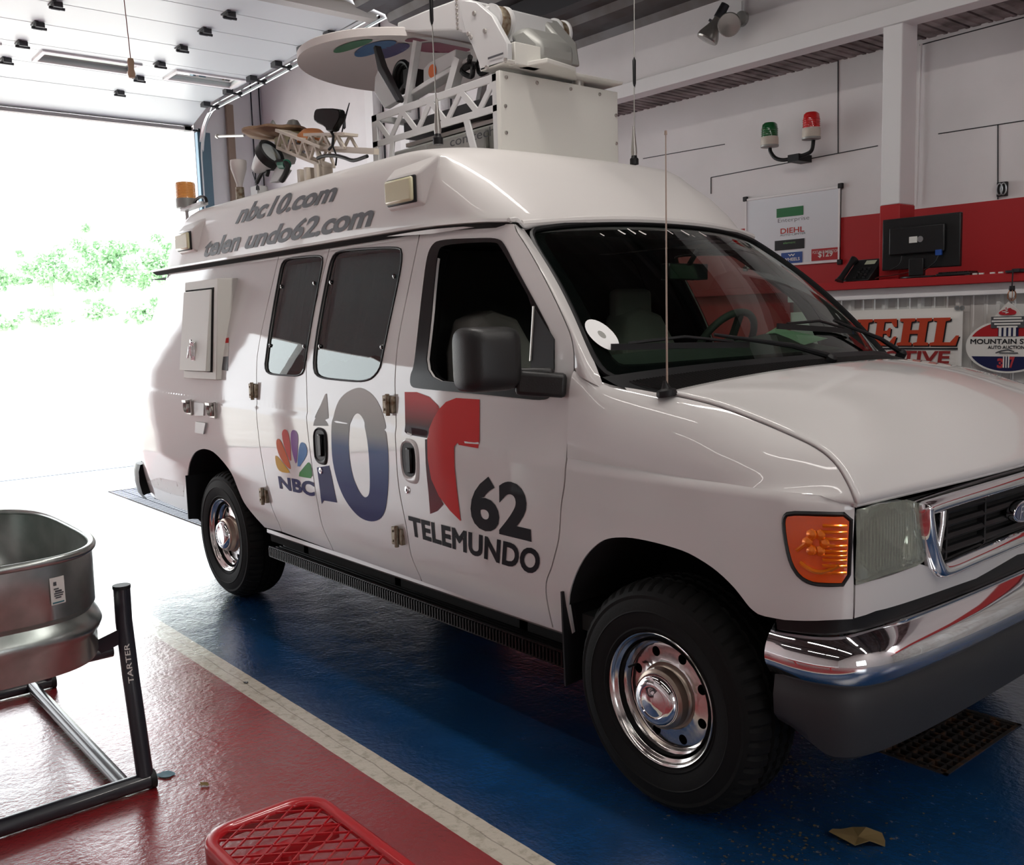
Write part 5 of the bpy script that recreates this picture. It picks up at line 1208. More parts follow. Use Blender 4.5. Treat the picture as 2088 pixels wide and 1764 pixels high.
for cx, cy, L_, W_, an, mt in ((-.02, -.33, .16, .07, .1, 'd_green'), (-.04, -.17, .19, .08, .0, 'd_blue'), (-.04, -.05, .17, .07, -.1, 'd_navy'), (.24, .10, .20, .11, .2, 'd_maroon'), (.30, -.10, .13, .05, -.1, 'd_maroon')):
    panel('emblem_petal', [petal(cx, cy, L_, W_, an)], dishS, mt, DI, thick=0, step=.04, flip=True, custom=False)
lettering('dish_lettering', 'AvL', [(-.10, .42), (.10, .42), (.10, .36), (-.10, .36)], dishS, 'grey_print', DI)
m_ = MB(); m_.tube([(-2.28, .52, 3.03), (-2.26, .62, 3.18)], .02, 8)
def pl(y0, y1, poly, name, mt, par=van, bev=.004, mb=None):
    m_ = mb or MB(); m_.prism(poly, lambda a, b, d_: (a, d_, b), y0, y1)
    return m_.obj(name, mt, par, bevel=bev)
zo = '760,0,4.745'
# dish boom and pivot cheeks
pl(.70, 1.30, [(-2.388,3.219), (-2.134,3.214), (-1.87,3.199), (-1.818,3.195), (-1.813,3.027), (-1.878,3.055), (-2.328,3.155), (-2.393,3.157)], 'dish_boom', 'alu_white', DI, .01)
pl(.69, .715, [(-1.828,3.198), (-1.72,3.148), (-1.702,3.099), (-1.6,3.095), (-1.637,2.979), (-1.813,3.027)], 'boom_cheek', 'alu_white', DI)
pl(1.33, 1.36, [(-2.167,3.307), (-2.004,3.258), (-1.967,3.232), (-2.019,3.208), (-2.167,3.208)], 'boom_cheek', 'alu_grey', DI)
ch = pl(.66, .69, [(-1.776,3.163), (-1.657,3.122), (-1.545,3.033), (-1.44,2.885), (-1.44,2.807), (-1.643,2.805), (-1.655,2.85), (-1.7,2.936), (-1.745,3.003), (-1.772,3.076)], 'pivot_cheek', 'alu_white', van)
panel('cheek_stripe', [[(-1.578,2.843), (-1.464,2.842), (-1.464,2.851), (-1.578,2.853)]], lambda a, b: (a, .656, b), 'grey_print', ch, thick=0, step=.2, custom=False)
bl = MB()
for (a, b) in [(-1.596,2.976), (-1.702,2.974), (-1.721,2.992), (-1.451,2.814), (-1.588,2.81), (-1.672,3.074)]: bl.lathe([(0, 0), (.012, 0), (.010, .008), (0, .009)], (a, .66, b), (0, -1, 0), 10)
for k in range(7):
    a, b = [(-1.86,3.192), (-1.859,3.059)][0 if k < 0 else 0]; a2, b2 = [(-1.86,3.192), (-1.859,3.059)][1]; t = k/6
    bl.lathe([(0, 0), (.009, 0), (.007, .006), (0, .007)], (a+(a2-a)*t, .70, b+(b2-b)*t), (0, -1, 0), 8)
bo = bl.obj('bolt', 'steel', ch); bo['kind'] = 'stuff'
dcn, de = [(-1.607,3.023), (-1.483,2.986)]; rr = abs(de[0]-dcn[0])*1.0
zr_ = [(-1.607,3.023), (-1.579,3.107)]; rz = abs(zr_[1][1]-zr_[0][1])
m_ = MB(); rd_ = min(rz, .17); m_.lathe([(0, 0), (rd_, 0), (rd_, .012), (rd_-.012, .014), (rd_-.012, .075), (rd_, .078), (rd_, .09), (0, .09)], (dcn[0], .695, dcn[1]), (0, 1, 0), 56); m_.obj('cable_drum', ['alu_white'], van, smooth=True, angle=35)
m_ = MB(); m_.lathe([(rd_-.010, .018), (rd_-.004, .03), (rd_-.004, .06), (rd_-.010, .072)], (dcn[0], .695, dcn[1]), (0, 1, 0), 56); m_.obj('drive_cable', 'hinge', van, smooth=True)
m_ = MB(); b0 = [(-1.484,2.899), (-1.397,2.872), (-1.4,2.8), (-1.487,2.821)]; m_.box((b0[0][0], .70, b0[2][1]), (b0[0][0]+.05, .86, b0[0][1])); m_.obj('drive_bracket', 'alu_cream', van, bevel=.004)
pl(.66, 1.42, [(-1.643,2.805), (-1.444,2.802), (-1.436,2.816), (-1.642,2.821)], 'mount_plate', 'alu_cream', van)
# second drive with motor housing on the far side
P2 = [(-1.869,3.095), (-1.989,3.198), (-1.938,3.217), (-1.84,3.198), (-1.703,3.056), (-1.68,2.928), (-1.873,2.99)]
pl(1.24, 1.36, P2, 'motor_housing', 'alu_grey', van, .015)
P2 = [(-1.836,3.083), (-1.707,3.086), (-1.595,2.992), (-1.599,2.894), (-1.667,2.904), (-1.785,2.935), (-1.79,3.002)]
pl(1.0, 1.24, P2, 'motor', 'alu_grey', van, .03)
d2, d3 = [(-1.908,3.151), (-1.905,3.233)]; r2 = abs(d3[1]-d2[1])
m_ = MB(); m_.lathe([(0, 0), (r2, 0), (r2, .012), (r2-.012, .014), (r2-.012, .06), (r2, .063), (r2, .075), (0, .075)], (d2[0], 1.37, d2[1]), (0, 1, 0), 48); m_.obj('cable_drum', 'alu_white', van, smooth=True, angle=35)
m_ = MB(); m_.lathe([(r2-.008, .016), (r2-.004, .03), (r2-.008, .058)], (d2[0], 1.37, d2[1]), (0, 1, 0), 48); m_.obj('drive_cable', 'hinge', van, smooth=True)
m_ = MB()
for (a, b) in [(-1.757,2.986), (-1.656,2.948)]: m_.lathe([(.008, 0), (.016, 0), (.016, -.008), (0, -.008)], (a, 1.236, b), (0, 1, 0), 16)
m_.obj('housing_plug', 'dark_steel', van)
m_ = MB(); a = [(-1.977,2.963), (-1.653,2.914), (-1.454,2.831), (-1.445,2.778)]
m_.prism([(-1.528,0.683), (-1.461,0.768), (-1.337,0.811), (-1.378,1.027), (-1.51,1.163), (-1.539,0.815)], lambda a, b, d_: (a, b, d_), 2.80, 2.822); m_.obj('azimuth_platform', 'alu_cream', van, bevel=.004)
m_ = MB(); m_.lathe([(0, -.06), (.03, -.06), (.03, .02), (0, .02)], (-1.52, 1.18, 2.80), (0, 0, 1), 16); m_.obj('kingpin', 'steel', van, smooth=True)
# feed arm, prop strut, feed horn
fa = [(-2.479,2.853), (-2.285,2.93), (-1.894,2.968), (-1.856,2.94), (-2.228,2.876)]
pl(.78, .86, [(-2.488,2.848), (-1.883,2.924), (-1.882,2.945), (-2.287,2.901), (-2.486,2.867)], 'feed_arm', 'alu_white', DI)
pl(.80, .90, [(-2.31,2.901), (-2.02,2.944), (-2.016,3.013), (-2.25,2.998), (-2.305,2.976)], 'feed_box', 'alu_white', DI)
lg = [(-2.219,2.947), (-2.217,2.97)]; m_ = MB(); m_.lathe([(0, 0), (.034, 0), (.034, .003), (0, .003)], (lg[0][0], .798, lg[0][1]), (0, -1, 0), 24); m_.obj('orange_badge', 'orange', DI)
pl(.74, .78, [(-2.676,3.176), (-2.618,3.054), (-2.461,2.839), (-2.486,2.831), (-2.662,3.037), (-2.697,3.168)], 'prop_strut', 'dark_steel', DI)
pl(.76, .80, [(-2.665,3.071), (-2.499,2.849), (-2.642,2.831), (-2.737,2.939), (-2.722,3.016)], 'strut_gusset', 'alu_white', DI)
fh = [(-2.778,3.057)][0]; m_ = MB()
for k in range(5): m_.tube([(fh[0]+(.085-.008*k)*math.cos(t), .98+.02*k, fh[1]+(.085-.008*k)*math.sin(t)) for t in [2*PI*j/24 for j in range(24)]], .014, 8, closed=True)
m_.obj('feed_cable_coil', 'black_plastic', DI, smooth=True)
fh2 = [(-2.742,2.966), (-2.637,3.018), (-2.6,3.065), (-2.827,2.983)]; m_ = MB(); m_.tube([(a, .95, b) for a, b in fh2[:3]], .02, 10); m_.box((fh2[1][0]-.01, .9, fh2[1][1]-.06), (fh2[1][0]+.06, 1.0, fh2[1][1]+.04)); m_.obj('feed_horn', 'black_plastic', DI, smooth=True)
m_ = MB(); cc = [(-1.869,2.939), (-1.918,2.918), (-1.94,2.883), (-1.894,2.853), (-1.853,2.872), (-1.884,2.902), (-1.926,2.895)]; m_.tube(crom([(a, .78+.02*(k % 2), b) for k, (a, b) in enumerate(cc)], 4), .014, 8); m_.tube(crom([(a+.03, .86-.02*(k % 2), b+.01) for k, (a, b) in enumerate(cc)], 4), .011, 8); m_.obj('cable_bundle', 'black_plastic', van, smooth=True)
for y_ in (.78, 1.26):
    m_ = MB(); m_.bar((-2.45, y_, 2.78), (-2.32, y_, 3.12), .035); m_.obj('dish_strut', 'alu_white', van)
    m_ = MB(); m_.bar((-2.05, y_, 2.78), (-1.95, y_, 2.95), .05); m_.obj('dish_strut', 'alu_white', van)
m_ = MB(); m_.box((-2.52, .80, 2.645), (-1.58, 1.32, 2.735)); m_.obj('equipment_bay', 'dark_steel', van, bevel=.01)
m_ = MB(); m_.box((-2.56, 1.30, 2.45), (-1.53, 1.34, 2.74)); m_.obj('rear_screen', 'dark_steel', van)
# --- gear on the rear of the roof
def At(y, pts): pass
rp = thing2('antenna_mast', (-3.2, .7, 2.43))
lat = MB()
def lattice(A_, B_, hgt, n_, w_=.012, dep=.08):
    A_, B_ = Vector(A_), Vector(B_)
    for dy in (0, dep):
        o_ = Vector((0, dy, 0)); lat.bar(A_+o_, B_+o_, w_); lat.bar(A_+o_+Vector((0, 0, hgt)), B_+o_+Vector((0, 0, hgt)), w_)
        for k in range(n_):
            p0 = A_.lerp(B_, k/n_)+o_; p1 = A_.lerp(B_, (k+.5)/n_)+o_+Vector((0, 0, hgt)); p2 = A_.lerp(B_, (k+1)/n_)+o_; lat.bar(p0, p1, w_*.8); lat.bar(p1, p2, w_*.8)
    for k in range(n_+1): p0 = A_.lerp(B_, k/n_); lat.bar(p0, p0+Vector((0, dep, 0)), w_*.8); lat.bar(p0+Vector((0, 0, hgt)), p0+Vector((0, dep, hgt)), w_*.8)
L1 = [(-3.001,2.642), (-2.566,2.576), (-2.993,2.715), (-2.571,2.641), (-3.305,2.689), (-2.789,2.493), (-2.281,2.496), (-3.285,2.638)]
lattice((L1[0][0], .45, L1[0][1]), (L1[1][0], .45, L1[1][1]), L1[2][1]-L1[0][1], 3, .016)
lattice((L1[4][0], .43, L1[4][1]), (L1[5][0], .43, L1[5][1]+.02), .10, 4, .016)
lat.bar((L1[4][0], .47, L1[4][1]+.01), (L1[6][0], .47, L1[6][1]+.02), .03)
for dx in (0, .12, .2): lat.box((L1[5][0]-dx-.03, .40, 2.40), (L1[5][0]-dx, .50, 2.52))
lat.box((L1[5][0]-.30, .38, 2.40), (L1[5][0]+.05, .55, 2.44)); lat.obj('lattice_boom', 'cream', rp)
pd = [(-3.9,2.876), (-2.999,2.73), (-3.415,2.835), (-3.724,2.884), (-3.432,2.811)]
m_ = MB(); pw = [(-3.522,2.822),(0.2116,0)]; cx_ = pw[0][0]; R3 = pw[1][0]; zc3 = pw[0][1]
pts = [(R3*(1+.03*math.sin(3*t)+.03*math.sin(7*t+1))) for t in [2*PI*k/40 for k in range(40)]]
rows = []
for s_, h in ((.02, .02), (.5, .022), (.85, .018), (1., .008), (1.0, -.004), (.9, -.014), (.5, -.03), (.02, -.034)):
    rows.append([(cx_+s_*pts[k]*math.cos(2*PI*k/40), .55+1.0*s_*pts[k]*math.sin(2*PI*k/40), zc3+h+.003*math.sin(k*1.3)) for k in range(40)])
m_.grid(rows, closed=True); m_.obj('weathered_disc', 'tan', rp, smooth=True)
bx = [(-3.52,2.782), (-3.322,2.708), (-3.312,2.743), (-3.068,2.669), (-3.479,2.77), (-3.035,2.739)]
m_ = MB(); m_.box((bx[0][0], .52, bx[1][1]), (bx[1][0], .66, bx[0][1]+.02)); m_.obj('disc_mount', mat('khaki_metal', (.30, .26, .13), .6), rp, bevel=.004)
m_ = MB(); m_.box((bx[2][0], .50, bx[3][1]), (bx[3][0], .60, bx[2][1])); m_.obj('actuator', 'black_plastic', rp, bevel=.01)
m_ = MB(); q = bx[5]; m_.lathe([(0, .06), (.05, .05), (.085, .02), (.09, -.02), (0, -.03)], (q[0]-.06, .55, q[1]-.02), (0, 0, 1), 24); m_.obj('orange_cap', mat('faded_orange_plastic', (.62, .25, .10), .5), rp, smooth=True)
wr = [(-4.31,2.925), (-3.894,2.862)]; m_ = MB(); m_.tube([(wr[0][0], .5, wr[0][1]), (wr[1][0], .5, wr[1][1])], .008, 6); m_.lathe([(0, 0), (.014, 0), (.014, .02), (0, .02)], (wr[0][0]-.01, .5, wr[0][1]), (1, 0, 0), 8); m_.obj('rod_antenna', 'steel', rp)
pq = [(-3.584,2.922), (-3.588,2.885), (-3.414,2.886), (-3.418,2.85)]
m_ = MB(); m_.lathe([(0, .04), (.010, .03), (.022, .005), (.022, -.03), (0, -.03)], (pq[0][0], .55, pq[0][1]-.05), (0, 0, 1), 12); m_.lathe([(0, .045), (.03, .035), (.05, 0), (.05, -.05), (0, -.05)], (pq[2][0], .6, pq[2][1]-.04), (0, 0, 1), 16); m_.obj('beacon_nub', 'alu_grey', rp, smooth=True)
# black paddle antenna
pd = chaikin([(-2.792,2.82), (-2.575,2.78), (-2.548,2.757), (-2.56,2.716), (-2.612,2.688), (-2.631,2.669), (-2.703,2.681), (-2.712,2.707), (-2.823,2.751), (-2.838,2.776), (-2.823,2.812)], 1)
pl(.42, .46, pd, 'paddle_antenna', 'frame_black', rp, .008)
st = [(-2.687,2.686), (-2.66,2.654), (-2.673,2.602), (-2.715,2.589), (-2.635,2.542), (-2.651,2.495)]; m_ = MB(); m_.tube([(a, .44, b) for a, b in st[:4]], .008, 8); m_.tube([(a, .44, b) for a, b in st[1:3]+st[4:]], .005, 6); m_.obj('antenna_cable', 'black_plastic', rp, smooth=True)
wh = [(-2.577,2.817), (-2.643,2.729), (-2.677,2.666)]; m_ = MB(); m_.tube([(wh[0][0], .5, wh[0][1]), (wh[1][0], .5, wh[1][1]), (wh[2][0], .5, wh[2][1])], [.003, .006, .003], 6); m_.lathe([(0, .03), (.009, .02), (.009, -.03), (0, -.04)], (wh[1][0], .5, wh[1][1]), (0, 0, 1), 8); m_.obj('rod_antenna', 'dark_steel', rp)
cb = [(-2.809,2.555), (-2.728,2.556), (-2.605,2.538), (-2.52,2.515), (-2.427,2.488), (-2.293,2.49)]; m_ = MB(); m_.tube(crom([(a, .42, b) for a, b in cb], 4), .010, 8); m_.obj('antenna_cable', 'black_plastic', rp, smooth=True)
# two work lamps
def worklamp(c, r, d_, name='work_lamp'):
    m_ = MB(); m_.lathe([(0, -.16), (.03, -.15), (r*.62, -.10), (r*.9, -.03), (r, 0)], c, d_, 28); o_ = m_.obj(name, 'alu_white', van, smooth=True, angle=60)
    m_ = MB(); m_.lathe([(r*.98, -.03), (r*1.08, -.03), (r*1.10, .02), (r*.92, .025), (r*.88, .0)], c, d_, 28); m_.obj('lamp_rim', 'black_plastic', o_, smooth=True)
    m_ = MB(); m_.lathe([(r*.9, .008), (0, .014)], c, d_, 28); m_.obj('lamp_glass', mat('lamp_glass', (.55, .60, .62), .08, .5, coat=1), o_, smooth=True); return o_
wc = [(-3.343,2.655), (-3.552,2.674), (-3.765,2.642), (-3.276,2.538), (-3.12,2.523)]
worklamp(Vector((wc[0][0], .40, wc[0][1])), .080, Vector((.80, .26, .50)).normalized())
worklamp(Vector((wc[1][0], .50, wc[1][1])), .072, Vector((-.45, -.85, .05)).normalized())
m_ = MB(); a = [(-3.299,2.578), (-3.377,2.499), (-3.222,2.55), (-3.405,2.496)]; m_.prism([(-3.372,2.54), (-3.31,2.592), (-3.209,2.548), (-3.309,2.493), (-3.412,2.5)], Y3(.42), 0, .05); m_.obj('lamp_bracket', 'alu_white', van, bevel=.004)
a = [(-3.544,2.514), (-3.459,2.564), (-3.381,2.572), (-3.4,2.538)]; m_ = MB(); m_.tube(crom([(p_[0], .40, p_[1]) for p_ in a], 4), .013, 8)
a = [(-3.217,2.484), (-3.16,2.518), (-3.129,2.561), (-3.191,2.587), (-3.256,2.596)]; m_.tube(crom([(p_[0], .40, p_[1]) for p_ in a], 4), .016, 8); m_.obj('lamp_cable', 'black_plastic', van, smooth=True)
a = [(-3.231,2.581), (-3.154,2.57)]; m_ = MB(); m_.tube([(a[0][0], .41, a[0][1]), (a[1][0], .41, a[1][1])], .028, 12); m_.obj('green_connector', mat('green_plastic', (.02, .16, .10), .4), van)
# funnel shaped antenna, amber beacon
fn = [(-3.679,2.663),(0.0504,0)]
cx_ = fn[0][0]; R4 = fn[1][0]; zt4 = fn[0][1]; zb4 = 2.40
m_ = MB(); h4 = zt4-zb4; m_.lathe([(0, h4), (R4*.95, h4), (R4, h4-.015), (R4*.95, h4*.80), (R4*.62, h4*.60), (R4*.38, h4*.45), (R4*.34, .03), (R4*.34, 0)], (cx_, .35, zb4), (0, 0, 1), 28); fo_ = m_.obj('funnel_antenna', 'dish', van, smooth=True)
m_ = MB(); m_.lathe([(0, .10), (R4*.5, .10), (R4*.55, .0), (0, 0)], (cx_, .35, zb4), (0, 0, 1), 16); m_.obj('antenna_socket', 'hinge', fo_)
a = [(-3.445,2.559), (-3.388,2.458)]; m_ = MB(); m_.tube([(a[0][0], .33, a[0][1]), (a[1][0], .33, a[1][1])], .003, 5); m_.lathe([(0, .03), (.010, .02), (.012, 0), (0, 0)], (a[1][0], .33, a[1][1]-.01), (0, 0, 1), 8); m_.obj('stub_antenna', 'dark_steel', van)
a = [(-3.486,2.476), (-3.39,2.446)]; m_ = MB(); m_.box((a[0][0], .33, a[1][1]-.04), (a[0][0]+.09, .40, a[0][1])); m_.obj('roof_clamp', 'alu_white', van)
ab = [(-4.509,2.61), (-4.166,2.567), (-4.36,2.442), (-4.349,2.503)]
aw = [(-4.347,2.516),(0.0667,0)]; cx_ = aw[0][0]; R5 = aw[1][0]; zb5 = ab[2][1]; zm5 = ab[3][1]; zt5 = ab[0][1]
m_ = MB(); m_.lathe([(0, 0), (R5*.98, 0), (R5, .01), (R5, zm5-zb5), (0, zm5-zb5)], (cx_, .27, zb5), (0, 0, 1), 36); AB = m_.obj('beacon_base', 'alu_grey', van, smooth=True, angle=35)
m_ = MB(); k = zt5-zm5; m_.lathe([(R5*.97, 0)]+[(R5*(.97 if j % 2 else .94), k*.08+k*.8*j/16) for j in range(17)]+[(R5*.9, k*.97), (R5*.75, k), (0, k)], (cx_, .27, zm5), (0, 0, 1), 36); m_.obj('amber_dome', mat('orange_dome', (.95, .42, .12), .25, coat=.6), AB, smooth=True)
m_ = MB(); m_.bar((cx_-.05, .27, zb5-.01), (cx_+.30, .27, zb5+.0), .05, .02); m_.tube([(cx_, .27, zb5), (cx_, .27, 2.36)], .012, 8); m_.obj('beacon_bracket', 'alu_white', AB)
a = [(-4.213,2.458), (-4.167,2.48), (-4.096,2.486), (-4.03,2.474), (-4.008,2.446)]; m_ = MB(); m_.tube(crom([(p_[0], .27, p_[1]) for p_ in a], 4), .010, 8); m_.obj('beacon_cable', 'black_plastic', AB)
# whip antennas on the roof and cowl
def whip(base, length, r=.0022, loadz=None, name='whip_antenna', baseh=.09, lean=(0, 0)):
    m_ = MB(); b = Vector(base); t_ = b+Vector((lean[0], lean[1], length)); m_.tube([b, b.lerp(t_, .5), t_], [r*1.3, r*1.1, r], 6)
    o_ = m_.obj(name, 'steel', van, smooth=True)
    m_ = MB(); m_.lathe([(0, 0), (.022, 0), (.022, .028), (.015, .035), (.010, baseh*.8), (.004, baseh), (0, baseh)], base, (0, 0, 1), 16); m_.obj('antenna_base', 'black_plastic', o_, smooth=True)
    m_ = MB(); m_.lathe([(.012, .03), (.016, .06), (.005, baseh+.10), (0, baseh+.10)], base, (0, 0, 1), 12); m_.obj('antenna_spring', 'steel', o_, smooth=True)
    if loadz:
        m_ = MB(); q = b.lerp(t_, loadz/length); m_.lathe([(0, -.09), (.008, -.06), (.009, .05), (0, .07)], q, (0, 0, 1), 12); m_.obj('loading_coil', 'black_plastic', o_, smooth=True)
    return o_
whip((-1.38, .21, 2.385), .85, loadz=.57, lean=(-.02, .0))
whip((-1.38, 1.43, 2.40), 1.0, loadz=.46, lean=(.0, .02))
wb = Vector((-.015, .09, 1.375)); m_ = MB(); m_.tube([wb, wb+Vector((.005, .0, .82))], [.0035, .0018], 8); m_.lathe([(0, 0), (.005, .0), (.004, .012), (0, .012)], wb+Vector((.005, 0, .815)), (0, 0, 1), 8); WA = m_.obj('whip_antenna', mat('fibreglass_whip', (.40, .30, .24), .4), van, smooth=True)
m_ = MB(); m_.lathe([(0, 0), (.032, .0), (.034, .008), (.031, .020), (.016, .026), (.009, .04), (.006, .05), (0, .05)], wb, (-.1, -.1, 1), 24); m_.obj('antenna_base', 'black_plastic', WA, smooth=True)

# ------------------------------------------------------------------ things on the office wall and ledge
def face_y(y): return lambda a, b, d_=0: (a, y-d_, b)
wb_ = [(-2.564,2.502), (-1.754,2.518), (-1.748,1.98), (-2.565,1.927)]
x0, x1 = wb_[0][0], wb_[1][0]; z1 = (wb_[0][1]+wb_[1][1])/2; z0 = wb_[2][1]
WB = thing('whiteboard', ((x0+x1)/2, 3.95, z0), 'framed whiteboard with small printed labels on the office wall', 'whiteboard')
m_ = MB(); m_.box((x0, 3.957, z0), (x1, 3.969, z1)); m_.obj('board', 'whiteboard', WB)
m_ = MB(); 
for a in ((x0, z0, x1, z0+.016), (x0, z1-.016, x1, z1), (x0, z0, x0+.014, z1), (x1-.014, z0, x1, z1)): m_.box((a[0], 3.950, a[1]), (a[2], 3.9695, a[3]))
m_.obj('frame', 'beam_white', WB, bevel=.002)
for a, b in ((x0, z1), (x1, z1), (x1, z0), (x0, z0)): m_ = MB(); m_.box((a-.018, 3.946, b-.018), (a+.018, 3.9692, b+.018)); m_.obj('corner_cap', 'black_plastic', WB, bevel=.004)
def wlab(name, px, mt): m_ = MB(); m_.prism(px, face_y(3.956), 0, .003); return m_.obj(name, mt, WB)
def rct(P): xs = [q[0] for q in P]; zs = [q[1] for q in P]; return [(min(xs), sum(sorted(zs)[:2])/2), (max(xs), sum(sorted(zs)[:2])/2), (max(xs), sum(sorted(zs)[2:])/2), (min(xs), sum(sorted(zs)[2:])/2)]
R = rct([(-2.28,2.335), (-2.053,2.345), (-2.053,2.407), (-2.28,2.404)]); wlab('green_label', R, mat('green_label', (.01, .15, .04), .5))
m_ = MB()
for k in range(6): m_.box((R[0][0]+.03+k*.028, 3.9515, R[0][1]+.035), (R[0][0]+.050+k*.028, 3.953, R[2][1]-.03))
k_ = m_.obj('label_print', mat('pale_green_ink', (.02, .07, .03), .6), WB); k_['kind'] = 'stuff'
R = rct([(-2.27,2.288), (-2.003,2.3), (-2.003,2.336), (-2.27,2.326)]); lettering('handwriting', 'Enterprise', R, lambda a, b: (a, 3.956, b), 'grey_print', WB, weight=-.012, label='hand written word')
R = rct([(-2.247,2.225), (-2.044,2.213), (-2.044,2.25), (-2.247,2.265)]); lettering('logo_text', 'DIEHL', R, lambda a, b: (a, 3.956, b), mat('red_label', (.45, .03, .02), .5), WB, weight=.02)
R = rct([(-2.251,2.209), (-2.032,2.196), (-2.032,2.206), (-2.251,2.221)]); lettering('logo_text', 'AUTO CENTER', R, lambda a, b: (a, 3.956, b), 'grey_print', WB)
R = rct([(-2.294,2.097), (-2.042,2.099), (-2.042,2.173), (-2.295,2.168)]); wlab('black_label', R, 'screen_black')
R = rct([(-2.22,2.142), (-2.115,2.141), (-2.115,2.157), (-2.22,2.158)]); lettering('label_text', 'element', R, lambda a, b: (a, 3.952, b), mat('green_ink', (.15, .35, .12), .5), WB)
R = rct([(-2.238,1.993), (-2.058,1.992), (-2.058,2.077), (-2.238,2.077)]); wlab('blue_label', R, mat('blue_label', (.02, .07, .28), .5))
lettering('label_text', 'W', [(R[0][0]+.06, R[0][1]+.055), (R[1][0]-.06, R[0][1]+.055), (R[2][0]-.06, R[2][1]-.012), (R[0][0]+.06, R[2][1]-.012)], lambda a, b: (a, 3.952, b), 'paper', WB, weight=.03)
lettering('label_text', 'WHEELS', [(R[0][0]+.02, R[0][1]+.022), (R[1][0]-.02, R[0][1]+.022), (R[2][0]-.02, R[0][1]+.045), (R[0][0]+.02, R[0][1]+.045)], lambda a, b: (a, 3.952, b), 'paper', WB, weight=.02)
R = rct([(-1.98,1.999), (-1.753,2.002), (-1.754,2.087), (-1.981,2.084)]); wlab('red_label', R, mat('red_price_label', (.42, .015, .02), .5))
lettering('label_text', 'POST SALE INSPECTION', [(R[0][0]+.01, R[2][1]-.035), (R[1][0]-.01, R[2][1]-.035), (R[2][0]-.01, R[2][1]-.014), (R[0][0]+.01, R[2][1]-.014)], lambda a, b: (a, 3.952, b), 'paper', WB)
lettering('label_text', '$129', [(R[0][0]+.055, R[0][1]+.018), (R[1][0]-.055, R[0][1]+.018), (R[2][0]-.055, R[0][1]+.065), (R[0][0]+.055, R[0][1]+.065)], lambda a, b: (a, 3.952, b), 'paper', WB, weight=.02)
# outlet
q = rct([(-0.674,2.31), (-0.619,2.306), (-0.622,2.392), (-0.677,2.396)]); OT = thing('wall_outlet', (q[0][0], 3.96, q[0][1]), 'small black outlet box high on the white office wall', 'outlet')
m_ = MB(); m_.box((q[0][0], 3.945, q[0][1]), (q[1][0], 3.972, q[2][1])); m_.obj('outlet_box', 'black_plastic', OT)
m_ = MB(); w_ = q[1][0]-q[0][0]
for k in (0, 1): m_.tube([(q[0][0]+w_*(.3+.4*k)+.018*math.cos(t), 3.943, (q[0][1]+q[2][1])/2+.035*math.sin(t)) for t in [2*PI*j/16 for j in range(16)]], .004, 6, closed=True)
m_.obj('outlet_cover', 'track', OT)
# signal beacons (green, red) on a bent pipe
def beacon(name, P, y, lens, label):
    (xa_, zt), (xb_, _), (_, zm), (_, zb) = P; cx = (xa_+xb_)/2; r = abs(xb_-xa_)/2*.86
    B = thing(name, (cx, y, zb), label, 'beacon light', 'signal beacons on the office wall')
    m_ = MB(); h = zt-zm; m_.lathe([(r, 0), (r, h*.55), (r*.92, h*.86), (r*.7, h*.98), (0, h)], (cx, y, zm), (0, 0, 1), 28); m_.obj('dome', lens, B, smooth=True)
    m_ = MB(); 
    for k in range(4): m_.tube([(cx+(r+.001)*math.cos(t), y+(r+.001)*math.sin(t), zm+h*(.1+.14*k)) for t in [2*PI*j/28 for j in range(28)]], .002, 5, closed=True)
    m_.obj('dome_rib', lens, B)
    m_ = MB(); m_.lathe([(0, 0), (r*1.02, .0), (r*1.08, .006), (r*1.08, zm-zb-.012), (r*1.02, zm-zb), (0, zm-zb)], (cx, y, zb), (0, 0, 1), 28); m_.obj('housing', 'cream', B, smooth=True, angle=35)
    m_ = MB(); m_.lathe([(0, -.014), (r*1.1, -.012), (r*1.12, 0), (0, 0)], (cx, y, zb), (0, 0, 1), 28); m_.obj('base_ring', 'alu_grey', B, smooth=True, angle=35)
    return B
gb = [(-2.303,3.007), (-2.167,2.983), (-2.232,2.906), (-2.232,2.847)]; beacon('signal_beacon', gb, 3.80, 'green_lens', 'green beacon light on the left end of the bent black pipe')
rb2 = [(-1.958,3.018), (-1.823,2.994), (-1.895,2.911), (-1.895,2.847)]; beacon('signal_beacon', rb2, 3.80, 'red_lens', 'red beacon light on the right end of the bent black pipe')
pp = [(-2.246,2.838), (-2.24,2.803), (-2.198,2.753), (-2.123,2.729), (-2.032,2.735), (-1.942,2.743), (-1.898,2.766), (-1.886,2.832)]
m_ = MB(); m_.tube(crom([(a, 3.82, b) for a, b in pp], 4), .014, 10); m_.box((pp[4][0]-.05, 3.80, pp[4][1]-.03), (pp[4][0]+.04, 3.965, pp[4][1]+.02))
tag(m_.obj('beacon_pipe', 'black_plastic', None, smooth=True), 'bent black pipe bracket joining the green and red beacons', 'pipe')
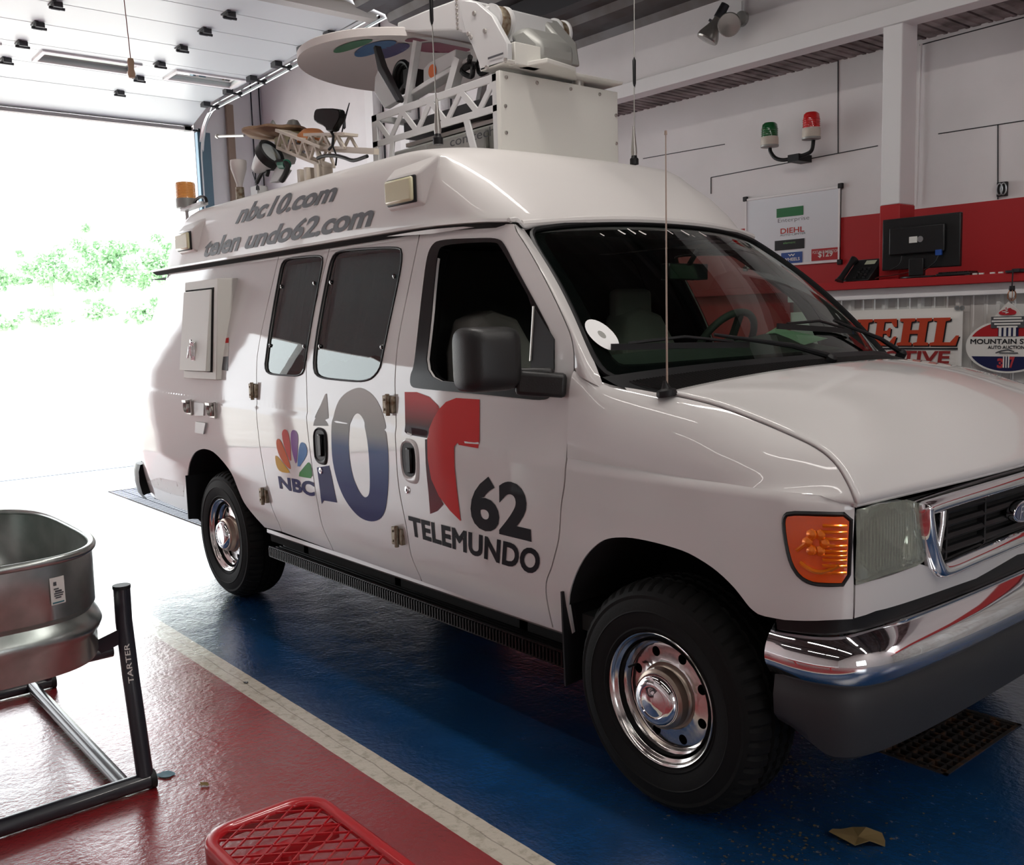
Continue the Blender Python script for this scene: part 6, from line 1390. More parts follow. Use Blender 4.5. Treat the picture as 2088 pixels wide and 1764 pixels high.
# twin flood lamp under the roof
fl = thing('flood_lamp', (-2.1, 3.36, 3.7), 'twin silver flood lamp on the white beam wall', 'lamp')
fp_ = [(-2.172,3.759), (-2.172,3.644), (-2.271,3.603), (-2.337,3.524), (-2.205,3.631), (-2.136,3.566)]
m_ = MB(); m_.tube([(fp_[0][0], 3.385, fp_[0][1]), (fp_[1][0], 3.385, fp_[1][1])], .010, 8); m_.obj('conduit', 'beam_white', fl)
m_ = MB(); m_.lathe([(0, 0), (.05, 0), (.05, .03), (0, .035)], (fp_[1][0], 3.40, fp_[1][1]), (0, -1, 0), 20); m_.obj('junction_box', 'alu_grey', fl)
def par(c, d_): 
    m_ = MB(); d_ = Vector(d_).normalized(); c = Vector(c); m_.lathe([(0, -.19), (.024, -.188), (.029, -.13), (.047, -.08), (.073, -.026), (.078, 0), (.072, .010), (0, .018)], c, d_, 28); m_.obj('bulb', mat('silvered_bulb', (.40, .38, .36), .25, .7), fl, smooth=True)
    m_ = MB(); m_.lathe([(0, -.25), (.030, -.248), (.034, -.15), (0, -.14)], c, d_, 16); m_.obj('socket', 'dark_steel', fl, smooth=True)
par((fp_[3][0], 3.22, fp_[3][1]), (-.35, -.25, -.75)); par((fp_[5][0], 3.20, fp_[5][1]), (.45, -.85, -.25))
m_ = MB(); m_.tube([(fp_[1][0], 3.38, fp_[1][1]-.02), (fp_[2][0], 3.30, fp_[2][1]), (fp_[3][0]-.0, 3.24, fp_[3][1]+.13)], .010, 8); m_.tube([(fp_[1][0], 3.38, fp_[1][1]-.02), (fp_[5][0]-.04, 3.32, fp_[5][1]+.04)], .010, 8); m_.obj('swivel_arm', 'dark_steel', fl)
# monitor (seen from the back)
mp = [(-1.101,2.176), (-0.617,2.185), (-0.605,1.876), (-1.084,1.867)]
xa_, xb_ = (mp[0][0]+mp[3][0])/2, (mp[1][0]+mp[2][0])/2; za_, zb2 = (mp[2][1]+mp[3][1])/2, (mp[0][1]+mp[1][1])/2
MO = thing('monitor', ((xa_+xb_)/2, 3.4, 1.815), 'black computer monitor seen from behind, on the red ledge', 'monitor')
m_ = MB(); m_.box((xa_, 3.34, za_), (xb_, 3.37, zb2)); m_.obj('screen_back', 'screen_black', MO, bevel=.006)
ip = rct([(-1.03,1.963), (-0.693,1.959), (-0.693,2.127), (-1.036,2.122)]); m_ = MB(); m_.box((ip[0][0], 3.315, ip[0][1]), (ip[1][0], 3.34, ip[2][1])); bk_ = m_.obj('rear_cover', 'screen_black', MO, bevel=.008)
q = rct([(-0.904,2.025), (-0.822,2.025), (-0.823,2.06), (-0.905,2.063)]); m_ = MB(); m_.box((q[0][0], 3.312, q[0][1]), (q[0][0]+(q[1][0]-q[0][0])*.6, 3.3155, q[2][1])); m_.obj('sticker', 'paper', bk_); m_ = MB(); m_.lathe([(0, 0), (.018, 0), (.018, .002), (0, .002)], (q[1][0]-.015, 3.314, (q[0][1]+q[2][1])/2), (0, -1, 0), 16); m_.obj('maker_badge', 'track', bk_)
sx = (ip[0][0]+ip[1][0])/2; m_ = MB(); m_.box((sx-.045, 3.32, 1.83), (sx+.045, 3.355, za_+.06)); m_.obj('stand_neck', 'screen_black', MO, bevel=.004)
m_ = MB(); m_.prism([(.13*math.cos(2*PI*k/28), .10*math.sin(2*PI*k/28)) for k in range(28)], lambda a, b, d_: (sx+a, 3.40+b, 1.816+d_), 0, .012); m_.obj('stand_base', 'screen_black', MO, bevel=.003)
for pts in ([(-0.945,1.952), (-0.962,1.902), (-1.021,1.872)], [(-0.721,1.937), (-0.746,1.897), (-0.806,1.859)]):
    m_ = MB(); m_.tube(crom([(a, 3.31, b) for a, b in pts], 4), .004, 6); m_.obj('cable', 'black_plastic', MO, smooth=True)
q = [(-0.722,1.953)][0]; m_ = MB(); m_.box((q[0]-.018, 3.305, q[1]-.012), (q[0]+.018, 3.32, q[1]+.02)); m_.obj('video_plug', mat('blue_plug', (.02, .08, .35), .4), MO)
# keyboard
kp = [(-0.825,1.835), (-0.566,1.827)]; KB = thing('keyboard', (kp[0][0], 3.35, 1.817), 'flat black keyboard on the ledge in front of the monitor', 'keyboard')
m_ = MB(); m_.box((sx+.14, 3.285, 1.817), (kp[1][0]+.04, 3.42, 1.832)); m_.obj('keyboard_body', 'screen_black', KB, bevel=.004)
KW = (kp[1][0]+.03-sx-.15)/16
m_ = MB()
for i in range(16):
    for j in range(5): m_.box((sx+.15+i*KW, 3.295+j*.024, 1.832), (sx+.15+i*KW+KW*.78, 3.314+j*.024, 1.840))
k_ = m_.obj('keys', 'screen_black', KB); k_['kind'] = 'stuff'
# phone
ph = [(-1.338,1.819), (-1.161,1.81), (-1.144,1.954), (-1.3,1.978), (-1.34,1.972)]; px0, px1 = ph[0][0], ph[1][0]
PH = thing('desk_phone', ((px0+px1)/2, 3.36, 1.816), 'black office desk phone propped up on the red ledge', 'telephone')
m_ = MB(); hz = ph[2][1]-1.816
m_.add([(px0, 3.30, 1.818), (px1, 3.30, 1.818), (px1, 3.48, 1.818), (px0, 3.48, 1.818), (px0+.03, 3.42, 1.816+hz), (px1+.03, 3.42, 1.816+hz), (px1+.03, 3.45, 1.816+hz), (px0+.03, 3.45, 1.816+hz)], [(0, 3, 2, 1), (4, 5, 6, 7), (0, 1, 5, 4), (1, 2, 6, 5), (2, 3, 7, 6), (3, 0, 4, 7)])
m_.obj('phone_body', 'screen_black', PH, bevel=.006)
def phS(a, b): return (px0+.03*b+a*(px1-px0), 3.30+.12*b-.004, 1.818+hz*b)
m_ = MB()
for i in range(3):
    for j in range(4): c = Vector(phS(.45+i*.16, .15+j*.13)); m_.box((c.x-.010, c.y-.006, c.z-.008), (c.x+.010, c.y+.004, c.z+.006))
k_ = m_.obj('phone_keys', 'black_plastic', PH); k_['kind'] = 'stuff'
m_ = MB(); m_.add([phS(.45, .74), phS(.85, .74), phS(.85, .92), phS(.45, .92)], [(0, 1, 2, 3)]); m_.obj('phone_display', mat('phone_lcd', (.45, .47, .35), .4), PH)
m_ = MB(); m_.tube([Vector(phS(.0, .02))+Vector((0, -.03, 0)), Vector(phS(.0, .2))+Vector((0, -.035, 0)), Vector(phS(.0, .8))+Vector((0, -.035, 0)), Vector(phS(.0, 1.0))+Vector((0, -.025, 0))], [.026, .018, .018, .028], 12); m_.obj('handset', 'screen_black', PH, smooth=True)
m_ = MB(); m_.tube([(px0-.06, 3.32, 1.825)]+[(px0-.06+.012*k, 3.32+.008*math.sin(k*2.5), 1.828+.006*math.cos(k*2.5)) for k in range(9)], .005, 6); m_.obj('coiled_cord', 'screen_black', PH, smooth=True)
q = [(-1.147,1.827), (-1.104,1.838), (-1.02,1.842), (-0.911,1.857)]; m_ = MB(); m_.tube(crom([(a, 3.36, max(b, 1.822)) for a, b in q], 4), .004, 6); m_.obj('phone_cord', mat('dark_red_cord', (.10, .01, .01), .6), PH, smooth=True)
# small bits along the ledge and the hanging caged bulb
bits = [(-0.546,1.821), (-0.503,1.82), (-0.467,1.821), (-0.406,1.824), (-0.36,1.824)]
for k, (a, b) in enumerate(bits):
    m_ = MB(); m_.box((a-.012, 3.292, 1.8155), (a+.012, 3.306, 1.824)); tag(m_.obj('paper_scrap', 'paper', rotz if False else None), ('leftmost', 'second', 'middle', 'fourth', 'rightmost')[k]+' of five tiny pale scraps on the edge of the red ledge', 'scrap', 'pale scraps along the red ledge')
hb = [(-0.326,1.83), (-0.218,1.816), (-0.276,1.819), (-0.278,1.742), (-0.279,1.68)]
HL = thing('hanging_bulb', (hb[3][0], 3.25, hb[4][1]), 'small bulb in a copper cage hanging below the red ledge', 'lamp')
m_ = MB(); m_.tube([(hb[2][0], 3.25, 1.83), (hb[3][0], 3.25, hb[3][1])], .004, 6); m_.obj('cord', 'black_plastic', HL)
m_ = MB(); m_.lathe([(0, 0), (.014, 0), (.016, -.02), (.012, -.03), (0, -.03)], (hb[3][0], 3.25, hb[3][1]), (0, 0, 1), 14); m_.obj('socket', 'black_plastic', HL)
m_ = MB(); hh = hb[3][1]-hb[4][1]
for k in range(6):
    t = 2*PI*k/6; m_.tube([(hb[3][0]+r_*math.cos(t), 3.25+r_*math.sin(t), hb[3][1]-.02-z_) for r_, z_ in ((.012, 0), (.022, hh*.35), (.022, hh*.75), (.006, hh))], .0018, 5)
m_.obj('cage', mat('copper_wire', (.62, .30, .16), .3, .9), HL)
m_ = MB(); m_.lathe([(0, 0), (.008, 0), (.015, -hh*.4), (.010, -hh*.7), (0, -hh*.75)], (hb[3][0], 3.25, hb[3][1]-.02), (0, 0, 1), 14); m_.obj('bulb', 'paper', HL, smooth=True)
m_ = MB(); m_.box((hb[0][0], 3.27, 1.816), (hb[0][0]+.5, 3.31, 1.828)); m_.box((hb[0][0]+.04, 3.26, 1.818), (hb[0][0]+.08, 3.32, 1.835)); tag(m_.obj('cord_strip', 'dark_steel'), 'dark cord lying along the right end of the red ledge', 'cord')
# DIEHL banner
BY = 3.365
bn = [(-1.348,1.624), (-0.598,1.642), (-0.588,1.263)]
bz1 = (bn[0][1]+bn[1][1])/2; bx1 = bn[1][0]; bz0 = 1.20; bx0 = bx1-1.30
BA = thing('wall_banner', ((bx0+bx1)/2, BY, bz0), 'white vinyl banner with large orange-red slab letters on the ribbed wall', 'banner')
m_ = MB(); rows = [[(bx0+(bx1-bx0)*i/30, BY+.004*math.sin(i*.9)*(j/6), bz0+(bz1-bz0)*j/6) for i in range(31)] for j in range(7)]; m_.grid(rows); m_.obj('banner_sheet', 'vinyl_white', BA, smooth=True, solid=.002)
def slab_poly(ch):
    # slab serif capitals, in a 1x1 box (advance width given)
    s, w = .16, .24
    if ch == 'I': return [[(0, 0), (.56, 0), (.56, .10), (.42, .13), (.42, .87), (.56, .90), (.56, 1), (0, 1), (0, .90), (.14, .87), (.14, .13), (0, .10)]], .60
    if ch == 'H': return [[(0, 0), (.52, 0), (.52, .10), (.40, .13), (.40, .43), (.68, .43), (.68, .13), (.56, .10), (.56, 0), (1.08, 0), (1.08, .10), (.95, .13), (.95, .87), (1.08, .90), (1.08, 1), (.56, 1), (.56, .90), (.68, .87), (.68, .57), (.40, .57), (.40, .87), (.52, .90), (.52, 1), (0, 1), (0, .90), (.13, .87), (.13, .13), (0, .10)]], 1.12
    if ch == 'E': return [[(0, 0), (.84, 0), (.90, .34), (.80, .34), (.66, .12), (.40, .12), (.40, .44), (.52, .44), (.58, .34), (.66, .34), (.66, .66), (.58, .66), (.52, .56), (.40, .56), (.40, .88), (.64, .88), (.76, .70), (.86, .70), (.82, 1), (0, 1), (0, .90), (.13, .87), (.13, .13), (0, .10)]], .94
    if ch == 'L': return [[(0, 0), (.86, 0), (.92, .36), (.82, .36), (.66, .12), (.42, .12), (.42, .87), (.56, .90), (.56, 1), (0, 1), (0, .90), (.14, .87), (.14, .13), (0, .10)]], .94
    if ch == 'D': return [[(0, 0), (.55, 0), (.80, .08), (.96, .28), (1.0, .5), (.96, .72), (.80, .92), (.55, 1), (0, 1), (0, .90), (.13, .87), (.13, .13), (0, .10)], [(.40, .12), (.54, .13), (.66, .24), (.71, .5), (.66, .76), (.54, .87), (.40, .88)]], 1.04
def slabword(word, x_right, z_b, h, sx_, y, shear=.14, col='red_logo', off=0., grow=0.):
    tot = sum(slab_poly(c)[1] for c in word)*sx_; x = x_right-tot-shear*h
    for c in word:
        L_, adv = slab_poly(c)
        lp = [[(x+a*sx_+shear*h*b, z_b+b*h) for a, b in q] for q in L_]
        if grow: lp = [inset_poly(q, -grow if k == 0 else grow) for k, q in enumerate(lp)]
        panel('banner_letter', [[(a+off, b-off) for a, b in q] for q in lp], lambda a, b: (a, y, b), col, BA, thick=0, step=.2, custom=False)
        x += adv*sx_
M['red_logo'] = mat('orange_red_logo', (.50, .05, .015), .45)
lt = [(-0.623,1.572), (-0.619,1.411), (-0.669,1.38), (-0.667,1.304), (-0.618,1.393), (-0.637,1.296)]
zb_l = (lt[1][1]); zt_l = [(-0.673,1.576)][0][1]
hgt = zt_l-zb_l
slabword('DIEHL', lt[0][0]+.03, zb_l, hgt, .185, BY-.006, col='black_print', off=.007)
slabword('DIEHL', lt[0][0]+.03, zb_l, hgt, .185, BY-.008)
zl = lt[4][1]; m_ = MB(); m_.box((bx0+.08, BY-.009, zl-.005), (lt[4][0], BY-.006, zl+.004)); m_.obj('rule_line', 'black_print', BA)
za = lt[3][1]; zt2 = lt[2][1]
lettering('banner_lettering', 'AUTOMOTIVE', [(lt[2][0]-.98, za), (lt[2][0], za), (lt[2][0]+.01, zt2), (lt[2][0]-.97, zt2)], lambda a, b: (a, BY-.008, b), mat('dark_red_logo', (.28, .02, .02), .45), BA, weight=.03)
m_ = MB(); m_.box((bx0+.3, BY-.009, lt[5][1]-.006), (lt[4][0], BY-.006, lt[5][1])); m_.obj('rule_line', 'black_print', BA)
for (a, b) in [(-0.63,1.63), (-0.599,1.63)]: m_ = MB(); m_.lathe([(.006, 0), (.014, 0), (.014, .004), (.006, .004)], (a, BY-.003, b), (0, -1, 0), 14); m_.obj('grommet', 'track', BA)
# oval sign
SY = 3.35
ovl = [(-0.568,1.451), (-0.56,1.362), (-0.465,1.275), (-0.329,1.257), (-0.473,1.541), (-0.405,1.556), (-0.34,1.467)]
cxo = [(-0.336,1.364)][0][0]; rx_ = cxo-ovl[0][0]; zt_o = [(-0.342,1.557)][0][1]; zb_o = ovl[3][1]; czo = (zt_o+zb_o)/2; rz_ = (zt_o-zb_o)/2
OS = thing('oval_sign', (cxo, SY, czo), 'oval red, white and blue auction sign with a torch, numbered 37', 'sign')
ztf = [(-0.351,1.648)][0][1]
def ell_(k=1., n=64): return [(cxo+rx_*k*math.cos(2*PI*j/n), czo+rz_*k*math.sin(2*PI*j/n)) for j in range(n)]
E_ = ell_(1.0); iT = [i for i, (a, b) in enumerate(E_) if b < czo+rz_*.88]
outl = []; done = False
for i, (a, b) in enumerate(E_):
    if b > czo+rz_*.90 and abs(a-cxo) < rx_*.45:
        if not done:
            outl += [(cxo+.095, zt_o-.015), (cxo+.075, zt_o+.02), (cxo+.05, zt_o+(ztf-zt_o)*.6), (cxo-.0, ztf+.01), (cxo-.045, zt_o+(ztf-zt_o)*.6), (cxo-.075, zt_o+.02), (cxo-.095, zt_o-.015)]; done = True
    else: outl.append((a, b))
m_ = MB(); m_.prism(outl, face_y(SY), -.004, 0); m_.obj('sign_board', 'vinyl_white', OS)
def band(z0_, z1_, mt, k=.93):
    P_ = [(cxo+rx_*k*math.cos(t), czo+rz_*k*math.sin(t)) for t in [2*PI*j/120 for j in range(120)]]; P_ = [q for q in P_ if z0_ <= q[1] <= z1_]
    lo_z = z0_; hi_z = z1_; r_ = sorted([q for q in P_ if q[0] >= cxo], key=lambda q: q[1]); l_ = sorted([q for q in P_ if q[0] < cxo], key=lambda q: -q[1])
    panel('sign_band', [r_+l_], lambda a, b: (a, SY-.002, b), mt, OS, thick=0, step=.3, custom=False)
zr0 = [(-0.533,1.46)][0][1]; zbl = [(-0.532,1.356)][0][1]
band(zr0, 9, mat('sign_red', (.42, .015, .02), .4)); band(-9, zbl, mat('sign_navy', (.012, .015, .07), .4))
def sgn_lbl(t_, P_, mt, w_=.02): lettering('sign_lettering', t_, P_, lambda a, b: (a, SY-.004, b), mt, OS, weight=w_)
a = [(-0.531,1.421), (-0.532,1.45)]; sgn_lbl('MOUNTAIN STATE', [(cxo-.88*rx_, a[0][1]), (cxo+.88*rx_, a[0][1]), (cxo+.88*rx_, a[1][1]), (cxo-.88*rx_, a[1][1])], 'black_print')
a = [(-0.441,1.393), (-0.441,1.412)]; w2 = cxo-a[0][0]; sgn_lbl('AUTO AUCTION', [(cxo-w2, a[0][1]), (cxo+w2*.9, a[0][1]), (cxo+w2*.9, a[1][1]), (cxo-w2, a[1][1])], 'black_print')
a = [(-0.387,1.284), (-0.348,1.34), (-0.32,1.285), (-0.291,1.349)]; sgn_lbl('3', [(a[0][0], a[0][1]), (a[1][0], a[0][1]), (a[1][0], a[1][1]), (a[0][0], a[1][1])], mat('sign_red_ink', (.5, .05, .06), .4), .05); sgn_lbl('7', [(a[2][0], a[2][1]), (a[3][0], a[2][1]), (a[3][0], a[3][1]), (a[2][0], a[3][1])], mat('sign_red_ink2', (.5, .05, .06), .4), .05)
zc0 = [(-0.341,1.513)][0][1]; zc1 = [(-0.339,1.464)][0][1]
for k in range(4):
    x_ = cxo-.045+k*.026; m_ = MB(); m_.box((x_, SY-.008, zc1), (x_+.014, SY-.003, zc0)); m_.obj('torch_flute', 'vinyl_white', OS)
for k in range(3): m_ = MB(); m_.box((cxo-.018+k*.014, SY-.007, zb_o+.03), (cxo-.012+k*.014, SY-.003, zbl+.005)); m_.obj('torch_stem', 'vinyl_white', OS)
for k, (w3, zz) in enumerate(((.055, 0), (.07, .016), (.085, .032), (.075, .048))): m_ = MB(); m_.box((cxo-w3, SY-.010, zc0+zz), (cxo+w3, SY-.003, zc0+zz+.009)); m_.obj('torch_capital', 'vinyl_white', OS)
m_ = MB(); m_.box((cxo-.09, SY-.0065, zc0-.002), (cxo+.09, SY-.003, zc0+.062)); m_.obj('capital_shadow', 'grey_print', OS)
m_ = MB(); m_.box((cxo-.05, SY-.0055, zc1), (cxo+.06, SY-.003, zc0+.005)); m_.obj('torch_shadow', mat('sign_navy2', (.012, .015, .07), .4), OS)
fz = zc0+.07; fh_ = ztf-fz-.02; fl_ = [(cxo+a*.05, fz+b*fh_) for a, b in ((-.75, 0), (-1, .25), (-.85, .45), (-.5, .6), (-.3, .8), (-.15, 1), (.0, .8), (.3, .9), (.45, .7), (.8, .55), (1, .3), (.75, 0))]
panel('torch_flame', [chaikin(fl_, 1)], lambda a, b: (a, SY-.008, b), mat('flame_red', (.5, .02, .03), .4), OS, thick=0, step=.2, custom=False)
m_ = MB(); m_.tube([(cxo-.01+.02*math.sin(k*2.2), SY-.010, fz+.01+fh_*.7*k/7) for k in range(8)], .0025, 5); m_.obj('flame_line', 'vinyl_white', OS)
m_ = MB(); z5 = [(-0.336,1.371)][0][1]; m_.tube([(cxo-.06, SY-.005, z5), (cxo-.03, SY-.005, z5+.012), (cxo+.01, SY-.005, z5+.018), (cxo+.04, SY-.005, z5+.008)], .003, 5); m_.bar((cxo-.04, SY-.005, z5), (cxo+.06, SY-.005, z5), .005); m_.obj('state_outline', 'grey_print', OS)

# ------------------------------------------------------------------ stock tank on its stand
TK = thing('stock_tank', (-1.83, -1.64, .5), 'oval galvanised steel stock tank sitting on the black tube stand', 'tank')
def oval(hx, hy, z, n=72, cx=-1.83, cy=-1.64):
    out = []
    for k in range(n):
        t = 2*PI*k/n; c_, s_ = math.cos(t), math.sin(t); e = 2/3.4; out.append((cx+hx*math.copysign(abs(c_)**e, c_), cy+hy*math.copysign(abs(s_)**e, s_), z))
    return out
HX, HY = .575, .385
prof = [(-.05, .515), (-.004, .515), (0, .525), (0, .60), (.010, .615), (.018, .635), (.010, .655), (0, .67), (-.010, .685), (-.004, .70), (.002, .705), (.004, .86), (.004, .895)]
m_ = MB(); m_.grid([oval(HX+o-.012, HY+o-.012, z) for o, z in prof], closed=True); m_.grid([oval(HX-.02, HY-.02, z) for z in (.895, .70)]+[oval(HX-.03, HY-.03, z) for z in (.69, .53)]+[oval(HX-.08, HY-.08, .522), oval(.02, .02, .522)], closed=True)
m_.grid([oval(HX-.062, HY-.062, .515), oval(.02, .02, .518)], closed=True)
m_.obj('tank_body', 'galv', TK, smooth=True, fix=False, angle=50)
m_ = MB(); m_.tube(oval(HX-.008, HY-.008, .90), .014, 10, closed=True); m_.obj('rolled_rim', 'galv', TK, smooth=True)
def tankS(a, b, h=0): # a = angle-ish along oval
    q = oval(HX-.006+h, HY-.006+h, b, 720); i = int(a) % 720; return q[i]
lbp = [(-1.567,0.821), (-1.379,0.856), (-1.414,0.772), (-1.609,0.731)]
OV = oval(HX-.004, HY-.004, .79, 720); idx = (26, 41)
def lab(i0, i1, z0, z1, name, mt, h=.003, par=TK):
    m_ = MB(); n_ = 5
    rows = [[oval(HX-.008+h, HY-.008+h, z, 720)[int(i0+(i1-i0)*k/n_) % 720] for k in range(n_+1)] for z in (z0, z1)]
    m_.grid(rows); return m_.obj(name, mt, par, fix=False)
lo = lab(idx[0], idx[1], .755, .845, 'tank_label', 'paper')
for k, (a, b, c, d_) in enumerate(((.25, .35, .70, .84), (.2, .5, .55, .60), (.3, .72, .45, .52), (.2, .8, .38, .43), (.25, .75, .30, .35), (.3, .6, .22, .27))):
    w_ = idx[1]-idx[0]; lab(idx[0]+w_*a, idx[0]+w_*b+1, .755+.09*c, .755+.09*d_, 'label_print', 'grey_print', .0045, lo)
w_ = idx[1]-idx[0]; lab(idx[0]+w_*.1, idx[0]+w_*.9, .759, .764, 'label_stripe', mat('teal_print', (.05, .18, .22), .5), .0045, lo)
ST = thing('tank_stand', (-2.0, -1.64, 0), 'black steel tube stand holding the stock tank', 'stand')
ys0, ys1 = -1.175, -2.105
for x_ in (-1.352, -2.66):
    m_ = MB(); m_.tube([(x_, ys0, .032), (x_, ys1, .032)], .030, 14); m_.obj('foot', 'black_tube', ST, smooth=True)
    for y_ in (ys0+.001, ys1-.001): m_ = MB(); m_.lathe([(0, 0), (.034, 0), (.034, .02), (0, .02)], (x_, y_-(.018 if y_ > -1.5 else .002), .032), (0, 1, 0), 16); m_.obj('end_cap', 'black_plastic', ST, smooth=True)
UP = None
for x_ in (-1.352, -2.66):
    s_ = 1 if x_ > -2 else -1
    for y_, sy in ((-1.205, 1), (-2.075, -1)):
        m_ = MB(); xo = -1.352 if s_ > 0 else -2.66
        m_.tube([(xo, y_, .05), (xo-.075*s_, y_-.015*sy*0, .40), (xo-.105*s_, y_, .60), (xo-.10*s_, y_, .72)], .029, 14); lg_ = m_.obj('leg', 'black_tube', ST, smooth=True)
        m_ = MB(); m_.lathe([(0, .0), (.031, 0), (.031, .012), (0, .012)], (xo-.10*s_, y_, .72), (0, 0, 1), 14); m_.obj('leg_cap', 'black_plastic', lg_)
        m_ = MB(); m_.bar((xo-.10*s_, y_, .555), (xo-.17*s_, y_-.10*sy, .50), .05, .05); m_.obj('tank_bracket', 'black_tube', ST)
    m_ = MB(); m_.tube([(xo-.15*s_, -1.24, .488), (xo-.15*s_, -2.04, .488)], .025, 12); m_.obj('support_bar', 'black_tube', ST, smooth=True)
for y_ in (-1.275, -2.005): m_ = MB(); m_.tube([(-1.352, y_, .034), (-2.66, y_, .034)], .026, 12); m_.obj('cross_tube', 'black_tube', ST, smooth=True)
def legS(a, b):
    x_ = -1.352-.075*(min(a, .4)-.05)/.35-.03*max(0, a-.4)/.2; return (x_+.955*.0305+.296*b, -1.205-.296*.0305+.955*b, a)
lettering('stand_lettering', 'TARTER', [(.385, .009), (.525, .009), (.525, -.009), (.385, -.009)], legS, 'paper', ST, weight=.01)
# ------------------------------------------------------------------ red bench seat
bx0_, bx1_, by0, by1, bz = -.125, 1.35, -1.485, -1.165, .45
BE = thing('mesh_bench', ((bx0_+bx1_)/2, (by0+by1)/2, 0), 'red coated steel bench with a diamond mesh seat', 'bench')
def rrect(x0_, y0_, x1_, y1_, r, n=10):
    out = []
    for cx, cy, a0 in ((x1_-r, y1_-r, 0), (x0_+r, y1_-r, PI/2), (x0_+r, y0_+r, PI), (x1_-r, y0_+r, 1.5*PI)):
        for k in range(n+1): a = a0+PI/2*k/n; out.append((cx+r*math.cos(a), cy+r*math.sin(a)))
    return out
m_ = MB(); rows = []
for d_, z_ in ((.0, bz-.045), (.0, bz-.008), (.003, bz-.002), (.009, bz), (.022, bz), (.028, bz-.003), (.031, bz-.010), (.031, bz-.016)):
    rows.append([(a, b, z_) for a, b in rrect(bx0_+d_, by0+d_, bx1_-d_, by1-d_, .085-d_*.8)])
m_.grid(rows, closed=True); m_.obj('seat_rim', 'bench_red', BE, smooth=True, angle=70, solid=.003)
m_ = MB(); ms = .046; xa2, xb2, ya2, yb2 = bx0_+.025, bx1_-.025, by0+.025, by1-.025
def clip(P0, P1):
    # clip to the rounded seat opening by sampling
    pts_ = [P0.lerp(P1, k/60) for k in range(61)]; r = .065
    def ins(q):
        x_, y_ = q.x, q.y
        if not (xa2 < x_ < xb2 and ya2 < y_ < yb2): return False
        dx = max(xa2+r-x_, x_-(xb2-r), 0); dy = max(ya2+r-y_, y_-(yb2-r), 0); return dx*dx+dy*dy <= r*r
    g_ = [q for q in pts_ if ins(q)]; return (g_[0], g_[-1]) if len(g_) > 2 else None
for sgn_ in (1, -1):
    k = -12
    while k < 60:
        x_ = bx0_+k*.047; H_ = yb2-ya2; p0 = Vector((x_, ya2, bz-.010)); p1 = Vector((x_+sgn_*H_*.72, yb2, bz-.010))
        c_ = clip(p0, p1)
        if c_: m_.bar(c_[0], c_[1], .0030, .0050)
        k += 1
me_ = m_.obj('seat_mesh', 'bench_red', BE); me_['kind'] = 'stuff'
for x_ in (bx0_+.16, bx1_-.16): m_ = MB(); m_.bar((x_, by0+.03, bz-.035), (x_, by1-.03, bz-.035), .03, .03); m_.tube([(x_, (by0+by1)/2, bz-.04), (x_+.02, (by0+by1)/2, .03)], .028, 12); m_.tube([(x_+.02, by0+.0, .022), (x_+.02, by1, .022)], .022, 12); m_.obj('leg', 'bench_red', BE, smooth=True)
# ------------------------------------------------------------------ drains
def grate(g, along, pitch, nm, lbl):
    G_ = thing(nm, ((g[0]+g[2])/2, (g[1]+g[3])/2, 0), lbl, 'floor drain')
    m_ = MB(); m_.box((g[0], g[1], -.03), (g[2], g[1]+.015, .003)); m_.box((g[0], g[3]-.015, -.03), (g[2], g[3], .003)); m_.box((g[0], g[1], -.03), (g[0]+.015, g[3], .003)); m_.box((g[2]-.015, g[1], -.03), (g[2], g[3], .003)); m_.obj('grate_frame', 'grate', G_)
    return G_
G1 = grate(NG, 'x', .045, 'floor_grate', 'rusty square floor grate in front of the bumper')
n_ = int((NG[3]-NG[1])/.045)
for k in range(1, n_+1):
    y_ = NG[1]+k*.045
    if y_ > NG[3]-.02: break
    m_ = MB(); m_.box((NG[0]+.01, y_-.003, -.028), (NG[2]-.01, y_+.003, -.001)); m_.obj('grate_bar', 'grate', G1)
for k in range(1, 6): x_ = NG[0]+k*.044; m_ = MB(); m_.box((x_-.004, NG[1]+.01, -.024), (x_+.004, NG[3]-.01, -.003)); m_.obj('grate_rod', 'grate', G1)
G2 = grate(RG, 'x', .05, 'trench_grate', 'long slotted drain grate behind the rear wheel')
M['grate_blue'] = mat('wet_slate_grate', (.10, .11, .16), .45, .3)
for k in range(4):
    y0_ = RG[1]+.015+k*.12; m_ = MB(); nx_ = 40
    for j in range(nx_): x_ = RG[0]+.02+(RG[2]-RG[0]-.04)*j/nx_; m_.box((x_, y0_+.004, -.02), (x_+.045, y0_+.112, 0))
    m_.box((RG[0]+.02, y0_+.0, -.018), (RG[2]-.02, y0_+.01, .002)); m_.obj('grate_section', 'grate_blue', G2)
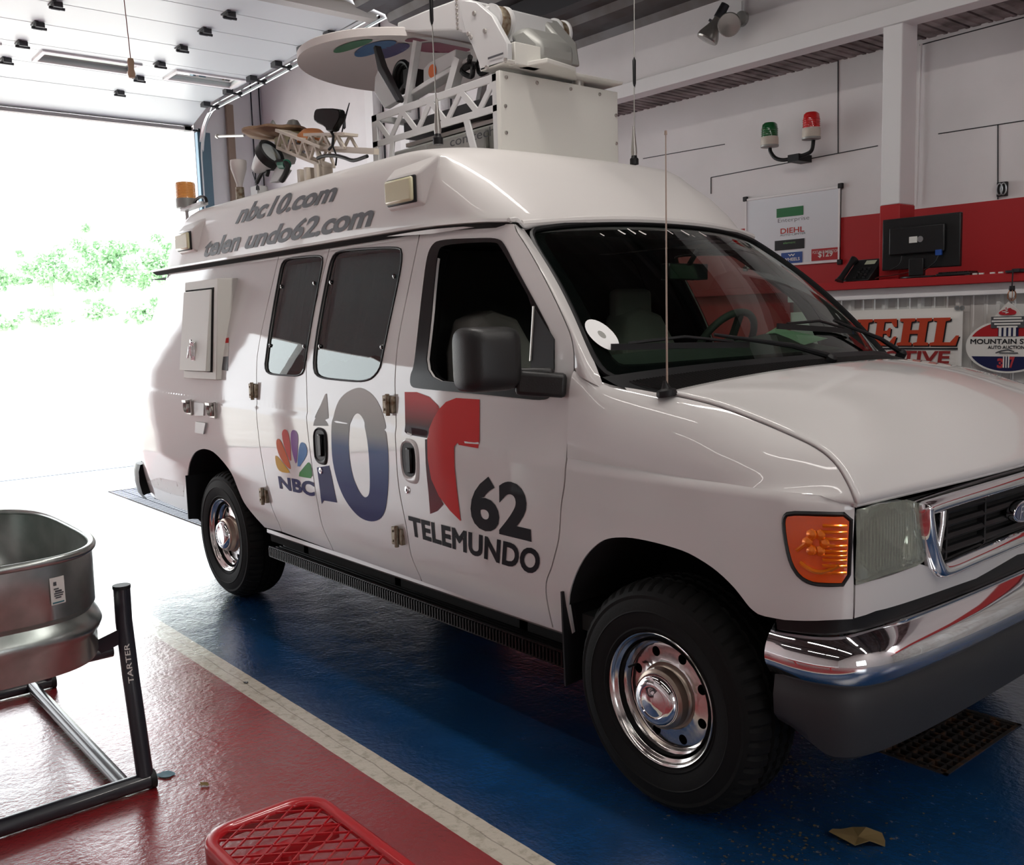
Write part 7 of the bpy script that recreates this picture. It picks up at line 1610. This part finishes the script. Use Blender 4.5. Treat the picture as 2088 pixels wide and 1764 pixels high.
# ------------------------------------------------------------------ litter on the floor
def blob(c, r, n=9, z=.002, rnd=.4, sx_=1., rot=0., curl=0.):
    P_ = []
    for k in range(n):
        t = 2*PI*k/n; q = r*(1-rnd*random.random()); a, b = q*math.cos(t)*sx_, q*math.sin(t); P_.append((c[0]+a*math.cos(rot)-b*math.sin(rot), c[1]+a*math.sin(rot)+b*math.cos(rot)))
    m_ = MB(); V = [(a, b, z+curl*random.random()) for a, b in P_]+[(c[0], c[1], z+curl*.2)]; m_.add(V, [(k, (k+1) % n, n) for k in range(n)]); return m_
for (a, b), r, cu, mt, nm, lb in (
    ([(0.527,0.337)][0], .062, .022, 'dry_leaf', 'dry_leaf', 'curled brown dry leaf on the blue floor'),
    ([(-1.404,-1.116)][0], .030, .004, mat('blue_chip', (.12, .24, .30), .6), 'paint_flake', 'small grey-blue paint flake beside the stand foot'),
    ([(-1.229,-1.04)][0], .016, .008, 'dry_leaf', 'debris_crumb', 'small brown crumb on the red floor'),
    ([(-2.068,-0.501)][0], .012, .006, 'dark_steel', 'debris_crumb', 'tiny dark crumb on the white floor stripe')):
    o_ = blob((a, b), r, 11, .003, .45, 1.5, .6, cu).obj(nm, mt, None, solid=.0015); tag(o_, lb, 'debris')
m_ = MB()
for k in range(420):
    if k < 200: a = random.gauss(.10, .10); b = random.gauss(.52, .14)
    elif k < 330: a = random.gauss(.42, .10); b = random.gauss(.12, .14)
    else: a = random.uniform(-.3, .8); b = random.uniform(0, .9)
    r = random.uniform(.0015, .0065); q = blob((a, b), r, 6, .0015, .4, 1.4, random.random()*3, r*.5); m_.add(q.v, q.f)
gr = m_.obj('grit', mat('sandy_grit', (.11, .08, .04), .9)); gr['kind'] = 'stuff'; tag(gr, 'sandy grit and leaf crumbs scattered near the front wheel', 'debris')

# ------------------------------------------------------------------ outside: trees, bushes, fence
def foliage(c, rx, ry, rz, n, size, seed):
    rr_ = random.Random(seed); m_ = MB()
    cl_ = [(rr_.gauss(0, .5), rr_.gauss(0, .5), rr_.gauss(0, .38), rr_.uniform(.10, .30)) for _ in range(40)]
    for k in range(n):
        q = cl_[k % 40]; d_ = Vector((rr_.gauss(0, 1), rr_.gauss(0, 1), rr_.gauss(0, 1))).normalized()*q[3]*rr_.uniform(.25, 1.35)
        p_ = Vector((c[0]+(q[0]+d_.x)*rx, c[1]+(q[1]+d_.y)*ry, c[2]+(q[2]+d_.z)*rz))
        a = Vector((rr_.gauss(0, 1), rr_.gauss(0, 1), rr_.gauss(0, 1))).normalized()*size; b = a.orthogonal().normalized()*size*.6
        m_.add([p_-a, p_+b, p_+a, p_-b], [(0, 1, 2, 3)])
    return m_
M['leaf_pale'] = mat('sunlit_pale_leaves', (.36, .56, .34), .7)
m_ = MB()
bk_ = [[(-33-1.1*j, y_, -.03+.80*j+.12*math.sin(y_*.9+j)*min(j, 1)) for y_ in [-8+1.2*k for k in range(30)]] for j in range(5)]
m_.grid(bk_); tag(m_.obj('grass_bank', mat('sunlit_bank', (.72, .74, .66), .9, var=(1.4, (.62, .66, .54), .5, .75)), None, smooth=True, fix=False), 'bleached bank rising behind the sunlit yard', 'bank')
def tree(y, zc_, r, h, seed, label, x=-37.6, n=4200):
    T = thing('tree', (x, y, 3.1), label, 'tree', 'greenery beyond the yard')
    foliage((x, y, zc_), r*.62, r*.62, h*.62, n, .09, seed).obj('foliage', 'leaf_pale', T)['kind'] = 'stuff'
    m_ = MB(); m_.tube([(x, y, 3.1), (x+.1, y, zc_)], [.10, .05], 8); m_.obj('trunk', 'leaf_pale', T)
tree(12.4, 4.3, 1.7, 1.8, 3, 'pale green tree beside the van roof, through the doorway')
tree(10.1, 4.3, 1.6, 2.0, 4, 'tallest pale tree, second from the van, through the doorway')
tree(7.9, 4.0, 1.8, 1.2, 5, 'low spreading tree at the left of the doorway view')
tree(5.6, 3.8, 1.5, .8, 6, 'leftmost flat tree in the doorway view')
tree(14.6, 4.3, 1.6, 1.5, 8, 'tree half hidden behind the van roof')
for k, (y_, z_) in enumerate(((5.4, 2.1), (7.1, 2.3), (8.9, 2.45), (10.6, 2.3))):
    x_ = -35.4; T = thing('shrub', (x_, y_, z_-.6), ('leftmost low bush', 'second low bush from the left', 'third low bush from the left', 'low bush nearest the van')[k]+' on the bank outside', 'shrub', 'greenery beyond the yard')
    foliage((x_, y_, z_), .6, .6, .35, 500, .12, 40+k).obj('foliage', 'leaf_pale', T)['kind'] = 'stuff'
# ceiling strip fixtures matching the lamps
k = 0
for ly, lz, rn in ((-1.9, 4.17, 'in the row just outside the van'), (-5.2, 4.17, 'in the row by the left wall'), (.3, 4.22, 'in the fill row added above the van')):
    for i_, en in enumerate(('end nearest the open door', 'middle', 'end nearest the front wall')):
        lx = ((-2.6, .6, 3.2) if ly < 0 else (-1.4, 1.6, 4.6))[i_]
        F_ = MB(); F_.box((lx-1.25, ly-.09, lz), (lx+1.25, ly+.09, lz+.06)); o_ = F_.obj('strip_light_fixture', 'beam_white'); tag(o_, 'white strip light '+rn+', '+en, 'light fixture', 'ceiling strip lights')
        F_ = MB()
        for dx in (-.9, .9): F_.tube([(lx+dx, ly, lz+.06), (lx+dx, ly, roof_z(ly)+.02)], .006, 6)
        s_ = F_.obj('hanger_rod', 'track', o_)
